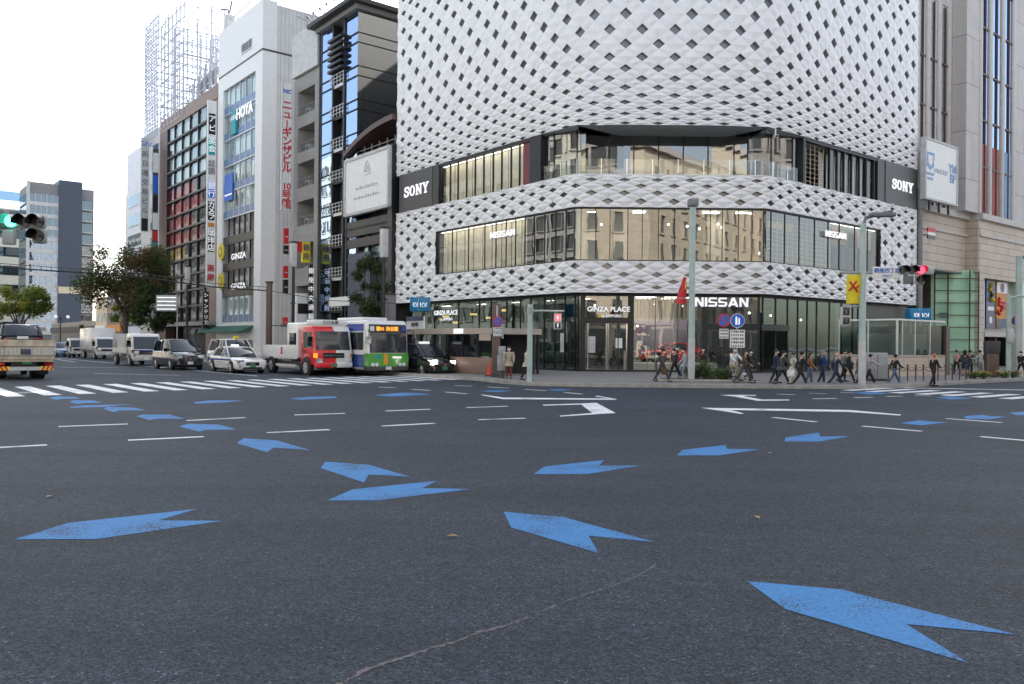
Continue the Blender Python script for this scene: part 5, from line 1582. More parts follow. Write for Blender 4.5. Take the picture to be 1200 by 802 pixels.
# ================================================================ buildings across both streets (seen in the glass, and lighting the shade)
bands('wako_stone', (0.66, 0.59, 0.47), (0.45, 0.40, 0.32), brick=(1.6, .8, .02), rough=.8, var=.08)
def plain_block(name, label, poly, h, wallm, nfl, faces, pitch=3.2, ww=1.4, cornice=True, z0=4.5):
    """poly: footprint (world xy, counter-clockwise); faces: edges that get windows"""
    c = sum(poly, Vector((0, 0))) / len(poly)
    t = T(name, label, 'building', (c.x, c.y, 0))
    q = [p - c for p in poly]
    mb = MB(); mb.prism([(p.x, p.y) for p in q], 'z', 0, h, wallm); mb.build('wall', t)
    if cornice:
        mb = MB(); mb.prism([(p.x * 1.02, p.y * 1.02) for p in q], 'z', h, h + .9, 'pier_stone')
        mb.prism([(p.x * 1.008, p.y * 1.008) for p in q], 'z', h - 4.6, h - 4.2, 'pier_stone'); mb.prism([(p.x * 1.008, p.y * 1.008) for p in q], 'z', z0 + .2, z0 + .7, 'pier_stone'); mb.build('cornice', t)
    fh = (h - z0 - 1.5) / nfl
    for e in faces:
        a, b_ = q[e], q[(e + 1) % len(q)]
        d = (b_ - a); l = d.length; d /= l; n = Vector((d.y, -d.x))
        if n.dot((a + b_) / 2) < 0: n = -n
        k = int((l - 1.5) / pitch)
        sb = MB(); Q0 = lambda u, o, zz: ((a + d * u + n * o).x, (a + d * u + n * o).y, zz)
        for i in range(int(l / 4)): sb.add([Q0(i * 4 + .5, .03, .4), Q0(i * 4 + 3.6, .03, .4), Q0(i * 4 + 3.6, .03, 4.0), Q0(i * 4 + .5, .03, 4.0)], [(0, 1, 2, 3)], 'dark_glass_solid')
        sb.build('shopfront', t)
        for f in range(nfl):
            mb = MB(); fr_ = MB()
            for i in range(k):
                m0 = a + d * (l / 2 + (i - (k - 1) / 2) * pitch)
                z = z0 + 1 + f * fh
                def Q(u, o, zz): p = m0 + d * u + n * o; return (p.x, p.y, zz)
                mb.add([Q(-ww / 2, .02, z), Q(ww / 2, .02, z), Q(ww / 2, .02, z + fh * .62), Q(-ww / 2, .02, z + fh * .62)], [(0, 1, 2, 3)], 'dark_glass_solid')
                for u0, u1, za, zb in ((-ww / 2 - .15, -ww / 2, z, z + fh * .62), (ww / 2, ww / 2 + .15, z, z + fh * .62), (-ww / 2 - .25, ww / 2 + .25, z - .2, z), (-ww / 2 - .15, ww / 2 + .15, z + fh * .62, z + fh * .66)):
                    fr_.add([Q(u0, .0, za), Q(u1, .0, za), Q(u1, .0, zb), Q(u0, .0, zb), Q(u0, .22, za), Q(u1, .22, za), Q(u1, .22, zb), Q(u0, .22, zb)], [(4, 5, 6, 7), (0, 1, 5, 4), (1, 2, 6, 5), (2, 3, 7, 6), (3, 0, 4, 7)], wallm)
            w_ = mb.build('window', t); fr_.build('window_frame', w_)
    return t
mat('dark_glass_solid', (0.13, 0.14, 0.14), .08, var=.1)
v = V_back
u1, u2 = -dL.xy, -dR.xy
cutp = 7.0
plain_block('stone_department_store', 'beige stone department store across the crossing, reflected in the corner windows',
            [Vector((19, -15)), Vector((19, -15)) + u1 * 50, Vector((19, -15)) + u1 * 50 + u2 * 60, Vector((-22, -15)) + u2 * 35, Vector((-22, -15))], 30.5, 'wako_stone', 6, [0, 3, 4], 3.6, 1.3)
vL = offs(43, -4)
plain_block('pale_corner_block', 'pale tall block across the left street, reflected in the left wing windows', [vL, vL + u2 * 30, vL + u2 * 30 + dL.xy * 40, vL + dL.xy * 40], 31, 'shade_pale', 8, [0, 3], 2.6, 1.7)
vL2 = vL + dL.xy * 44
plain_block('grey_street_block', 'grey block across the left street beyond the pale corner block', [vL2, vL2 + u2 * 25, vL2 + u2 * 25 + dL.xy * 60, vL2 + dL.xy * 60], 28, 'grey_panel', 7, [3], 3.2, 2.0, False)
for k, (hh_, ln_, lb_) in enumerate(((40, 55, 'tall beige block further along the far side of the left street'), (46, 60, 'tall grey block near the far end of the left street'), (42, 80, 'last pale block on the far side of the left street'))):
    va = vL + dL.xy * (108 + sum((55, 60, 80)[:k]) + 4 * k)
    plain_block('street_block', lb_, [va, va + u2 * 25, va + u2 * 25 + dL.xy * ln_, va + dL.xy * ln_], hh_, ('wako_stone', 'grey_panel', 'concrete_board')[k], 9, [3], 3.4, 2.0, False)
vR = offs(4, 39)
plain_block('stone_corner_block', 'light stone block across the right street, reflected in the right wing windows', [vR, vR - dL.xy * 35, vR - dL.xy * 35 + dR.xy * 45, vR + dR.xy * 45][::-1], 31, 'pale_stone', 7, [0, 2, 3], 3.0, 1.8)
# ================================================================ street furniture
LFT = Vector((1, 0, 0))
def T2(name, label, cat, px, py, z=ZP, rz=0.0, group=None):
    p = G(px, py, z)
    return T(name, label, cat, (p.x, p.y, z), rz, group)
def zpx(px, y, D):
    """height seen at image row y for something at depth D in column px"""
    return atY(px, y, D).z
def mpp(D): return D / FPX
# ---- tall pale green pole in front of the showroom
t_ = T2('signal_pole', 'tall pale green pole with a white wrap and red flag before the showroom', 'pole', 810, 447.5)
D = t_.location.y; ht = zpx(810, 240, D) - ZP
MB().cyl((0, 0, 0), (0, 0, ht), .15, .135, 16, 'pale_green_pole').build('pole', t_)
MB().cyl((0, 0, .05), (0, 0, zpx(810, 401, D)), .158, .156, 16, 'light_grey').build('wrap', t_)
MB().bbox(-.22, .22, -.28, .2, ht - .1, ht + .25, .05, 'mid_grey').build('top_box', t_)
MB().cyl((0, 0, ht * .47), (-.8, 0, ht * .47), .025, m='grey_pole').build('flag_arm', t_)
D0 = t_.location.copy()
t_ = T('red_flag', 'red triangular hanging flag on the tall green pole before the showroom', 'flag', (D0.x - .42, D0.y - .05, zpx(802, 356, D)))
mb = MB(); fh_ = zpx(802, 325, D) - zpx(802, 356, D)
mb.loft([[(-.35 + .35 * t + .02 * math.sin(t * 9), .03 * math.sin(6 * t), t * fh_), (.16, .05 * math.sin(8 * t), t * fh_), (.16, .05 * math.sin(8 * t) + .012, t * fh_), (-.35 + .35 * t, .03 * math.sin(6 * t) + .012, t * fh_)] for t in [i / 8 for i in range(9)]], 'sign_red')
mb.build('cloth', t_)
MB().loft([[(.0 + .12 * t, -.012 + .05 * math.sin(8 * t), t * fh_), (.13, -.012 + .05 * math.sin(8 * t), t * fh_), (.13, .0 + .05 * math.sin(8 * t), t * fh_)] for t in (.55, .7, .85, .97)], 'sign_yellow').build('emblem', t_)
# ---- signal pole with the red light on the right
t_ = T2('signal_pole', 'tall pale green pole at the right carrying the red light', 'pole', 1010, 450.5)
P_ = t_.location.copy(); D = P_.y; ht = zpx(1013, 262, D) - ZP
MB().cyl((0, 0, 0), (0, 0, ht), .15, .13, 16, 'pale_green_pole').build('pole', t_)
MB().cyl((0, 0, .05), (0, 0, zpx(1010, 405, D)), .158, .156, 16, 'light_grey').build('wrap', t_)
mb = MB(); mb.tube([(0, 0, ht - .2), (.1, 0, ht + .25), (1.25, -.1, ht + .55)], [.08, .08, .06], 'soffit_grey'); mb.bbox(.25, 1.35, -.28, .1, ht + .28, ht + .46, .04, 'soffit_grey'); mb.build('luminaire', t_)
za = zpx(1010, 320, D) - ZP
MB().cyl((-1.0, 0, za), (3.0, -.05, za), .06, m='grey_pole').build('arm', t_)
def signal_lens(parent, x, y, z, r, m, face=-1):
    mb = MB(); mb.cyl((x, y, z), (x, y + face * .05, z), r, n=16, m=m)
    mb.build('lens', parent)
    h = MB(); n = 12
    for k in range(n):       # hood over the lens
        a0, a1 = math.pi * (k / n * 1.3 - .15), math.pi * ((k + 1) / n * 1.3 - .15)
        c = lambda a, q: (x + r * 1.08 * math.cos(a), q, z + r * 1.08 * math.sin(a))
        h.add([c(a0, y), c(a1, y), c(a1, y + face * .3), c(a0, y + face * .3)], [(0, 1, 2, 3)], 'black')
    h.build('hood', parent)
mat('lens_red', (1.0, 0.03, 0.06), .3, emit=2.2, var=.02); mat('lens_green', (0.08, 1.0, 0.68), .3, emit=2.2, var=.02)
mat('lens_red_dim', (0.9, 0.10, 0.12), .3, emit=.8); mat('lens_off', (0.02, 0.02, 0.022), .2)
def traffic_light(label, loc, lit, lamps=('green', 'off', 'off'), r=.17, arrow_x=None):
    t = T('traffic_light', label, 'traffic light', loc)
    w_ = r * 2.35 * 3
    MB().bbox(-w_ / 2, w_ / 2, 0, .16, -r * 1.25, r * 1.25, .08, 'grey_pole').build('housing', t)
    for k, c in enumerate(lamps):
        signal_lens(t, -w_ / 2 + w_ * (k + .5) / 3, 0, 0, r, {'off': 'lens_off', 'red': 'lens_red', 'green': 'lens_green'}[c])
    if arrow_x is not None:
        MB().bbox(arrow_x - r * 1.2, arrow_x + r * 1.2, 0, .16, -r * 3.75, -r * 1.3, .06, 'grey_pole').build('arrow_housing', t)
        signal_lens(t, arrow_x, 0, -r * 2.5, r, 'lens_off')
    return t
c = atY(1065.5, 317, D)
tl = traffic_light('horizontal traffic light showing red, on the arm at the right', (c.x, D - .25, c.z), 'red', ('off', 'off', 'red'), .17, .38)
MB().bbox(.62, 1.0, -.02, .14, -.2, .16, .08, 'pale_green_pole').build('side_lamp', tl)
MB().bbox(-.35, .1, 0, .12, -.62, -.24, .04, 'soffit_grey').build('control_box', tl)
c = atY(1037, 320, D)
t_ = T('street_name_board', 'blue on white board reading the Ginza 4 crossing name beside the red traffic light', 'sign', (c.x, D - .2, c.z))
MB().bbox(-.62, .62, 0, .05, -.27, .25, .02, 'white').build('panel', t_)
text('銀座四丁目', .23, 'sign_blue', t_, (0, -.01, .07), bold=.02, ext=.004); text('Ginza 4', .13, 'sign_blue', t_, (0, -.01, -.14), bold=.01, ext=.004)
c0, c1 = atY(999.5, 356, D), atY(999.5, 322, D)
t_ = T('yellow_banner', 'yellow banner with a red running figure mark on the signal pole at the right', 'banner', (c0.x, D - .05, c0.z))
hb = c1.z - c0.z
MB().loft([[(-.31, .03 * math.sin(5 * t), hb * t), (.31, .05 * math.sin(5 * t + 1), hb * t), (.31, .05 * math.sin(5 * t + 1) + .01, hb * t), (-.31, .03 * math.sin(5 * t) + .01, hb * t)] for t in [i / 6 for i in range(7)]], 'sign_yellow').build('cloth', t_)
mb = MB()
for a, b in (((-.18, .75), (.2, .4)), ((.0, .62), (-.2, .45)), ((.1, .5), (.22, .62)), ((.12, .78), (-.05, .6))): mb.tube([(a[0], -.04, a[1] * hb), (b[0], -.02, b[1] * hb)], .045, 'sign_red', 5)
mb.build('figure_mark', t_)
def ped_signal(label, c, red_top, two=True, sc=1.0):
    t = T('pedestrian_signal', label, 'pedestrian signal', c)
    MB().bbox(-.2 * sc, .2 * sc, 0, .2, -.42 * sc, .42 * sc, .04, 'light_grey').build('housing', t)
    for z, m_ in ((.2 * sc, 'lens_red_dim' if red_top else 'lens_off'), (-.2 * sc, 'lens_off')):
        l = MB().bbox(-.14 * sc, .14 * sc, -.03, .0, z - .15 * sc, z + .15 * sc, .01, m_).build('lens', t)
        fg = MB(); fg.ball((0, -.035, z + .09 * sc), .03 * sc, 'letter_white' if red_top else 'mid_grey', 6, 4); fg.box(-.03 * sc, .03 * sc, -.04, -.03, z - .1 * sc, z + .06 * sc, 'letter_white' if red_top else 'mid_grey'); fg.build('figure', l)
    MB().box(-.21 * sc, .21 * sc, -.14, 0, .40 * sc, .43 * sc, 'light_grey').build('hood', t)
    return t
c = atY(989.5, 371, D)
t_ = ped_signal('unlit looking pedestrian signal box low on the signal pole at the right', (c.x, D - .2, c.z), False)
MB().cyl((0, .1, .45), (P_.x - c.x, .15, .45), .035, m='grey_pole').build('bracket', t_)
# ---- thin pole with red pedestrian signal, left of the corner
t_ = T2('signal_pole', 'slim pale pole with a side arm holding the red pedestrian signal', 'pole', 620.5, 447.3)
P_ = t_.location.copy(); D = P_.y; ht = zpx(620, 357, D) - ZP
MB().cyl((0, 0, 0), (0, 0, ht), .12, .11, 14, 'pale_green_pole').build('pole', t_)
zz = zpx(640, 364.5, D) - ZP
MB().cyl((0, 0, zz), (1.5, 0, zz), .04, m='light_grey').build('arm', t_)
MB().cyl((0, 0, zz - .15), (0, 0, zz + .15), .15, m='grey_pole').build('collar', t_)
c = atY(653.5, 377, D); ped_signal('pedestrian signal showing the red standing figure, hanging from the slim pole arm', (c.x, D - .1, c.z), True, sc=.85)
# ---- poles at the right edge
t_ = T2('signal_pole', 'slim green pole with a short arm near the right edge', 'pole', 1181.5, 443)
D = t_.location.y; ht = zpx(1181, 345, D) - ZP
MB().cyl((0, 0, 0), (0, 0, ht), .13, .12, 14, 'pale_green_pole').build('pole', t_); MB().tube([(0, 0, ht - .25), (.5, 0, ht - .1), (1.6, 0, ht - .15)], .06, 'pale_green_pole').build('arm', t_)
mb = MB(); mb.bbox(-.18, .14, -.3, -.12, ht * .42, ht * .58, .03, 'light_grey'); mb.build('control_box', t_)
t_ = T2('lamp_pole', 'thick green lamp pole at the right edge with a round sign on it', 'pole', 1193.5, 441.5)
D = t_.location.y; ht = zpx(1193, 300, D) - ZP
MB().cyl((0, 0, 0), (0, 0, ht), .2, .17, 16, 'pale_green_pole').build('pole', t_); MB().cyl((0, 0, ht - .1), (1.8, 0, ht + .1), .09, m='soffit_grey').build('arm', t_)
MB().cyl((0, 0, .05), (0, 0, ht * .52), .21, .205, 16, 'light_grey').build('wrap', t_)
def round_sign(label, c, r, kind, plates=(), group=None, post=None):
    t = T('round_road_sign', label, 'road sign', c, 0, group)
    d = MB(); d.cyl((0, .02, 0), (0, 0, 0), r, n=24, m='sign_red' if kind != 'ped' else 'white'); d.build('rim', t)
    f = MB(); f.cyl((0, 0, 0), (0, -.012, 0), r * (.80 if kind != 'ped' else .93), n=24, m='sign_blue'); f.build('face', t)
    g_ = MB()
    if kind == 'ped':
        for x, s_ in ((-.18, 1), (.2, .7)):
            g_.ball((x * r, -.02, r * .45 * s_), r * .13 * s_, 'letter_white', 6, 4); g_.box((x - .13 * s_) * r, (x + .13 * s_) * r, -.025, -.013, -r * .55, r * .3 * s_, 'letter_white')
    else:
        g_.prism([(-r * .62, r * .48), (-r * .48, r * .62), (r * .62, -r * .48), (r * .48, -r * .62)], 'y', -.013, -.022, 'sign_red')
    g_.build('symbol', t)
    for (w_, h_, z) in plates:
        pl = MB().box(-w_ / 2, w_ / 2, -.01, .01, z - h_ / 2, z + h_ / 2, 'white').build('plate', t)
        ln = MB(); n = max(2, int(h_ / .14))
        for k in range(n):
            zz = z - h_ / 2 + h_ * (k + .5) / n
            for q_ in range(6): ln.box(-w_ * .42 + q_ * w_ * .145, -w_ * .42 + q_ * w_ * .145 + w_ * (.11 if (q_ * k) % 3 else .07), -.016, -.01, zz - h_ / n * .28, zz + h_ / n * .25, 'slate_blue')
        ln.build('lettering', pl)
    if post is not None:
        MB().cyl((post, .06, -c[2] + ZP), (post, .06, r), .035, m='grey_pole').build('post', t)
    return t
Dg = G(864, 447.5, ZP).y
c = atY(848.5, 375.5, Dg); round_sign('round red ringed blue no parking sign, left of the pedestrian sign', (c.x, c.y, c.z), .31, 'np', ((.42, .45, -.62),))
MB  # (its bracket belongs to the pedestrian sign's post)
c = atY(864, 376, Dg); t_ = round_sign('round blue sign with two white walking figures above a large white plate', (c.x, c.y - .05, c.z), .33, 'ped', ((.68, .82, -.83),), None, .0)
MB().cyl((0, .07, 0), (-.75, .07, 0), .025, m='grey_pole').build('bracket', t_)
Dg = G(1191, 441, ZP).y
c = atY(1190.5, 376, Dg - .4); round_sign('round red ringed blue sign with an orange plate on the right edge pole', (c.x, c.y, c.z), .27, 'np', ((.5, .22, -.48),))
# ---- brown post with no parking sign, cabinet, cone
t_ = T2('brown_post', 'square brown post beside the subway canopy, carrying a round no parking sign', 'post', 581, 442)
Pb = t_.location.copy(); D = Pb.y; ht = zpx(581, 356, D) - ZP
MB().bbox(-.2, .2, -.2, .2, 0, ht, .03, 'brown_post').build('shaft', t_); MB().bbox(-.24, .24, -.24, .24, 0, .25, .03, 'dark_grey').build('foot', t_)
MB().box(.0, .08, -.215, -.2, ht * .8, ht * .97, 'light_grey').build('label_plate', t_)
c = atY(583.5, 377, D - .3); round_sign('round no parking sign with two white plates on the square brown post', (c.x, c.y, c.z), .26, 'np', ((.44, .22, -.4), (.44, .18, -.63)))
t_ = T2('control_cabinet', 'narrow blue grey control cabinet beside the square brown post', 'cabinet', 588, 443.3)
D = t_.location.y
mb = MB(); mb.bbox(-.17, .17, -.15, .15, 1.1, zpx(588, 406, D) - ZP, .03, 'grey_pole'); mb.build('upper_box', t_)
MB().bbox(-.22, .22, -.2, .2, .35, 1.1, .03, 'grey_pole').build('lower_box', t_); MB().cyl((0, 0, 0), (0, 0, .4), .14, m='dark_grey').build('foot', t_); MB().cyl((.02, 0, 1.9), (.02, 0, zpx(588, 380, D) - ZP), .05, m='grey_pole').build('mast', t_)
mat('cone_red', (0.62, 0.03, 0.02), .4)
t_ = T2('traffic_cone', 'red traffic cone standing left of the square brown post', 'cone', 573.5, 441)
MB().cyl((0, 0, .04), (0, 0, .72), .16, .03, 14, 'cone_red').build('cone', t_); MB().bbox(-.22, .22, -.22, .22, 0, .05, .01, 'rubber').build('base', t_)
# ---- left traffic light (green) on an arm from outside the frame
D = 22.0
c = atY(29, 259.5, D)
tl = traffic_light('horizontal traffic light showing green, hanging at the upper left', (c.x, c.y, c.z), 'green', ('green', 'off', 'off'), .155, .36)
MB().bbox(-.62, -.28, 0, .14, -.62, -.22, .04, 'grey_pole').build('sign_box', tl)
MB().bbox(-.75, -.55, -.05, .3, -.2, .3, .05, 'soffit_grey').build('end_box', tl)
sp_ = T('signal_pole', 'pale signal pole standing outside the left edge, its arm holding the green light', 'pole', (c.x - 3.2, c.y + .25, 0))
MB().cyl((0, 0, 0), (0, 0, c.z + .9), .16, .13, 14, 'pale_green_pole').build('pole', sp_); MB().tube([(0, 0, c.z + .4), (1.5, 0, c.z + .05), (3.6, -.05, c.z)], .05, 'grey_pole').build('arm', sp_)
mb = MB()
# ---- overhead cable across the left street, slung between poles
D = 50
pts = [(-200, 306), (0, 313.5), (60, 317.5), (120, 321), (180, 327), (250, 336.5), (316, 341)]
p3 = [atY(a, b, 46 + 6 * i / 6) for i, (a, b) in enumerate(pts)]
o = p3[0].copy()
mb = MB(); mb.tube([p - o for p in p3], .045, 'black', 6)
mb.build('x') if 0 else None
cb_ = mb.build('overhead_cable', None, o)
tag(cb_, 'thick black cable slung over the left street in front of the tree', 'cable')
mb = MB(); mb.tube([p - o + Vector((0, 0, .22)) for p in p3], .02, 'black', 5)
for i in range(len(p3) - 1):
    for k in range(5):
        q_ = p3[i] - o + (p3[i + 1] - p3[i]) * k / 5
        mb.cyl(q_, q_ + Vector((0, 0, .22)), .015, n=4, m='black', caps=False)
mb.build('hanger_wire', cb_)
p3b = [atY(a, b, Dd) for a, b, Dd in ((316, 341, 52), (380, 352, 50), (470, 356, 48))]
o = p3b[0].copy(); tag(MB().tube([p - o for p in p3b], .022, 'black', 5).build('overhead_wire', None, o), 'thin black wire from the brown post to the glass tower side', 'wire')
t_ = T('brown_post', 'tall plain brown post in front of the white building side wall', 'post', base(315, 52, ZP))
ht = zpx(315, 332, 52) - ZP
MB().bbox(-.16, .16, -.16, .16, 0, ht, .03, 'brown_dark').build('shaft', t_); MB().box(-.2, .2, -.2, .2, ht, ht + .1, 'black').build('cap', t_)
MB().cyl((0, 0, ht * .5), (.9, 0, ht * .5), .03, m='dark_grey').build('bracket', t_)
# ---- lantern lamps along the left street
def lantern(px, ytop, ybot, off, lb):
    s = sl_(px, off); p = P1 + dL * s + nL * off
    t = T('street_lamp', lb, 'street lamp', (p.x, p.y, ZP), AL, 'lantern lamps along the left street')
    z1, z0 = zpx(px, ytop, p.y) - ZP, zpx(px, ybot, p.y) - ZP
    MB().cyl((0, 0, 0), (0, 0, z0), .13, .1, 12, 'black_metal').build('pole', t)
    MB().bbox(-.2, .2, -.2, .2, z0, z1, .05, 'light_grey').build('lantern', t)
    MB().box(-.24, .24, -.24, .24, z1, z1 + .1, 'black_metal').build('cap', t)
    MB().box(-.3, .3, -.05, .05, z0 * .62, z0 * .64, 'black_metal').build('crossbar', t)
    MB().bbox(-.18, .18, -.18, .18, 0, .8, .03, 'black_metal').build('foot', t)
lantern(449, 268, 302, 9.4, 'lantern street lamp beside the narrow dark tree, nearest of its row')
lantern(343, 285, 313, 9.4, 'lantern street lamp before the concrete building, second of its row')
lantern(219, 313, 334, 9.4, 'lantern street lamp before the brown gridded building, furthest of its row')
t_ = left_root('pillar_post', 'plain grey square pillar behind the green bus roof', sl_(456.5, 8), 'post', 8); MB().bbox(-.28, .28, -.28, .28, ZP, zpx(456, 346, t_.location.y), .04, 'mid_grey').build('shaft', t_); MB().box(-.3, .3, -.3, .3, zpx(456, 346, t_.location.y), zpx(456, 346, t_.location.y) + .08, 'dark_grey').build('cap', t_)
# direction board seen near the tree
p = base(195, 70, ZP)
t_ = T('direction_board', 'pale blue direction board with grey lines left of the brown building', 'road sign', p, 0)
z0, z1 = zpx(195, 365, 70) - ZP, zpx(195, 346, 70) - ZP
MB().bbox(-.9, .9, -.05, .05, z0, z1, .02, 'grey_pole').build('panel', t_)
mb = MB()
for k in range(4): mb.box(-.8, .8, -.065, -.052, z0 + (z1 - z0) * (k + .4) / 4.2, z0 + (z1 - z0) * (k + .7) / 4.2, 'letter_white')
mb.build('lettering', t_); MB().cyl((.85, .1, 0), (.85, .1, z1), .05, m='grey_pole').build('post', t_)
p = base(70.5, 100, ZP)
t_ = T('street_lamp', 'slim distant lamp post with two white lamp heads at the far left', 'street lamp', p)
ht = zpx(70, 372, 100)
MB().cyl((0, 0, 0), (0, 0, ht), .09, .07, 8, 'dark_grey').build('pole', t_)
for x in (-.55, .9): MB().ball((x, 0, ht - .1), .2, 'letter_white', 8, 6).build('lamp_head', t_)
MB().cyl((-.55, 0, ht - .3), (.9, 0, ht - .3), .04, n=6, m='dark_grey').build('crossarm', t_)

# ---- subway canopy on the left wing pavement
offo, offi = 8.0, 4.6
sA, sB = sl_(577, offo), sl_(474, offo)
WL = sB - sA
t_ = left_root('subway_canopy', 'subway entrance with a flat beige canopy band and dark glass walls', sA, 'subway entrance')
z1, z0 = onplane(560, 384.6, P1 + nL * offo, nL).z, onplane(560, 391.5, P1 + nL * offo, nL).z
mat('canopy_beige', (0.40, 0.34, 0.29), .5, var=.05)
mb = MB(); mb.box(0, WL, offi, offo, z0, z1, 'canopy_beige'); mb.build('canopy', t_)
MB().box(WL * .30, WL * .40, offo, offo + .05, z0 + .02, z1 - .02, 'letter_white').build('light_panel', t_)
mb = MB()
for k in range(7): x = .15 + (WL - .3) * k / 6; mb.box(x - .06, x + .06, offo - .25, offo - .13, ZP, z0, 'black_metal'); mb.box(x - .06, x + .06, offi + .1, offi + .2, ZP, z0, 'black_metal')
mb.build('column', t_)
MB().poly([(.1, offo - .2, 1.0), (WL, offo - .2, 1.0), (WL, offo - .2, z0), (.1, offo - .2, z0)], 'dark_glass').build('glazing', t_)
MB().bbox(.15, WL * .45, offo - .45, offo - .05, ZP, 1.05, .03, 'brown_frame').build('stone_base', t_)
MB().box(0.2, WL, offi + .3, offi + .4, ZP, 2.4, 'room_dark').build('inner_wall', t_)
MB().box(.1, 1.1, offo + .02, offo + .06, z0 - .35, z0 - .02, 'canopy_beige').build('number_plate', t_)
mat('metro_blue', (0.01, 0.20, 0.42), .4, var=.03)
def metro_box(label, px0, px1, pxe, y0, y1, off, frame):
    """box sign: two blue faces with a white winged mark"""
    if frame == 'L': s = sl_((px0 + px1) / 2, off); p = P1 + dL * s + nL * off; ang = AL
    else: s = sr_((px0 + px1) / 2, off); p = P2 + dR * s + nR * off; ang = AR
    D = p.y; zt, zb_ = zpx(px1, y0, D), zpx(px1, y1, D)
    t = T('subway_sign', label, 'sign', (p.x, p.y, zb_), 0)
    w_ = (px1 - px0) * D / FPX; h = zt - zb_
    MB().bbox(-w_ / 2, w_ / 2, -.0, .8, 0, h, .02, 'metro_blue').build('box', t)
    for k in range(2):
        mb = MB()
        x0 = -w_ / 2 + (w_ * .28 if (k == 0) else w_ * .70); q_ = .13 * (1 if k else .7)
        yy = -.015
        for sgn in (-1, 1):
            mb.tube([(x0 + sgn * .02, yy, h * .62), (x0 + sgn * q_ * .8, yy, h * .36), (x0 + sgn * q_ * 1.5, yy, h * .62)], .02, 'letter_white', 5)
            mb.tube([(x0 + sgn * q_ * .8, yy, h * .36), (x0 + sgn * q_ * .2, yy, h * .3)], .016, 'letter_white', 5)
            mb.tube([(x0 + sgn * q_ * 1.5, yy, h * .62), (x0 + sgn * q_ * 1.35, yy, h * .3)], .016, 'letter_white', 5)
        mb.build('winged_mark', t)
    MB().box(-w_ / 2 + w_ * .42, -w_ / 2 + w_ * .44, -.012, .0, .02, h - .02, 'light_grey').build('edge_strip', t)
    for x in (-w_ * .35, w_ * .35): MB().cyl((x, .4, -zb_ + ZP), (x, .4, 0), .05, m='grey_pole').build('post', t)
    return t
metro_box('blue box sign with white winged marks above the left subway canopy', 480, 502.5, 0, 348.5, 365, 6.0, 'L')
t_ = left_root('station_board', 'white station board with a navy top band beside the left subway canopy', sl_(486, 6.4), 'sign', 6.4)
zt, zb_ = zpx(486, 371, t_.location.y), zpx(486, 386, t_.location.y)
MB().box(-1.0, 1.0, -.1, 0, zb_, zt, 'white').build('panel', t_); MB().box(-1.0, 1.0, 0, .03, zt - .28, zt, 'navy').build('band', t_)
text('銀座駅', .28, 'dark_ink', t_, (0, .02, (zt + zb_) / 2 - .12), FACE)
for x in (-.8, .8): MB().cyl((x, -.05, ZP), (x, -.05, zb_), .04, m='grey_pole').build('post', t_)

# ---- glass subway enclosure on the right pavement
pr = G(1080, 440.5, ZP); offo = (pr - P2).dot(nR)
sA, sB = sr_(1053, offo), sr_(1108, offo)
t_ = right_root('subway_glass_house', 'pale glass walled subway entrance on the right pavement behind the chain fence', sA, 'subway entrance')
WL = sB - sA; zt = onplane(1075, 376.5, P2 + nR * offo, nR).z
glass('house_glass', (0.50, 0.58, 0.57), 0.10, 0.06, 0.02, (.28, .33, .32), .3)
dp = 3.6
mb = MB(); mb.box(-WL, 0, offo - .3, offo, ZP, 1.35, 'stone_tile'); mb.box(-.3, 0, offo - dp, offo - .3, ZP, 1.35, 'stone_tile'); mb.build('stone_base', t_)
mb = MB(); mb.poly([(-WL, offo - .1, 1.35), (0, offo - .1, 1.35), (0, offo - .1, zt), (-WL, offo - .1, zt)], 'house_glass'); mb.poly([(-.05, offo - .1, 1.35), (-.05, offo - dp, 1.35), (-.05, offo - dp, zt), (-.05, offo - .1, zt)], 'house_glass')
mb.poly([(-WL, offo - dp, 1.0), (0, offo - dp, 1.0), (0, offo - dp, zt), (-WL, offo - dp, zt)], 'house_glass')
mb.build('glazing', t_)
mb = MB()
for x in (-.05, -WL * .1, -WL * .36, -WL * .68): mb.box(x - .04, x + .04, offo - .16, offo - .06, 1.3, zt, 'aluminium')
for y in (offo - dp * .5, offo - dp): mb.box(-.1, -.02, y - .04, y + .04, 1.3, zt, 'aluminium')
mb.box(-WL, 0, offo - .2, offo - .02, zt, zt + .09, 'white'); mb.box(-.12, .02, offo - dp, offo - .2, zt, zt + .09, 'white'); mb.build('rim', t_)
MB().box(-WL - .5, -WL, offo - dp, offo + .05, ZP, onplane(1108, 382, P2 + nR * offo, nR).z, 'brown_dark').build('end_wall', t_)
MB().box(-WL + .5, -1, offo - dp + .6, offo - .9, ZP, 2.6, 'room_light').build('stair_wall', t_)
metro_box('blue box sign with white winged marks above the right glass subway entrance', 1067, 1091.5, 0, 361.5, 376.5, offo - 1.2, 'R')
t_ = T2('utility_cabinet', 'grey green utility cabinet between signal pole and chain fence', 'cabinet', 1025, 446.5, ZP)
D = t_.location.y; h = zpx(1025, 413.5, D) - ZP
MB().bbox(-.52, .52, -.3, .3, 0.1, h, .04, 'grey_pole').build('cabinet_body', t_); MB().box(-.5, .5, -.28, .28, 0, .1, 'dark_grey').build('plinth', t_); MB().box(-.01, .01, -.306, -.3, .2, h - .1, 'dark_grey').build('door_seam', t_)
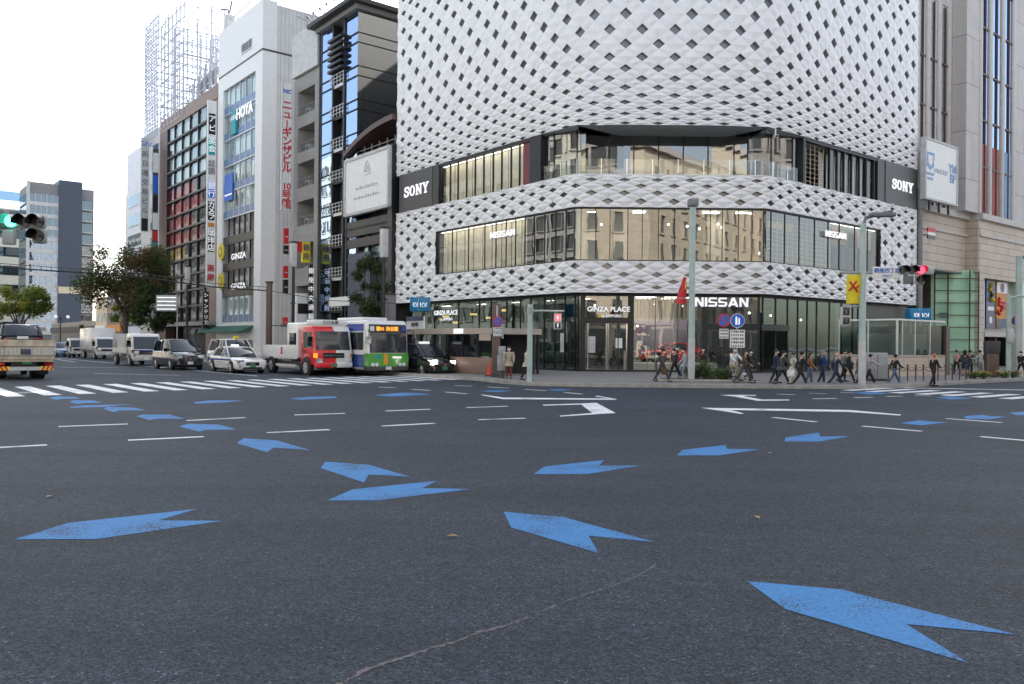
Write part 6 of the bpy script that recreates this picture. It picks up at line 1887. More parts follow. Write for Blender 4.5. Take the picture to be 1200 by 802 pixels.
# chain fence posts
fp = [(1041, 446.2), (1054, 446.2), (1063.5, 446.3), (1073, 446.4), (1082, 446.4), (1099, 446.4), (1108, 446.3), (1116, 445.9), (1124.5, 445.6), (1132, 445.3)]
prev = None
for i, (a, b_) in enumerate(fp):
    p = G(a, b_, ZP)
    t_ = T('fence_post', 'slim brown chain fence post on the right pavement edge before the glass subway entrance', 'post', (p.x, p.y, ZP), 0, 'chain fence posts along the right kerb')
    MB().cyl((0, 0, 0), (0, 0, .72), .032, m='brown_dark').build('shaft', t_); MB().ball((0, 0, .75), .06, 'brown_dark', 8, 6).build('knob', t_)
    if prev is not None and (p - prev).length < 1.2:
        d_ = prev - p
        MB().tube([(d_.x * k / 6, d_.y * k / 6, .62 - .14 * math.sin(math.pi * k / 6)) for k in range(7)], .02, 'brown_dark', 5).build('chain', t_)
    prev = p
# grey stone sign pillar and dark door screen at the right entrance
t_ = T2('notice_pillar', 'dark grey notice pillar before the stone building entrance', 'pillar', 1162, 442, ZP)
MB().bbox(-.35, .35, -.15, .15, 0, 1.35, .03, 'brown_post').build('shaft', t_); MB().bbox(-.4, .4, -.18, .18, 1.35, 2.05, .03, 'dark_grey').build('head', t_)

# ================================================================ trees and shrubs
def leafmat(name, cols):
    mt, t, n, b = _new(name); L = t.links.new
    tc = n.new('ShaderNodeTexCoord')
    a = n.new('ShaderNodeTexNoise'); a.inputs['Scale'].default_value = .55; a.inputs['Detail'].default_value = 2
    L(tc.outputs['Object'], a.inputs['Vector'])
    f_ = n.new('ShaderNodeTexNoise'); f_.inputs['Scale'].default_value = 5; L(tc.outputs['Object'], f_.inputs['Vector'])
    ad = n.new('ShaderNodeMath'); ad.operation = 'MULTIPLY_ADD'; ad.inputs[1].default_value = .55
    L(f_.outputs[0], ad.inputs[0]); L(a.outputs[0], ad.inputs[2])
    cr_ = n.new('ShaderNodeValToRGB'); e = cr_.color_ramp.elements
    e[0].position, e[0].color = .62, (*cols[0], 1); e[1].position, e[1].color = .95, (*cols[-1], 1)
    for k, c in enumerate(cols[1:-1]): x = e.new(.62 + .33 * (k + 1) / (len(cols) - 1)); x.color = (*c, 1)
    L(ad.outputs[0], cr_.inputs[0]); L(cr_.outputs[0], b.inputs['Base Color'])
    b.inputs['Roughness'].default_value = .6
    tr = n.new('ShaderNodeBsdfTranslucent'); L(cr_.outputs[0], tr.inputs[0])
    mx = n.new('ShaderNodeMixShader'); mx.inputs[0].default_value = .35
    out = n['Material Output']; L(b.outputs[0], mx.inputs[1]); L(tr.outputs[0], mx.inputs[2]); L(mx.outputs[0], out.inputs[0])
    MATS[name] = mt
leafmat('leaf_autumn', [(0.045, 0.085, 0.024), (0.07, 0.105, 0.03), (0.11, 0.10, 0.03), (0.20, 0.085, 0.035)])
leafmat('leaf_yellow', [(0.10, 0.16, 0.03), (0.22, 0.27, 0.05), (0.42, 0.36, 0.06)])
leafmat('leaf_dark', [(0.02, 0.04, 0.012), (0.04, 0.065, 0.018), (0.07, 0.09, 0.025)])
leafmat('leaf_shrub', [(0.05, 0.10, 0.02), (0.09, 0.16, 0.03), (0.20, 0.24, 0.04)])
mat('bark', (0.09, 0.075, 0.06), .9, var=.3, scale=6, bump=.8)
def tree(label, px, D, height, crown, leaf, n, lsize, seed, trunk_r=.22, clumps=26, low=.28, group=None, gap=.0):
    rd = random.Random(seed)
    t = T('street_tree', label, 'tree', base(px, D, ZP), 0, group)
    rx, ry, rz = crown; cz = height - rz
    tb_ = MB(); cl = []
    for k in range(clumps):
        while True:
            p = Vector((rd.uniform(-1, 1), rd.uniform(-1, 1), rd.uniform(-1, 1)))
            if .35 < p.length < 1: break
        p = Vector((p.x * rx, p.y * ry, p.z * rz)) * .82 + Vector((0, 0, cz)); cl.append((p, rd.uniform(.28, .5) * min(rx, rz) * .75))
    fork = Vector((rd.uniform(-.2, .2), 0, height * low))
    tb_.tube([(0, 0, 0), (.05, 0, height * low * .5), fork], [trunk_r * 1.2, trunk_r, trunk_r * .9], 'bark', 10)
    for k in range(5):
        a = 2 * math.pi * k / 5 + rd.uniform(-.3, .3)
        mid = fork + Vector((math.cos(a) * rx * .28, math.sin(a) * ry * .28, (cz - fork.z) * .6)); end = Vector((math.cos(a) * rx * .6, math.sin(a) * ry * .6, cz + rd.uniform(-.2, .5) * rz))
        tb_.tube([fork, mid, end], [trunk_r * .65, trunk_r * .4, trunk_r * .1], 'bark', 7)
        for p, r_ in cl[k::5]: 
            q_ = mid.lerp(end, rd.uniform(.1, .8)); tb_.tube([q_, q_.lerp(p, .5) + Vector((0, 0, -.15)), p], [trunk_r * .2, trunk_r * .12, .02], 'bark', 5)
    tb_.build('trunk', t)
    lv = MB()
    tot = sum(r_ ** 2 for p, r_ in cl); V_, F_ = [], []
    for p, r_ in cl:
        for i in range(int(n * r_ ** 2 / tot)):
            d = Vector((rd.gauss(0, 1), rd.gauss(0, 1), rd.gauss(0, .8))).normalized() * r_ * rd.random() ** .45 * rd.uniform(.75, 1.25)
            c_ = p + d
            a = Vector((rd.gauss(0, 1), rd.gauss(0, 1), rd.gauss(0, .6))).normalized(); b_ = a.orthogonal().normalized(); b_ = (b_ * math.cos(i) + a.cross(b_) * math.sin(i))
            s_ = lsize * rd.uniform(.6, 1.3); o = len(V_)
            V_ += [c_ - a * s_, c_ + b_ * s_ * .55, c_ + a * s_, c_ - b_ * s_ * .55]; F_.append((o, o + 1, o + 2, o + 3))
    lv.add(V_, F_, leaf); lv.build('crown', t)
    return t
tree('large street tree turning brown and green behind the queue of trucks', 146, 88, zpx(146, 272, 88) - ZP, (5.3, 4.2, 4.6), 'leaf_autumn', 24000, .125, 3, .26, 34, .3)
tree('second dark green street tree merging into the right of the autumn tree', 183, 86, 8.2, (2.6, 2.4, 2.9), 'leaf_dark', 6500, .15, 8, .18, 16, .3)
tree('bright yellow green tree at the far left behind the truck with the car', 22, 105, zpx(22, 329, 105) - ZP, (4.2, 3.0, 3.0), 'leaf_yellow', 8000, .17, 5, .2, 22, .3)
tree('narrow dark green street tree in front of the black framed building', 434, 50, zpx(434, 288, 50) - ZP, (1.15, 1.1, 2.9), 'leaf_dark', 6500, .085, 11, .1, 22, .25)
tree('small pale green tree beyond the trucks, under the autumn tree', 143, 118, 7.0, (1.8, 1.8, 1.9), 'leaf_yellow', 1800, .15, 15, .1, 8, .4)
tree('small green tree beside the white box truck in the distance', 101, 120, 4.2, (1.4, 1.4, 1.4), 'leaf_shrub', 1500, .14, 21, .08, 7, .4)
def shrub(label, px, py, rx, ry, h, leaf, n, lsize, seed, cat='shrub', group=None, name='shrub', flowers=None):
    rd = random.Random(seed); p = G(px, py, ZP)
    t = T(name, label, cat, (p.x, p.y, ZP), 0, group)
    st = MB(); V_, F_ = [], []
    for k in range(14):
        e = Vector((rd.uniform(-1, 1) * rx * .8, rd.uniform(-1, 1) * ry * .8, h * rd.uniform(.6, 1))); st.tube([(e.x * .3, e.y * .3, 0), e * .6, e], [.02, .012, .005], 'bark', 4)
        for i in range(n // 14):
            c_ = e * rd.uniform(.3, 1) + Vector((rd.gauss(0, .3) * rx, rd.gauss(0, .3) * ry, rd.gauss(0, .12) * h)); c_.z = max(.03, c_.z)
            a = Vector((rd.gauss(0, 1), rd.gauss(0, 1), rd.gauss(0, .8))).normalized(); b_ = a.orthogonal().normalized(); s_ = lsize * rd.uniform(.6, 1.3); o = len(V_)
            V_ += [c_ - a * s_, c_ + b_ * s_ * .5, c_ + a * s_, c_ - b_ * s_ * .5]; F_.append((o, o + 1, o + 2, o + 3))
    st.build('stem', t); MB().add(V_, F_, leaf).build('foliage', t)
    if flowers:
        f = MB()
        for i in range(16): f.ball((rd.uniform(-rx, rx), rd.uniform(-ry, ry), h * rd.uniform(.7, 1.05)), .035, flowers, 5, 3)
        f.build('blossom', t)
    return t
bx = G(827, 448.6, ZP)
t_ = T('planter_bed', 'low kerbed planting bed on the pavement corner around the sign post', 'planter', (bx.x, bx.y + .9, ZP))
MB().bbox(-2.0, 2.2, -.55, .6, 0, .12, .03, 'kerb_stone').build('kerb_edge', t_); mat('soil', (0.05, 0.04, 0.03), .9); MB().box(-1.85, 2.05, -.42, .48, .1, .13, 'soil').build('soil', t_)
MB().cyl((-2.1, -.4, 0), (-2.1, -.4, .9), .03, m='brown_dark').build('marker_post', t_)
for i, (px, py, rx, h, lf, lb) in enumerate(((814, 447, .5, .75, 'leaf_dark', 'dark bushy plant at the left end of the planting bed by the green pole'), (828, 447, .65, 1.0, 'leaf_shrub', 'tall yellow green shrub in the middle of the planting bed'),
                                     (841, 447.5, .6, .6, 'leaf_shrub', 'low green shrub in the planting bed right of the tall one'), (853, 447.6, .5, .5, 'leaf_dark', 'low dark green shrub at the bed end behind the sign post'))):
    shrub(lb, px, py, rx, .35, h, lf, 900, .05, i)
mat('marigold', (0.8, 0.45, 0.02), .6)
for i, (px, py, lb) in enumerate(((1140, 444, 'yellow flower clump left of the notice pillar on the right pavement'), (1152, 444, 'yellow flower clump just beside the notice pillar on the right pavement'), (1176, 443, 'yellow flower clump at the foot of the slim green pole'), (1188, 443, 'orange yellow flower clump between the two right edge poles'))):
    shrub(lb, px, py, .42, .3, .4, 'leaf_shrub', 400, .05, 40 + i, 'flowers', 'flower clumps on the right pavement', 'flower_clump', 'marigold')
# ================================================================ vehicles. local frame: x forward, y left, origin on the ground under the front bumper's middle
def paint(name, col, rough=.25):
    return mat(name, col, rough, coat=.8, var=.03, spec=.5)
paint('paint_white', (0.72, 0.72, 0.72)); paint('paint_black', (0.010, 0.011, 0.014), .15); paint('paint_red', (0.68, 0.010, 0.018)); paint('paint_green', (0.10, 0.36, 0.06))
paint('paint_blue', (0.02, 0.06, 0.25)); paint('paint_sky', (0.12, 0.30, 0.50)); paint('paint_navy', (0.006, 0.012, 0.035)); paint('paint_silver', (0.42, 0.43, 0.44)); paint('stripe_blue', (0.02, 0.06, 0.35))
mat('car_glass', (0.018, 0.025, 0.035), .04, var=.1, spec=.8); mat('headlamp', (0.75, 0.77, 0.8), .08, var=.02, spec=.9); mat('headlamp_lit', (1, .95, .85), .1, emit=2.5)
mat('amber', (0.9, 0.32, 0.02), .3, emit=.5); mat('amber_off', (0.45, 0.18, 0.03), .3); mat('tail_red', (0.45, 0.01, 0.01), .25); mat('plate_white', (0.7, 0.7, 0.68), .5, var=.02); mat('plate_green', (0.05, 0.25, 0.12), .5)
mat('grille', (0.02, 0.02, 0.022), .35, metal=.3); mat('rusty_cream', (0.50, 0.43, 0.32), .75, var=.3, scale=3); mat('bus_orange', (0.75, 0.32, 0.03), .4); mat('led_orange', (1.0, 0.42, 0.05), .5, emit=.35)
HEAD = math.atan2(-dL.y, -dL.x)          # facing the crossing on the left street
def wheel(parent, x, y, r, w_, rim='chrome'):
    sgn = 1 if y > 0 else -1
    t = MB(); t.cyl((x, y - sgn * w_, r), (x, y, r), r, n=20, m='rubber')
    t.cyl((x, y - .001 * sgn, r), (x, y + .012 * sgn, r), r * .93, r * .80, 20, 'rubber')
    wh = t.build('wheel', parent)
    q_ = MB(); q_.cyl((x, y + .004 * sgn, r), (x, y + .022 * sgn, r), r * .64, r * .58, 16, 'dark_grey')
    q_.cyl((x, y + .018 * sgn, r), (x, y + .04 * sgn, r), r * .17, n=10, m=rim)
    for k in range(7):
        a = 2 * math.pi * k / 7
        q_.tube([(x + .1 * r * math.cos(a), y + .026 * sgn, r + .1 * r * math.sin(a)), (x + .6 * r * math.cos(a), y + .026 * sgn, r + .6 * r * math.sin(a))], r * .065, rim, 5)
    n = 16
    for k in range(n):
        a, b = 2 * math.pi * k / n, 2 * math.pi * (k + 1) / n
        c = lambda an, rr: (x + rr * r * math.cos(an), y + .024 * sgn, r + rr * r * math.sin(an))
        q_.add([c(a, .58), c(b, .58), c(b, .68), c(a, .68)], [(0, 1, 2, 3)], rim)
    q_.build('rim', wh)
def bev(o, wd=.06, seg=3):
    bm = bmesh.new(); bm.from_mesh(o.data); bmesh.ops.remove_doubles(bm, verts=bm.verts[:], dist=1e-4)
    es = [e for e in bm.edges if len(e.link_faces) == 2 and e.calc_face_angle(0) > R(25)]
    bmesh.ops.bevel(bm, geom=es, offset=wd, segments=seg, profile=.5, affect='EDGES', clamp_overlap=True)
    for f in bm.faces: f.smooth = True
    bm.to_mesh(o.data); bm.free()
    return o
def plate(parent, x, z, m='plate_white', sgn=1, y=0.0, body='12-34'):
    MB().box(x, x + .015 * sgn, y - .17, y + .17, z - .085, z + .085, m).build('number_plate', parent)
def car(label, px, py, spec, paintm, z=0.0, rz=HEAD, lane=0.0, p=None, cat='car', name='parked_car', group=None, lit=False, pm='plate_white'):
    """spec: L W H, bonnet height zb, belt zs, x of windscreen foot, roof front, roof rear, rear glass foot, tail height zt"""
    L, W, H, zb, zs, xw, xr, xq, xe, zt = spec
    if p is None: p = G(px, py, z)
    t = T(name, label, cat, (p.x, p.y, z), rz, group)
    hw = W / 2
    # lower body
    st = [(0.0, zb * .62, .80), (-.06, zb * .74, .88), (-.28, zb * .86, .96), (-xw * .55, zb * .96, .99), (-xw, zb, 1), (-(xw + xr) / 2, zs, 1), (-L * .5, zs, 1), (-xe * .9, zs, 1), (-xe, (zs + zt) / 2, .99), (-(xe + L) / 2, zt, .98), (-L + .15, zt * .97, .94), (-L, zt * .78, .84)]
    rings = []
    for i, (x, zz, f) in enumerate(st):
        h = hw * f; lo = .22 if 0 < i < len(st) - 1 else .28
        rings.append([(x, -h * .9, lo), (x, -h * .99, lo + .1), (x, -h, .5 * (lo + zz) + .05), (x, -h * .97, zz - .08), (x, -h * .86, zz), (x, 0, zz + .02), (x, h * .86, zz), (x, h * .97, zz - .08), (x, h, .5 * (lo + zz) + .05), (x, h * .99, lo + .1), (x, h * .9, lo)])
    MB().loft(rings, paintm).build('body', t)
    # glasshouse
    g_ = []
    for zz, xf, xb, f in ((zs - .04, xw - .02, xe + .02, .90), (zs + (H - zs) * .5, (xw + xr) / 2 + .02, (xq + xe) / 2, .85), (H - .07, xr, xq, .77)):
        h = hw * f
        g_.append([(-xf - .12, -h, zz), (-xf, -h * .8, zz), (-xf, h * .8, zz), (-xf - .12, h, zz), (-xb + .1, h, zz), (-xb, h * .8, zz), (-xb, -h * .8, zz), (-xb + .1, -h, zz)])
    MB().loft(g_, 'car_glass', caps=False).build('window', t)
    h = hw * .77
    MB().loft([[(-xr - .05, -h * .9, H - .09), (-xr - .02, 0, H - .07), (-xr - .05, h * .9, H - .09), (-xq + .05, h * .9, H - .09), (-xq, 0, H - .07), (-xq + .05, -h * .9, H - .09)],
               [(-xr - .1, -h * .98, H - .03), (-xr - .05, 0, H - .02), (-xr - .1, h * .98, H - .03), (-xq + .1, h * .98, H - .03), (-xq + .06, 0, H - .02), (-xq + .1, -h * .98, H - .03)],
               [(-xr - .35, -h * .8, H), (-xr - .3, 0, H + .01), (-xr - .35, h * .8, H), (-xq + .3, h * .8, H), (-xq + .25, 0, H + .01), (-xq + .3, -h * .8, H)]], paintm).build('roof', t)
    pl = MB()
    for sg in (-1, 1):
        y0, y1 = sg * hw * .90, sg * hw * .775
        pl.tube([(-xw - .08, y0, zs - .03), (-(xw + xr) / 2 - .1, sg * hw * .855, zs + (H - zs) * .5), (-xr - .1, y1, H - .06)], .045, paintm, 6)
        pl.tube([(-xe + .12, y0, zs - .03), (-(xq + xe) / 2 + .1, sg * hw * .855, zs + (H - zs) * .5), (-xq + .1, y1, H - .06)], .07, paintm, 6)
        xm = -(xr + xq) / 2 - .05
        pl.tube([(xm, y0 * 1.005, zs - .02), (xm, sg * hw * .86, zs + (H - zs) * .5), (xm, y1, H - .06)], .04, 'black', 6)
    pl.build('pillar', t)
    r = .33 if H > 1.6 else .325
    for x in (-.92, -L + .95):
        for sg in (-1, 1):
            MB().cyl((x, sg * (hw * .9), r + .02), (x, sg * (hw * 1.004), r + .02), r * 1.18, n=22, m='black').build('wheel_arch', t)
            wheel(t, x, sg * (hw * 1.012), r, .2)
    for sg in (-1, 1):
        MB().bbox(-.42, -.035, sg * hw * .56, sg * hw * .90, zb * .64, zb * .83, .04, 'headlamp_lit' if lit else 'headlamp').build('headlight', t)
        MB().bbox(-.1, .0, sg * hw * .70, sg * hw * .82, .36, .46, .02, 'headlamp').build('fog_light', t)
        MB().bbox(-L - .01, -L + .2, sg * hw * .55, sg * hw * .88, zt * .66, zt * .84, .03, 'tail_red').build('tail_light', t)
        m_ = MB(); m_.bbox(-xw - .45, -xw - .25, sg * (hw + .03), sg * (hw + .22), zs - .02, zs + .13, .04, paintm); m_.build('mirror', t)
        MB().box(-xr - .15, -xq + .3, sg * hw * .992, sg * hw * 1.004, .5 * zs + .1, .5 * zs + .13, 'black').build('side_trim', t)
        for x in (-(xw + xr) / 2 - .75, -(xr + xq) / 2 - .65): MB().box(x, x + .18, sg * hw * .985, sg * hw * 1.012, zs - .16, zs - .12, 'chrome').build('door_handle', t)
    gm = MB(); gm.bbox(-.06, .015, -hw * .42, hw * .42, zb * .50, zb * .72, .02, 'grille')
    gr = gm.build('grille', t)
    gg = MB()
    for k in range(4): gg.box(.015, .025, -hw * .4, hw * .4, zb * (.52 + .055 * k), zb * (.53 + .055 * k), 'chrome')
    gg.cyl((.015, 0, zb * .62), (.035, 0, zb * .62), .07, n=12, m='chrome'); gg.build('grille_bar', gr)
    MB().bbox(-.05, .012, -hw * .62, hw * .62, .26, .36, .02, 'black').build('air_intake', t)
    plate(t, .02, .44, pm); plate(t, -L - .02, zt * .62, pm, -1)
    MB().box(-L * .94, -.2, -hw * .8, hw * .8, .16, .26, 'black').build('underbody', t)
    return t
SEDAN = (4.85, 1.82, 1.50, .88, .98, 1.35, 2.0, 3.45, 4.15, 1.0)
VAN = (4.85, 1.84, 1.90, 1.10, 1.18, .95, 1.75, 4.5, 4.78, 1.2)
TAXI = (4.40, 1.70, 1.75, 1.02, 1.10, 1.0, 1.75, 4.0, 4.33, 1.1)
HATCH = (4.3, 1.74, 1.50, .92, 1.0, 1.2, 1.9, 3.8, 4.2, 1.0)
SPORT = (4.4, 1.85, 1.28, .78, .86, 1.5, 2.2, 3.0, 4.0, .92)
t = car('white sedan taxi with a blue side stripe, front of its lane beside the red truck', 296, 438, SEDAN, 'paint_white', name='sedan_taxi', cat='car', pm='plate_green')
for sg in (-1, 1): MB().box(-4.5, -1.0, sg * .91, sg * .925, .70, .80, 'stripe_blue').build('side_stripe', t)
MB().bbox(-2.9, -2.6, -.2, .2, 1.49, 1.62, .03, 'letter_white').build('roof_sign', t)
t = car('black minivan with a silver trimmed front, right behind the white sedan taxi', 223, 434, VAN, 'paint_black', name='minivan')
t = car('white van cab with a yellow roof lamp, half hidden behind the white sedan taxi', 288, 433.3, (4.7, 1.8, 1.95, 1.1, 1.2, .9, 1.6, 4.3, 4.65, 1.2), 'paint_white', name='van')
MB().bbox(-1.9, -1.6, -.12, .12, 1.94, 2.15, .03, 'sign_yellow').build('roof_lamp', t)
t = car('black taxi with lit headlight and white door panel, at the kerb by the subway canopy', 521, 441.3, TAXI, 'paint_black', name='taxi', cat='taxi', lit=True, pm='plate_green')
MB().bbox(-2.2, -1.95, -.3, .3, 1.74, 1.88, .03, 'letter_white').build('roof_sign', t)
MB().box(-3.3, -2.35, -.875, -.86, .42, .92, 'plate_white').build('door_panel', t)
car('pale blue sedan far down the left street beside a small white truck', 79, 418.4, SEDAN, 'paint_sky', name='sedan_car', cat='car')
g = gp(uC(757), 0, OG - 2.3)
pf = T('display_platform', 'low pale display platform under the red sports car inside the showroom', 'platform', (g.x + 2.1, g.y, ZP))
MB().bbox(-2.7, 2.7, -1.1, 1.1, 0, .55, .05, 'white').build('plinth', pf); MB().box(-2.75, 2.75, -1.15, 1.15, 0.0, .06, 'dark_grey').build('skirting', pf)
car('red sports car on a platform behind the showroom glass', 0, 0, SPORT, 'paint_red', z=ZP + .55, rz=R(180 + 12), p=Vector((g.x - .1, g.y, 0)), name='show_car')

def truck_cab(t, W, H, xl, base_z, m1, m2=None, lampz=.75, sign=None):
    """cab-over cab: forward face at x=0, length xl"""
    hw = W / 2
    prof = [(-.02, base_z), (0.0, base_z + .5), (-.04, H * .50), (-.30, H * .93), (-.5, H), (-xl, H), (-xl, base_z)]
    bev(MB().prism([(x, z) for x, z in prof], 'y', -hw, .15 if m2 else hw, m1).build('cab', t), .07 if not m2 else .05)
    if m2: bev(MB().prism([(x, z) for x, z in prof], 'y', .15, hw, m2).build('cab_side', t), .05)
    def on(z): return -.04 - .26 * (z - H * .50) / (H * .43)
    z0, z1 = H * .52, H * .90
    MB().add([(on(z0) + .012, -hw * .9, z0), (on(z0) + .012, hw * .9, z0), (on(z1) + .012, hw * .88, z1), (on(z1) + .012, -hw * .88, z1)], [(0, 1, 2, 3)], 'car_glass').build('windscreen', t)
    for sg in (-1, 1):
        y = sg * (hw + .008)
        MB().add([(-.30, y, H * .56), (-xl * .78, y, H * .56), (-xl * .78, y, H * .88), (-.48, y, H * .88)], [(0, 1, 2, 3)], 'car_glass').build('side_window', t)
        mm = m2 if (m2 and sg > 0) else m1
        d = MB(); d.box(-xl * .85, -xl * .83, sg * hw, sg * (hw + .012), base_z + .15, H * .9, 'black'); d.box(-xl * .8, -xl * .62, sg * hw, sg * (hw + .03), H * .47, H * .49, 'black'); d.build('door', t)
        MB().bbox(-.05, .03, sg * hw * .62, sg * hw * .92, lampz - .09, lampz + .09, .03, 'headlamp').build('headlight', t)
        MB().bbox(-.12, .02, sg * hw * .88, sg * hw * 1.005, lampz + .18, lampz + .38, .02, 'amber' if sg < 0 and m2 else 'amber_off').build('indicator', t)
        q_ = MB(); q_.tube([(-.3, sg * hw, H * .85), (-.1, sg * (hw + .22), H * .85), (-.1, sg * (hw + .22), H * .62)], .02, 'black', 5); q_.bbox(-.16, -.06, sg * (hw + .12), sg * (hw + .32), H * .60, H * .78, .02, 'black'); q_.build('mirror', t)
    bp_ = MB(); bp_.bbox(-.05, .06, -hw, .15 if m2 else hw, base_z - .12, base_z + .16, .03, 'paint_red' if m2 else 'light_grey')
    if m2: bp_.bbox(-.05, .06, .15, hw, base_z - .12, base_z + .16, .03, 'paint_white')
    bp_.build('bumper', t)
    g_ = MB(); g_.box(.0, .03, -hw * .55, hw * .55, H * .36, H * .46, 'grille'); g_.box(.02, .035, -hw * .5, hw * .5, H * .40, H * .415, 'chrome'); g_.build('grille', t)
    w_ = MB(); w_.tube([(on(z0) + .03, -hw * .5, z0), (on(z0 + .3) + .03, -hw * .1, z0 + .3)], .012, 'black', 4); w_.tube([(on(z0) + .03, hw * .2, z0), (on(z0 + .3) + .03, hw * .55, z0 + .3)], .012, 'black', 4); w_.build('wiper', t)
    plate(t, .065, base_z + .02, 'plate_green' if m2 else 'plate_white')
# red and white flatbed truck
p = G(391, 440.5, 0)
t = T('flatbed_truck', 'red and white cab truck with a lit amber lamp and low white flatbed', 'truck', (p.x, p.y, 0), HEAD)
truck_cab(t, 2.2, 2.65, 1.75, .55, 'paint_red', 'paint_white', .8)
MB().bbox(-1.3, -.45, -1.0, 1.0, 2.7, 3.0, .05, 'paint_white').build('roof_sign', t)
text('大日本運', .24, 'dark_ink', t, (-.43, 0, 2.85), (R(90), 0, R(90)))
MB().box(-6.8, -1.0, -1.05, 1.05, .55, .75, 'black').build('chassis', t)
MB().box(-6.9, -2.15, -1.15, 1.15, .85, 1.0, 'light_grey').build('bed_floor', t)
mb = MB()
for y0, y1 in ((-1.16, -1.11), (1.11, 1.16)): mb.box(-6.9, -2.15, y0, y1, .95, 1.62, 'paint_white')
mb.box(-6.95, -6.88, -1.16, 1.16, .95, 1.62, 'paint_white'); mb.build('bed_side', t)
MB().box(-2.2, -1.95, -1.16, 1.16, .95, 2.5, 'paint_white').build('headboard', t)
mb = MB(); mb.prism([(-4.3, 1.1), (-3.95, 1.1), (-4.05, 1.28), (-3.98, 1.5), (-4.27, 1.5), (-4.2, 1.28)], 'y', -1.175, -1.162, 'sign_red'); mb.build('side_mark', t)
MB().box(-6.5, -2.4, -1.12, -1.06, .42, .56, 'light_grey').build('side_guard', t)
MB().bbox(-4.5, -3.3, -1.0, -.6, .45, .82, .05, 'light_grey').build('tank', t)
for x in (-.95, -5.6):
    for sg in (-1, 1):
        MB().cyl((x, sg * .95, .45), (x, sg * 1.155, .45), .56, n=22, m='black').build('wheel_arch', t)
        wheel(t, x, sg * 1.165, .42, .28, 'light_grey')
# white small truck with grey tail panel
p = G(172, 429.2, 0)
t = T('small_truck', 'white cab small truck with a blue stripe and open grey bed', 'truck', (p.x, p.y, 0), HEAD)
truck_cab(t, 1.9, 2.28, 1.6, .5, 'paint_white', None, .75)
for sg in (-1, 1): MB().box(-1.6, -.05, sg * .95, sg * .962, 1.05, 1.14, 'stripe_blue').build('side_stripe', t)
MB().box(.0, .012, -.9, .9, 1.06, 1.13, 'stripe_blue').build('front_stripe', t)
MB().box(-5.6, -1.0, -.85, .85, .5, .65, 'black').build('chassis', t)
MB().box(-5.6, -1.75, -.95, .95, .8, .9, 'mid_grey').build('bed_floor', t)
mb = MB()
for y in (-.95, .91): mb.box(-5.6, -1.75, y, y + .04, .85, 1.25, 'aluminium')
mb.build('bed_side', t); MB().box(-5.7, -5.6, -.9, .9, .8, 2.3, 'aluminium').build('tail_lift', t); MB().box(-4.4, -2.2, -.9, .9, .9, 2.15, 'light_grey').build('load_box', t)
for x in (-.8, -4.6):
    for sg in (-1, 1): MB().cyl((x, sg * .8, .38), (x, sg * .955, .38), .46, n=20, m='black').build('wheel_arch', t); wheel(t, x, sg * .965, .36, .22, 'light_grey')
# white box truck
p = G(126, 421.3, 0)
t = T('box_truck', 'white box truck further back in the queue under the autumn tree', 'truck', (p.x, p.y, 0), HEAD)
truck_cab(t, 1.95, 2.1, 1.6, .5, 'paint_white', None, .75)
MB().bbox(-6.6, -1.7, -1.05, 1.05, .85, 2.95, .04, 'paint_white').build('cargo_box', t)
MB().box(-6.5, -1.0, -.85, .85, .5, .85, 'black').build('chassis', t)
MB().box(-6.62, -6.6, -.02, .02, 1, 2.8, 'mid_grey').build('door_seam', t)
for x in (-.8, -5.2):
    for sg in (-1, 1): wheel(t, x, sg * .99, .38, .24, 'light_grey')
p = G(92, 418.8, 0)
t = T('small_truck', 'tiny white truck beside the pale blue sedan far down the street', 'truck', (p.x, p.y, 0), HEAD)
truck_cab(t, 1.6, 1.95, 1.4, .45, 'paint_white', None, .7)
MB().box(-4.3, -1.4, -.75, .75, .6, 1.1, 'paint_white').build('bed', t)
for x in (-.7, -3.4):
    for sg in (-1, 1): wheel(t, x, sg * .8, .3, .18, 'light_grey')
# green bus
p = G(455, 440.7, 0)
t = T('city_bus', 'city bus with a green front, dark windscreen and blue wrapped side', 'bus', (p.x, p.y, 0), HEAD)
hw, Hb, Lb = 1.24, 3.0, 10.5
prof = [(-.02, .35), (0, .6), (0, 1.2), (-.06, 2.2), (-.16, 2.85), (-.3, Hb), (-Lb, Hb), (-Lb, .35)]
bev(MB().prism(prof, 'y', -hw, hw, 'paint_white').build('body', t), .1)
MB().prism([(.012, .45), (.012, 1.22), (-.4, 1.22), (-.4, .45)], 'y', -hw - .008, hw + .008, 'paint_green').build('front_panel', t)
MB().prism([(.02, .30), (.02, .52), (-.5, .52), (-.5, .30)], 'y', -hw - .012, hw + .012, 'dark_grey').build('bumper', t)
MB().add([(.02, -1.14, 1.25), (.02, 1.14, 1.25), (-.04, 1.14, 2.3), (-.04, -1.14, 2.3)], [(0, 1, 2, 3)], 'car_glass').build('windscreen', t)
MB().add([(-.04, -1.16, 2.32), (-.04, 1.16, 2.32), (-.13, 1.14, 2.78), (-.13, -1.14, 2.78)], [(0, 1, 2, 3)], 'black').build('destination_display', t)
o = MB(); o.box(-.07, -.035, -.7, .62, 2.42, 2.66, 'led_orange'); o.build('x') if 0 else None
text('都01 渋谷駅', .26, 'led_orange', t, (-.06, -.05, 2.53), (R(90 - 8), 0, R(90)), bold=.02)
MB().box(-.08, -.05, -1.1, -.85, 2.42, 2.68, 'plate_white').build('route_plate', t); MB().box(-.08, -.05, .86, 1.1, 2.42, 2.68, 'stripe_blue').build('step_free_plate', t)
MB().box(.012, .022, -.3, -.05, .62, 1.2, 'bus_orange').build('orange_band', t); MB().box(.012, .03, -.85, -.45, .95, 1.1, 'sign_teal').build('emblem', t); MB().box(.012, .03, .25, .8, .95, 1.05, 'letter_white').build('operator_text', t)
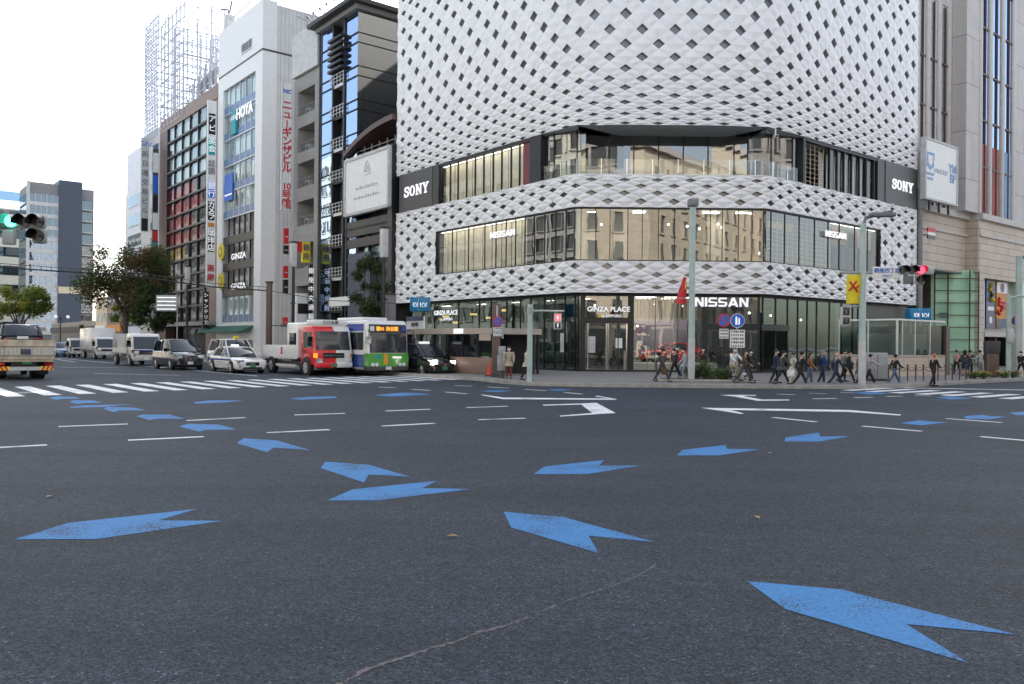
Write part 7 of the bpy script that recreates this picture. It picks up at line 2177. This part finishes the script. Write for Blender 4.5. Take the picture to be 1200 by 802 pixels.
for sg in (-1, 1):
    for k in range(2): MB().cyl((.0, sg * (.72 + .24 * k), .62), (.03, sg * (.72 + .24 * k), .62), .10, n=12, m='headlamp').build('headlight', t)
    q_ = MB(); q_.tube([(-.1, sg * 1.2, 2.5), (.3, sg * 1.38, 2.45), (.3, sg * 1.38, 1.9)], .025, 'black', 5); q_.bbox(.22, .34, sg * 1.28, sg * 1.5, 1.75, 2.1, .03, 'plate_white' if sg < 0 else 'black'); q_.build('mirror', t)
    MB().box(-Lb + .1, -.42, sg * hw, sg * (hw + .012), .45, 1.15, 'paint_blue').build('side_panel', t)
    for k in range(6): MB().box(-.55 - k * 1.6 - 1.5, -.55 - k * 1.6, sg * hw, sg * (hw + .015), 1.4, 2.35, 'car_glass').build('side_window', t)
    MB().box(-2.6, -.5, sg * (hw + .012), sg * (hw + .02), 2.42, 2.8, 'stripe_blue').build('side_banner', t)
    for x in (-2.4, -8.0):
        MB().cyl((x, sg * 1.0, .5), (x, sg * (hw + .016), .5), .60, n=22, m='black').build('wheel_arch', t); wheel(t, x, sg * (hw + .02), .48, .3, 'light_grey')
plate(t, .025, .42, 'plate_white')
MB().bbox(-4.5, -1.5, -.8, .8, Hb, Hb + .2, .06, 'paint_white').build('roof_unit', t)
w_ = MB(); w_.tube([(.04, -.9, 1.27), (.03, -.2, 1.5)], .014, 'black', 4); w_.tube([(.04, .1, 1.27), (.03, .8, 1.5)], .014, 'black', 4); w_.build('wiper', t)
# truck seen from behind at the left edge, carrying a dark blue hatchback
p = G(29, 445.3, 0)
HB = math.atan2(dL.y, dL.x)
t = T('carrier_truck', 'worn cream flatbed truck seen from behind with red and yellow hazard stripes', 'truck', (p.x, p.y, 0), HB)
MB().box(-.0, 6.5, -1.1, 1.1, .80, .98, 'rusty_cream').build('bed_floor', t)
tg = MB().box(-.05, .0, -1.16, 1.16, .92, 1.78, 'rusty_cream').build('tailgate', t)
mb = MB()
for k in range(14): mb.box(-.062, -.05, -1.08 + k * .16, -1.0 + k * .16, 1.12, 1.42, 'light_grey')
mb.box(-.075, -.05, -1.16, 1.16, 1.46, 1.50, 'mid_grey'); mb.box(-.075, -.05, -1.16, 1.16, 1.05, 1.09, 'mid_grey'); mb.bbox(-.1, -.05, -.22, .18, 1.13, 1.38, .03, 'slate_blue'); mb.build('tailgate_rib', tg)
mb = MB()
for y in (-1.16, 1.11): mb.box(0, 6.5, y, y + .05, .92, 1.72, 'rusty_cream')
mb.build('bed_side', t)
MB().box(.2, 7.5, -.5, .5, .55, .8, 'black').build('chassis', t)
MB().box(-.06, .0, -.6, .6, .42, .58, 'light_grey').build('bumper', t)
for sg in (-1, 1):
    h_ = MB().box(-.07, .0, sg * .6, sg * 1.12, .42, .60, 'sign_yellow').build('hazard_board', t)
    mb = MB()
    for k in range(3):
        y0 = sg * (.62 + k * .17)
        mb.prism([(y0, .42), (y0 + sg * .09, .42), (y0 + sg * .19, .60), (y0 + sg * .10, .60)], 'x', -.075, -.071, 'sign_red')
    mb.build('hazard_stripe', h_)
    MB().bbox(-.09, .0, sg * .78, sg * 1.08, .64, .76, .02, 'tail_red').build('tail_light', t)
    for k in range(2): wheel(t, 1.9, sg * (1.06 - .3 * k), .46, .25, 'mid_grey')
    wheel(t, 6.9, sg * 1.08, .46, .25, 'mid_grey')
    MB().box(1.0, 1.02, sg * .6, sg * 1.1, .2, .8, 'rubber').build('mud_flap', t)
MB().bbox(6.6, 8.3, -1.05, 1.05, .6, 2.5, .1, 'paint_white').build('cab', t)
MB().box(.06, .08, -.3, .1, .7, .8, 'plate_green').build('number_plate', t)
q0 = p + Vector((math.cos(HB), math.sin(HB), 0)) * 5.0 
cc = car('dark blue hatchback riding on the cream flatbed truck, seen from behind', 0, 0, HATCH, 'paint_navy', z=.985, rz=HB, p=q0 + Vector((0, 0, 0)), name='hatchback')
MB().box(-4.36, -4.32, -.22, .22, .83, .96, 'plate_white').build('plate_cover', cc)
# ================================================================ people
def cmat(name, col, rough=.85): return mat(name, col, rough, var=.15, scale=8)
for n_, c_ in dict(skin=(0.50, 0.31, 0.22), hair_black=(0.015, 0.012, 0.010), hair_brown=(0.07, 0.04, 0.025), hair_grey=(0.25, 0.24, 0.23), c_black=(0.018, 0.018, 0.02), c_navy=(0.022, 0.03, 0.065), c_blue=(0.02, 0.06, 0.20),
                   c_beige=(0.42, 0.36, 0.25), c_cream=(0.52, 0.48, 0.40), c_white=(0.68, 0.68, 0.68), c_grey=(0.17, 0.17, 0.18), c_dgrey=(0.06, 0.06, 0.065), c_denim=(0.08, 0.13, 0.21), c_khaki=(0.33, 0.28, 0.19),
                   c_rust=(0.28, 0.12, 0.05), c_red=(0.35, 0.03, 0.03), c_brown=(0.09, 0.05, 0.035), c_maroon=(0.13, 0.03, 0.03), c_pink=(0.5, 0.30, 0.30), c_lgrey=(0.36, 0.37, 0.40), c_orange=(0.45, 0.16, 0.05)).items():
    cmat(n_, c_, .55 if n_ == 'skin' else .85)
mat('shoe_black', (0.015, 0.015, 0.015), .4); mat('shoe_white', (0.65, 0.65, 0.65), .6); mat('mask_white', (0.75, 0.76, 0.78), .8, var=.02)
SKINNED = []
def skinned(name, verts, edges, radii, m, parent, root=0, sub=1):
    me = bpy.data.meshes.new(name); me.from_pydata([tuple(v) for v in verts], edges, []); me.materials.append(MATS[m])
    o = bpy.data.objects.new(name, me); C.objects.link(o); o.parent = parent
    md = o.modifiers.new('skin', 'SKIN'); md.use_smooth_shade = True; md.branch_smoothing = .4
    if not me.skin_vertices: me.attributes  # layer is made with the modifier
    sv = me.skin_vertices[0].data if me.skin_vertices else None
    if sv:
        for i, r_ in enumerate(radii): sv[i].radius = r_ if isinstance(r_, tuple) else (r_, r_)
        sv[root].use_root = True
    s_ = o.modifiers.new('sub', 'SUBSURF'); s_.levels = sub; s_.render_levels = sub
    SKINNED.append(o)
    return o
def joints(h, pose, female):
    """pose: dict of angles in degrees: legL legR kneeL kneeR armL armR elbL elbR lean"""
    J = {}
    g = lambda k, d=0: R(pose.get(k, d))
    ln = g('lean', 3)
    leg = .245 * h; shin = .245 * h
    def dirn(a): return Vector((math.sin(a), 0, -math.cos(a)))
    sw = (.098 if female else .112) * h; hp = .052 * h
    J['pelvis'] = Vector((0, 0, 0))
    for s_, k in ((1, 'L'), (-1, 'R')):
        hip = Vector((0, s_ * hp, -.02 * h)); a = g('leg' + k); kn = hip + dirn(a) * leg; b = a - g('knee' + k); an = kn + dirn(b) * shin
        J['hip' + k], J['knee' + k], J['ank' + k] = hip, kn, an
        ft = pose.get('foot' + k, 0); J['toe' + k] = an + Vector((.085 * h * math.cos(R(ft)), 0, -.018 * h + .085 * h * math.sin(R(ft))))
    up = Vector((math.sin(ln), 0, math.cos(ln)))
    J['waist'] = up * .09 * h; J['chest'] = up * .20 * h; J['neckb'] = up * .295 * h; J['neck'] = up * .33 * h + Vector((.005 * h, 0, 0)); J['head'] = up * .40 * h + Vector((.012 * h, 0, 0))
    for s_, k in ((1, 'L'), (-1, 'R')):
        sh = J['neckb'] + Vector((0, s_ * sw, -.015 * h)); a = g('arm' + k); sp_ = R(pose.get('spread', 6))
        d = Vector((math.sin(a), s_ * math.sin(sp_), -math.cos(a))).normalized(); el = sh + d * .165 * h
        b = a + g('elb' + k, 15); d2 = Vector((math.sin(b), -s_ * math.sin(sp_) * pose.get('inn', .3), -math.cos(b))).normalized(); wr = el + d2 * .145 * h
        J['sh' + k], J['el' + k], J['wr' + k], J['hd' + k] = sh, el, wr, d2
    lo = min(J['ankL'].z, J['ankR'].z) - .038 * h
    for k in J:
        if not k.startswith('hd'): J[k] = J[k] - Vector((0, 0, lo)) if 'seat' not in pose else J[k] + Vector((0, 0, pose['seat']))
    return J
def person(label, loc, rz, h, pose, top, legs, shoes='shoe_black', hair='hair_black', female=False, coat=0.0, mask=True, skirt=False, cap=None, long_hair=False, sleeves=True, group=None):
    t = T('person', label, 'person', loc, rz, group)
    J = joints(h, pose, female); k_ = h / 1.7
    V_, E_, Rr = [], [], []
    def ad(v, r_, par=None):
        V_.append(v); Rr.append(r_ * k_ if not isinstance(r_, tuple) else (r_[0] * k_, r_[1] * k_))
        if par is not None: E_.append((par, len(V_) - 1))
        return len(V_) - 1
    pe = ad(J['pelvis'], (.07, .105)); wa = ad(J['waist'], (.06, .09), pe); ch = ad(J['chest'], (.075, .115), wa); nb = ad(J['neckb'], (.055, .07), ch); nk = ad(J['neck'], .045, nb)
    hd = ad(J['neck'].lerp(J['head'], .35), (.058, .055), nk); h1 = ad(J['head'], (.088, .072), hd); h2 = ad(J['head'] + Vector((-.005, 0, .045 * k_)), (.078, .066), h1)
    for k, s_ in (('L', 1), ('R', -1)):
        hi = ad(J['hip' + k], .078, pe); kn = ad(J['knee' + k], .052, hi); an = ad(J['ank' + k], .036, kn); ad(J['toe' + k], .028, an)
        sh = ad(J['sh' + k], .048, ch); el = ad(J['el' + k], .036, sh); wr = ad(J['wr' + k], .024, el)
        d = J['hd' + k]; side = Vector((1, 0, 0)) - d * d.x; side = side.normalized()
        pm = ad(J['wr' + k] + d * .045 * k_, (.026, .014), wr); pf_ = ad(J['wr' + k] + d * .08 * k_, (.03, .012), pm)
        for q_, (o, l) in enumerate(((-.027, .055), (-.009, .066), (.009, .070), (.027, .062))):
            b0 = J['wr' + k] + d * .088 * k_ + side * o * k_; f1 = ad(b0 + d * l * .5 * k_ + Vector((0, -s_ * .006, 0)), .0085, pf_); ad(b0 + d * l * k_ + Vector((0, -s_ * .02, 0)), .0065, f1)
        th = ad(J['wr' + k] + d * .045 * k_ + side * .038 * k_, .011, pm); ad(J['wr' + k] + d * .08 * k_ + side * .052 * k_, .008, th)
    bd = skinned('body', V_, E_, Rr, 'skin', t)
    H_ = J['head']
    f = MB()          # face: eyes, nose, mouth, ears
    for s_ in (-1, 1):
        f.ball((H_.x + .078 * k_, H_.y + s_ * .028 * k_, H_.z + .012 * k_), .010 * k_, 'hair_black', 6, 4); f.ball((H_.x, H_.y + s_ * .074 * k_, H_.z), (.018 * k_, .010 * k_, .03 * k_), 'skin', 6, 4)
    f.ball((H_.x + .09 * k_, H_.y, H_.z - .012 * k_), (.018 * k_, .013 * k_, .022 * k_), 'skin', 6, 4); f.box(H_.x + .074 * k_, H_.x + .084 * k_, H_.y - .022 * k_, H_.y + .022 * k_, H_.z - .052 * k_, H_.z - .044 * k_, 'c_maroon')
    f.build('face', bd)
    hr = MB()
    rings = []
    for j in range(7):
        b = math.pi * (.46 - .60 * j / 6)
        ring = []
        for i in range(14):
            a = 2 * math.pi * i / 14
            front = max(0, math.cos(a)); bb = b if b > .25 else b + (.9 * front if b < .3 else 0); bb = max(bb, .42 * front - (1 - front) * 9) if b < .42 else b
            rr = 1.0
            ring.append((H_.x - .008 * k_ + .102 * k_ * rr * math.cos(bb) * math.cos(a), H_.y + .088 * k_ * math.cos(bb) * math.sin(a), H_.z + .026 * k_ + .108 * k_ * math.sin(bb)))
        rings.append(ring)
    hr.loft(rings, cap or hair)
    if long_hair: hr.loft([[(H_.x - .03 * k_ + rx * k_ * math.cos(a), H_.y + ry * k_ * math.sin(a), H_.z + z * k_) for a in [math.pi * (.5 + i / 6) for i in range(7)]] for rx, ry, z in ((.085, .088, .05), (.09, .095, -.06), (.085, .10, -.18), (.06, .08, -.28))], hair, closed=True)
    hr.build('cap' if cap else 'hair', t)
    if cap: MB().loft([[(H_.x + .06 * k_, H_.y + s_ * .06 * k_, H_.z + .05 * k_) for s_ in (-1, 0, 1)], [(H_.x + .15 * k_, H_.y + s_ * .045 * k_, H_.z + .04 * k_) for s_ in (-1, 0, 1)]], cap, closed=False, caps=False).build('cap_brim', t)
    if mask:
        MB().loft([[(H_.x + x * k_, H_.y + y * k_, H_.z + z * k_) for x, y in ((.045, -.072), (.085, -.035), (.104, 0), (.085, .035), (.045, .072))] for z in (-.075, -.045, -.005)], 'mask_white', closed=False, caps=False).build('face_mask', t)
    # top garment
    V_, E_, Rr = [], [], []
    e = .018 if coat else .012
    lowp = ad(J['pelvis'] + Vector((0, 0, -.10 * k_)), (.10 + e, .142 + e)); pe = ad(J['pelvis'] + Vector((0, 0, .03 * k_)), (.092 + e, .135 + e), lowp); wa = ad(J['waist'], (.085 + e, .122 + e), pe); ch = ad(J['chest'], (.098 + e, .145 + e), wa); nb = ad(J['neckb'] + Vector((0, 0, .004)), (.06, .078), ch)
    for k in 'LR':
        sh = ad(J['sh' + k], .055 + e, ch); el = ad(J['el' + k], .043 + e, sh); ad(J['wr' + k] - J['hd' + k] * .005, .033 + e * .7, el)
    skinned('coat' if coat else 'jacket', V_, E_, Rr, top, t)
    if coat or skirt:
        z0 = J['pelvis'].z + .02; z1 = z0 - (coat or .28) * h
        xm = (J['kneeL'].x + J['kneeR'].x) / 2; sp_ = abs(J['kneeL'].x - J['kneeR'].x) / 2
        rg = []
        for j in range(6):
            q_ = j / 5; z = z0 + (z1 - z0) * q_
            rg.append([((xm * q_) + (.125 * k_ + sp_ * .8 * q_ + .03 * q_) * math.cos(a) * (1 + .06 * q_ * math.sin(5 * a)), (.160 * k_ + .03 * q_) * math.sin(a), z) for a in [2 * math.pi * i / 16 for i in range(16)]])
        MB().loft(rg, top if coat else legs, caps=False).build('coat_skirt' if coat else 'skirt', t)
    V_, E_, Rr = [], [], []
    if not (skirt and not coat):
        pe = ad(J['pelvis'], (.092, .135)); ad(J['waist'], (.085, .12), pe)
        for k in 'LR':
            hi = ad(J['hip' + k], .088, pe); kn = ad(J['knee' + k], .066, hi); ad(J['ank' + k] + Vector((0, 0, .012)), .054, kn)
        skinned('trousers', V_, E_, Rr, legs, t)
    for k in 'LR':
        a, b = J['ank' + k], J['toe' + k]; d = (b - a); ang = math.atan2(d.z + .018 * h, d.x)
        M = Matrix.Translation(a) @ Matrix.Rotation(-ang, 4, 'Y')
        s_ = MB(M); s_.bbox(-.07 * k_, .20 * k_, -.042 * k_, .042 * k_, -.066 * k_, .005, .02 * k_, shoes); s_.build('shoe', t)
    return t, J
WALK = dict(legL=26, kneeL=6, legR=-22, kneeR=14, armL=-22, armR=24, elbL=12, elbR=28, lean=4, footR=-28)
WALK2 = dict(legL=-20, kneeL=26, legR=22, kneeR=4, armL=24, armR=-18, elbL=30, elbR=14, lean=3, footL=-30)
STEP = dict(legL=12, kneeL=10, legR=-10, kneeR=12, armL=-10, armR=12, elbL=20, elbR=30, lean=2)
STAND = dict(legL=2, kneeL=2, legR=-2, kneeR=2, armL=3, armR=-2, elbL=12, elbR=16, lean=1)
PHONE = dict(legL=3, kneeL=3, legR=-3, kneeR=2, armL=20, armR=25, elbL=85, elbR=95, lean=3, inn=1.5)
def kerb_y(px):
    for (a, ya), (b, yb) in zip(kerb_px, kerb_px[1:]):
        if a <= px <= b: return ya + (yb - ya) * (px - a) / (b - a)
    return 448
def put(px, ytop, yfoot, label, face, pose, top, legs, bag=None, **kw):
    z = ZP if yfoot < kerb_y(px) - .2 else 0.0
    p = G(px, yfoot, z); h = (yfoot - ytop) * p.y / FPX * 1.0
    h = max(1.5, min(1.84, h))
    t, J = person(label, (p.x, p.y, z), R(face), h, pose, top, legs, **kw)
    t.scale = (1.1, 1.18, 1)
    if bag:
        kind, m_, lb = bag
        M = Matrix.Rotation(R(face), 4, 'Z')
        if kind == 'backpack': c = Vector((J['chest'].x - .19, 0, J['chest'].z - .05)); w_, d_, hh = .13, .28, .40
        elif kind == 'shoulder': c = Vector((J['pelvis'].x + .02, J['shR'].y - .12, J['pelvis'].z + .05)); w_, d_, hh = .30, .10, .26
        else: c = Vector((J['wrR'].x, J['wrR'].y - .03, J['wrR'].z - .34)); w_, d_, hh = .32, .10, .28
        q_ = M @ c
        b = T(kind + '_bag' if kind != 'backpack' else 'backpack', lb, 'bag', (p.x + q_.x, p.y + q_.y, z + c.z), R(face))
        MB().bbox(-w_ / 2, w_ / 2, -d_ / 2, d_ / 2, -hh / 2, hh / 2, .03, m_).build('bag_body', b)
        s_ = MB()
        if kind == 'backpack':
            for sg in (-1, 1): s_.tube([(.06, sg * .09, hh / 2), (.19, sg * .10, hh / 2 + .06), (.30, sg * .10, hh * .2), (.16, sg * .12, -hh * .3)], .018, m_, 5)
        elif kind == 'shoulder': s_.tube([(-.1, 0, hh / 2), (-.06, .08, .35), (0.0, .10, .46), (.06, .08, .35), (.1, 0, hh / 2)], .012, m_, 5)
        else: s_.tube([(-.08, 0, hh / 2), (-.05, 0, hh / 2 + .12), (.05, 0, hh / 2 + .12), (.08, 0, hh / 2)], .012, m_, 5)
        s_.build('strap', b)
    return t
put(596, 408.5, 443.8, 'person in a long beige coat and dark red trousers facing us beside the brown post', -85, STAND, 'c_beige', 'c_maroon', hair='hair_brown', coat=.17)
put(611, 411, 437, 'person in black with a white mask standing before the left wing shop glass', -80, PHONE, 'c_black', 'c_black')
put(616.8, 414, 446, 'person in a white coat half hidden behind the slim pole', -20, STEP, 'c_cream', 'c_black', coat=.14, female=True)
put(776, 411.5, 447.6, 'person in a dark open suit with a brown shoulder bag walking, leftmost before the showroom', -50, WALK, 'c_dgrey', 'c_dgrey', ('hand', 'c_brown', 'brown bag of the dark suited walker before the showroom'))
put(790.5, 411, 445.8, 'person in a black coat and white sneakers walking left of the tall green pole', -150, WALK2, 'c_black', 'c_black', shoes='shoe_white')
put(797, 410.5, 443.5, 'person in a dark red jacket behind the one with white sneakers', -110, STEP, 'c_red', 'c_denim', hair='hair_brown', mask=False)
put(802.5, 413, 446.6, 'person in a grey blue coat just left of the tall green pole', 175, STEP, 'c_lgrey', 'c_lgrey', coat=.12, female=True)
put(823.5, 411.5, 438.5, 'person in black looking at a phone behind the planting bed', -95, PHONE, 'c_black', 'c_black', female=True)
put(871.5, 412.3, 449.2, 'person in a brown coat walking just right of the cyclist', -30, WALK, 'c_brown', 'c_dgrey', hair='hair_brown', female=True, long_hair=True)
put(878.5, 413.5, 446.5, 'person in black with a small white bag behind the cyclist', -60, WALK2, 'c_black', 'c_black', ('hand', 'c_white', 'small white bag of the person in black behind the cyclist'))
put(908.5, 410.5, 449.2, 'person in a navy coat, leftmost of the crowd walking right', -12, STEP, 'c_navy', 'c_black', coat=.12, hair='hair_brown')
put(916.5, 413.5, 450.5, 'person in a dark grey coat close behind the leftmost walker', 0, WALK, 'c_dgrey', 'c_black', ('hand', 'c_white', 'pale shopping bag of the person in a dark grey coat'), coat=.1)
put(929, 416, 452, 'person in a long cream coat and dark red shoes in the crowd', 5, STEP, 'c_cream', 'c_cream', shoes='c_maroon', coat=.2, female=True, hair='hair_brown')
put(938, 411.5, 453, 'person in a black suit taking a long stride past the cream coat', 3, WALK, 'c_black', 'c_black')
put(948.5, 413.5, 452.3, 'long haired person in a rust brown top and wide jeans', -15, STEP, 'c_rust', 'c_denim', hair='hair_brown', female=True, long_hair=True)
put(963.5, 411, 451.6, 'person in a bright navy blue suit carrying a black backpack', -5, STEP, 'c_blue', 'c_navy', ('backpack', 'c_black', 'black backpack on the person in the bright navy suit'), hair='hair_grey')
put(979.5, 412.8, 453, 'bald headed person in a navy suit striding right in the crowd', -3, WALK, 'c_navy', 'c_navy', hair='skin')
put(988.5, 417.5, 447.5, 'short person in grey seen between the navy suit and the black coat', 0, STEP, 'c_grey', 'c_black', female=True)
put(993.5, 414.5, 449, 'person in a black coat behind the grey long coat', -10, WALK2, 'c_black', 'c_black', ('shoulder', 'c_black', 'black shoulder bag of the person in a black coat behind the grey coat'), coat=.12)
put(1007.5, 413, 453, 'person in a long grey coat with a beige bag in front of the signal pole', 2, STEP, 'c_grey', 'c_black', ('shoulder', 'c_beige', 'beige shoulder bag on the long grey coat'), coat=.2, female=True, hair='hair_grey')
put(1018.5, 418, 452.4, 'short haired person in a grey blouse and black trousers with arms swinging', 0, dict(WALK, armR=48), 'c_lgrey', 'c_black', female=True)
put(1048, 415.8, 452.2, 'person in a black jacket, black cap and jeans walking right by the chain fence', 0, WALK, 'c_black', 'c_denim', cap='c_black', shoes='shoe_white')
put(1094, 416, 452.8, 'person all in black with an orange cap walking at the right crosswalk', 5, STEP, 'c_black', 'c_black', cap='c_orange')
put(1121, 415.5, 438.5, 'person in a pink top and black trousers before the mint glass wall', 100, STEP, 'c_pink', 'c_black', ('shoulder', 'c_black', 'black bag of the person in a pink top'), female=True)
put(1130.5, 415, 440.5, 'person with dark hair in a navy skirt and grey jacket before the mint glass', 80, STAND, 'c_dgrey', 'c_navy', female=True, skirt=True, long_hair=True)
put(1136.5, 417, 440.2, 'person in a dark coat next to the navy skirt before the mint glass', 60, STEP, 'c_dgrey', 'c_black', coat=.13)
put(1149, 413.5, 442, 'person in a pale grey jacket looking at the camera before the stone entrance', 120, PHONE, 'c_lgrey', 'c_grey')
put(1156.5, 416.5, 440.5, 'person in dark clothes left of the notice pillar', 20, STAND, 'c_dgrey', 'c_dgrey', mask=False)
put(1197, 414.5, 442, 'person in black with a white bag at the right edge of the photo', 200, WALK2, 'c_black', 'c_black', ('hand', 'c_white', 'white bag of the person at the right edge'))

# ---- cyclist
pc = G(861, 452.2, 0)
bf = R(-62)
bk = T('bicycle', 'silver city bicycle with a front basket ridden beside the planting bed', 'bicycle', (pc.x, pc.y, 0), bf)
r = .33; wb = 1.08
def bwheel(x):
    mb = MB(); n = 24
    mb.tube([(x + r * math.cos(2 * math.pi * i / n), 0, r + r * math.sin(2 * math.pi * i / n)) for i in range(n + 1)], .018, 'rubber', 6)
    w_ = mb.build('wheel', bk)
    q_ = MB()
    for i in range(12):
        a = 2 * math.pi * i / 12; q_.cyl((x, 0, r), (x + r * .96 * math.cos(a), 0, r + r * .96 * math.sin(a)), .0025, n=3, m='chrome', caps=False)
    q_.tube([(x + r * .94 * math.cos(2 * math.pi * i / n), 0, r + r * .94 * math.sin(2 * math.pi * i / n)) for i in range(n + 1)], .01, 'chrome', 5); q_.build('rim', w_)
bwheel(-.5); bwheel(.58)
mb = MB(); bb_ = (-.02, 0, .30); sd = (-.2, 0, .82); hd_ = (.42, 0, .85)
for a, b in ((bb_, sd), (bb_, (.44, 0, .66)), ((-.15, 0, .68), hd_), (bb_, (-.5, 0, r)), (sd, (-.5, 0, r)), (hd_, (.47, 0, .62)), ((.47, 0, .62), (.58, 0, r))): mb.cyl(a, b, .017, n=8, m='paint_silver')
mb.build('frame', bk)
mb = MB(); mb.tube([(.2, -.26, 1.0), (.36, -.22, 1.0), (.40, 0, .95), (.36, .22, 1.0), (.2, .26, 1.0)], .013, 'chrome', 6); mb.cyl((.40, 0, .95), hd_, .013, n=6, m='chrome'); mb.build('handlebar', bk)
MB().bbox(-.32, -.05, -.09, .09, .82, .89, .03, 'black').build('saddle', bk)
mb = MB(); mb.cyl((-.02, -.09, .3), (-.02, .09, .3), .015, n=6, m='chrome'); mb.cyl((-.02, .09, .3), (.12, .09, .22), .01, n=6, m='chrome'); mb.cyl((-.02, -.09, .3), (-.16, -.09, .38), .01, n=6, m='chrome')
mb.box(.07, .17, .08, .17, .20, .225, 'rubber'); mb.box(-.21, -.11, -.17, -.08, .37, .395, 'rubber'); mb.build('pedal_crank', bk)
mb = MB()
for k in range(6):
    mb.tube([(.52, -.16 + .064 * k, .66), (.52, -.18 + .07 * k, .9)], .005, 'black', 4); mb.tube([(.80, -.16 + .064 * k, .70), (.82, -.18 + .07 * k, .9)], .005, 'black', 4)
for z in (.68, .76, .84, .9): mb.tube([(.52, -.17, z), (.81, -.17, z), (.81, .17, z), (.52, .17, z), (.52, -.17, z)], .006, 'black', 4)
mb.build('basket', bk)
MB().box(-.72, -.38, -.06, .06, .70, .715, 'black').build('rear_rack', bk)
CYC = dict(legL=62, kneeL=62, legR=82, kneeR=98, armL=44, armR=44, elbL=14, elbR=14, lean=12, seat=.95, spread=10, inn=-.3)
person('cyclist in a white shirt, sunglasses and khaki trousers riding towards us', (pc.x + math.cos(bf) * -.18, pc.y + math.sin(bf) * -.18, 0), bf, 1.72, CYC, 'c_white', 'c_khaki', hair='hair_grey')
# convert the skinned bodies to plain meshes
bpy.context.view_layer.update()
dg = bpy.context.evaluated_depsgraph_get()
for o in SKINNED:
    me = bpy.data.meshes.new_from_object(o.evaluated_get(dg), depsgraph=dg)
    mm = o.data.materials[0]
    o.modifiers.clear(); o.data = me
    me.materials.clear(); me.materials.append(mm)
# letters become plain meshes
bpy.context.view_layer.update()
dg = bpy.context.evaluated_depsgraph_get()
for o in [o for o in C.objects if o.type == 'FONT']:
    me = bpy.data.meshes.new_from_object(o.evaluated_get(dg), depsgraph=dg)
    me.materials.clear(); me.materials.append(o.data.materials[0])
    n = bpy.data.objects.new('lettering', me)
    C.objects.link(n)
    n.parent = o.parent; n.location = o.location; n.rotation_euler = o.rotation_euler; n.scale = o.scale
    bpy.data.objects.remove(o)
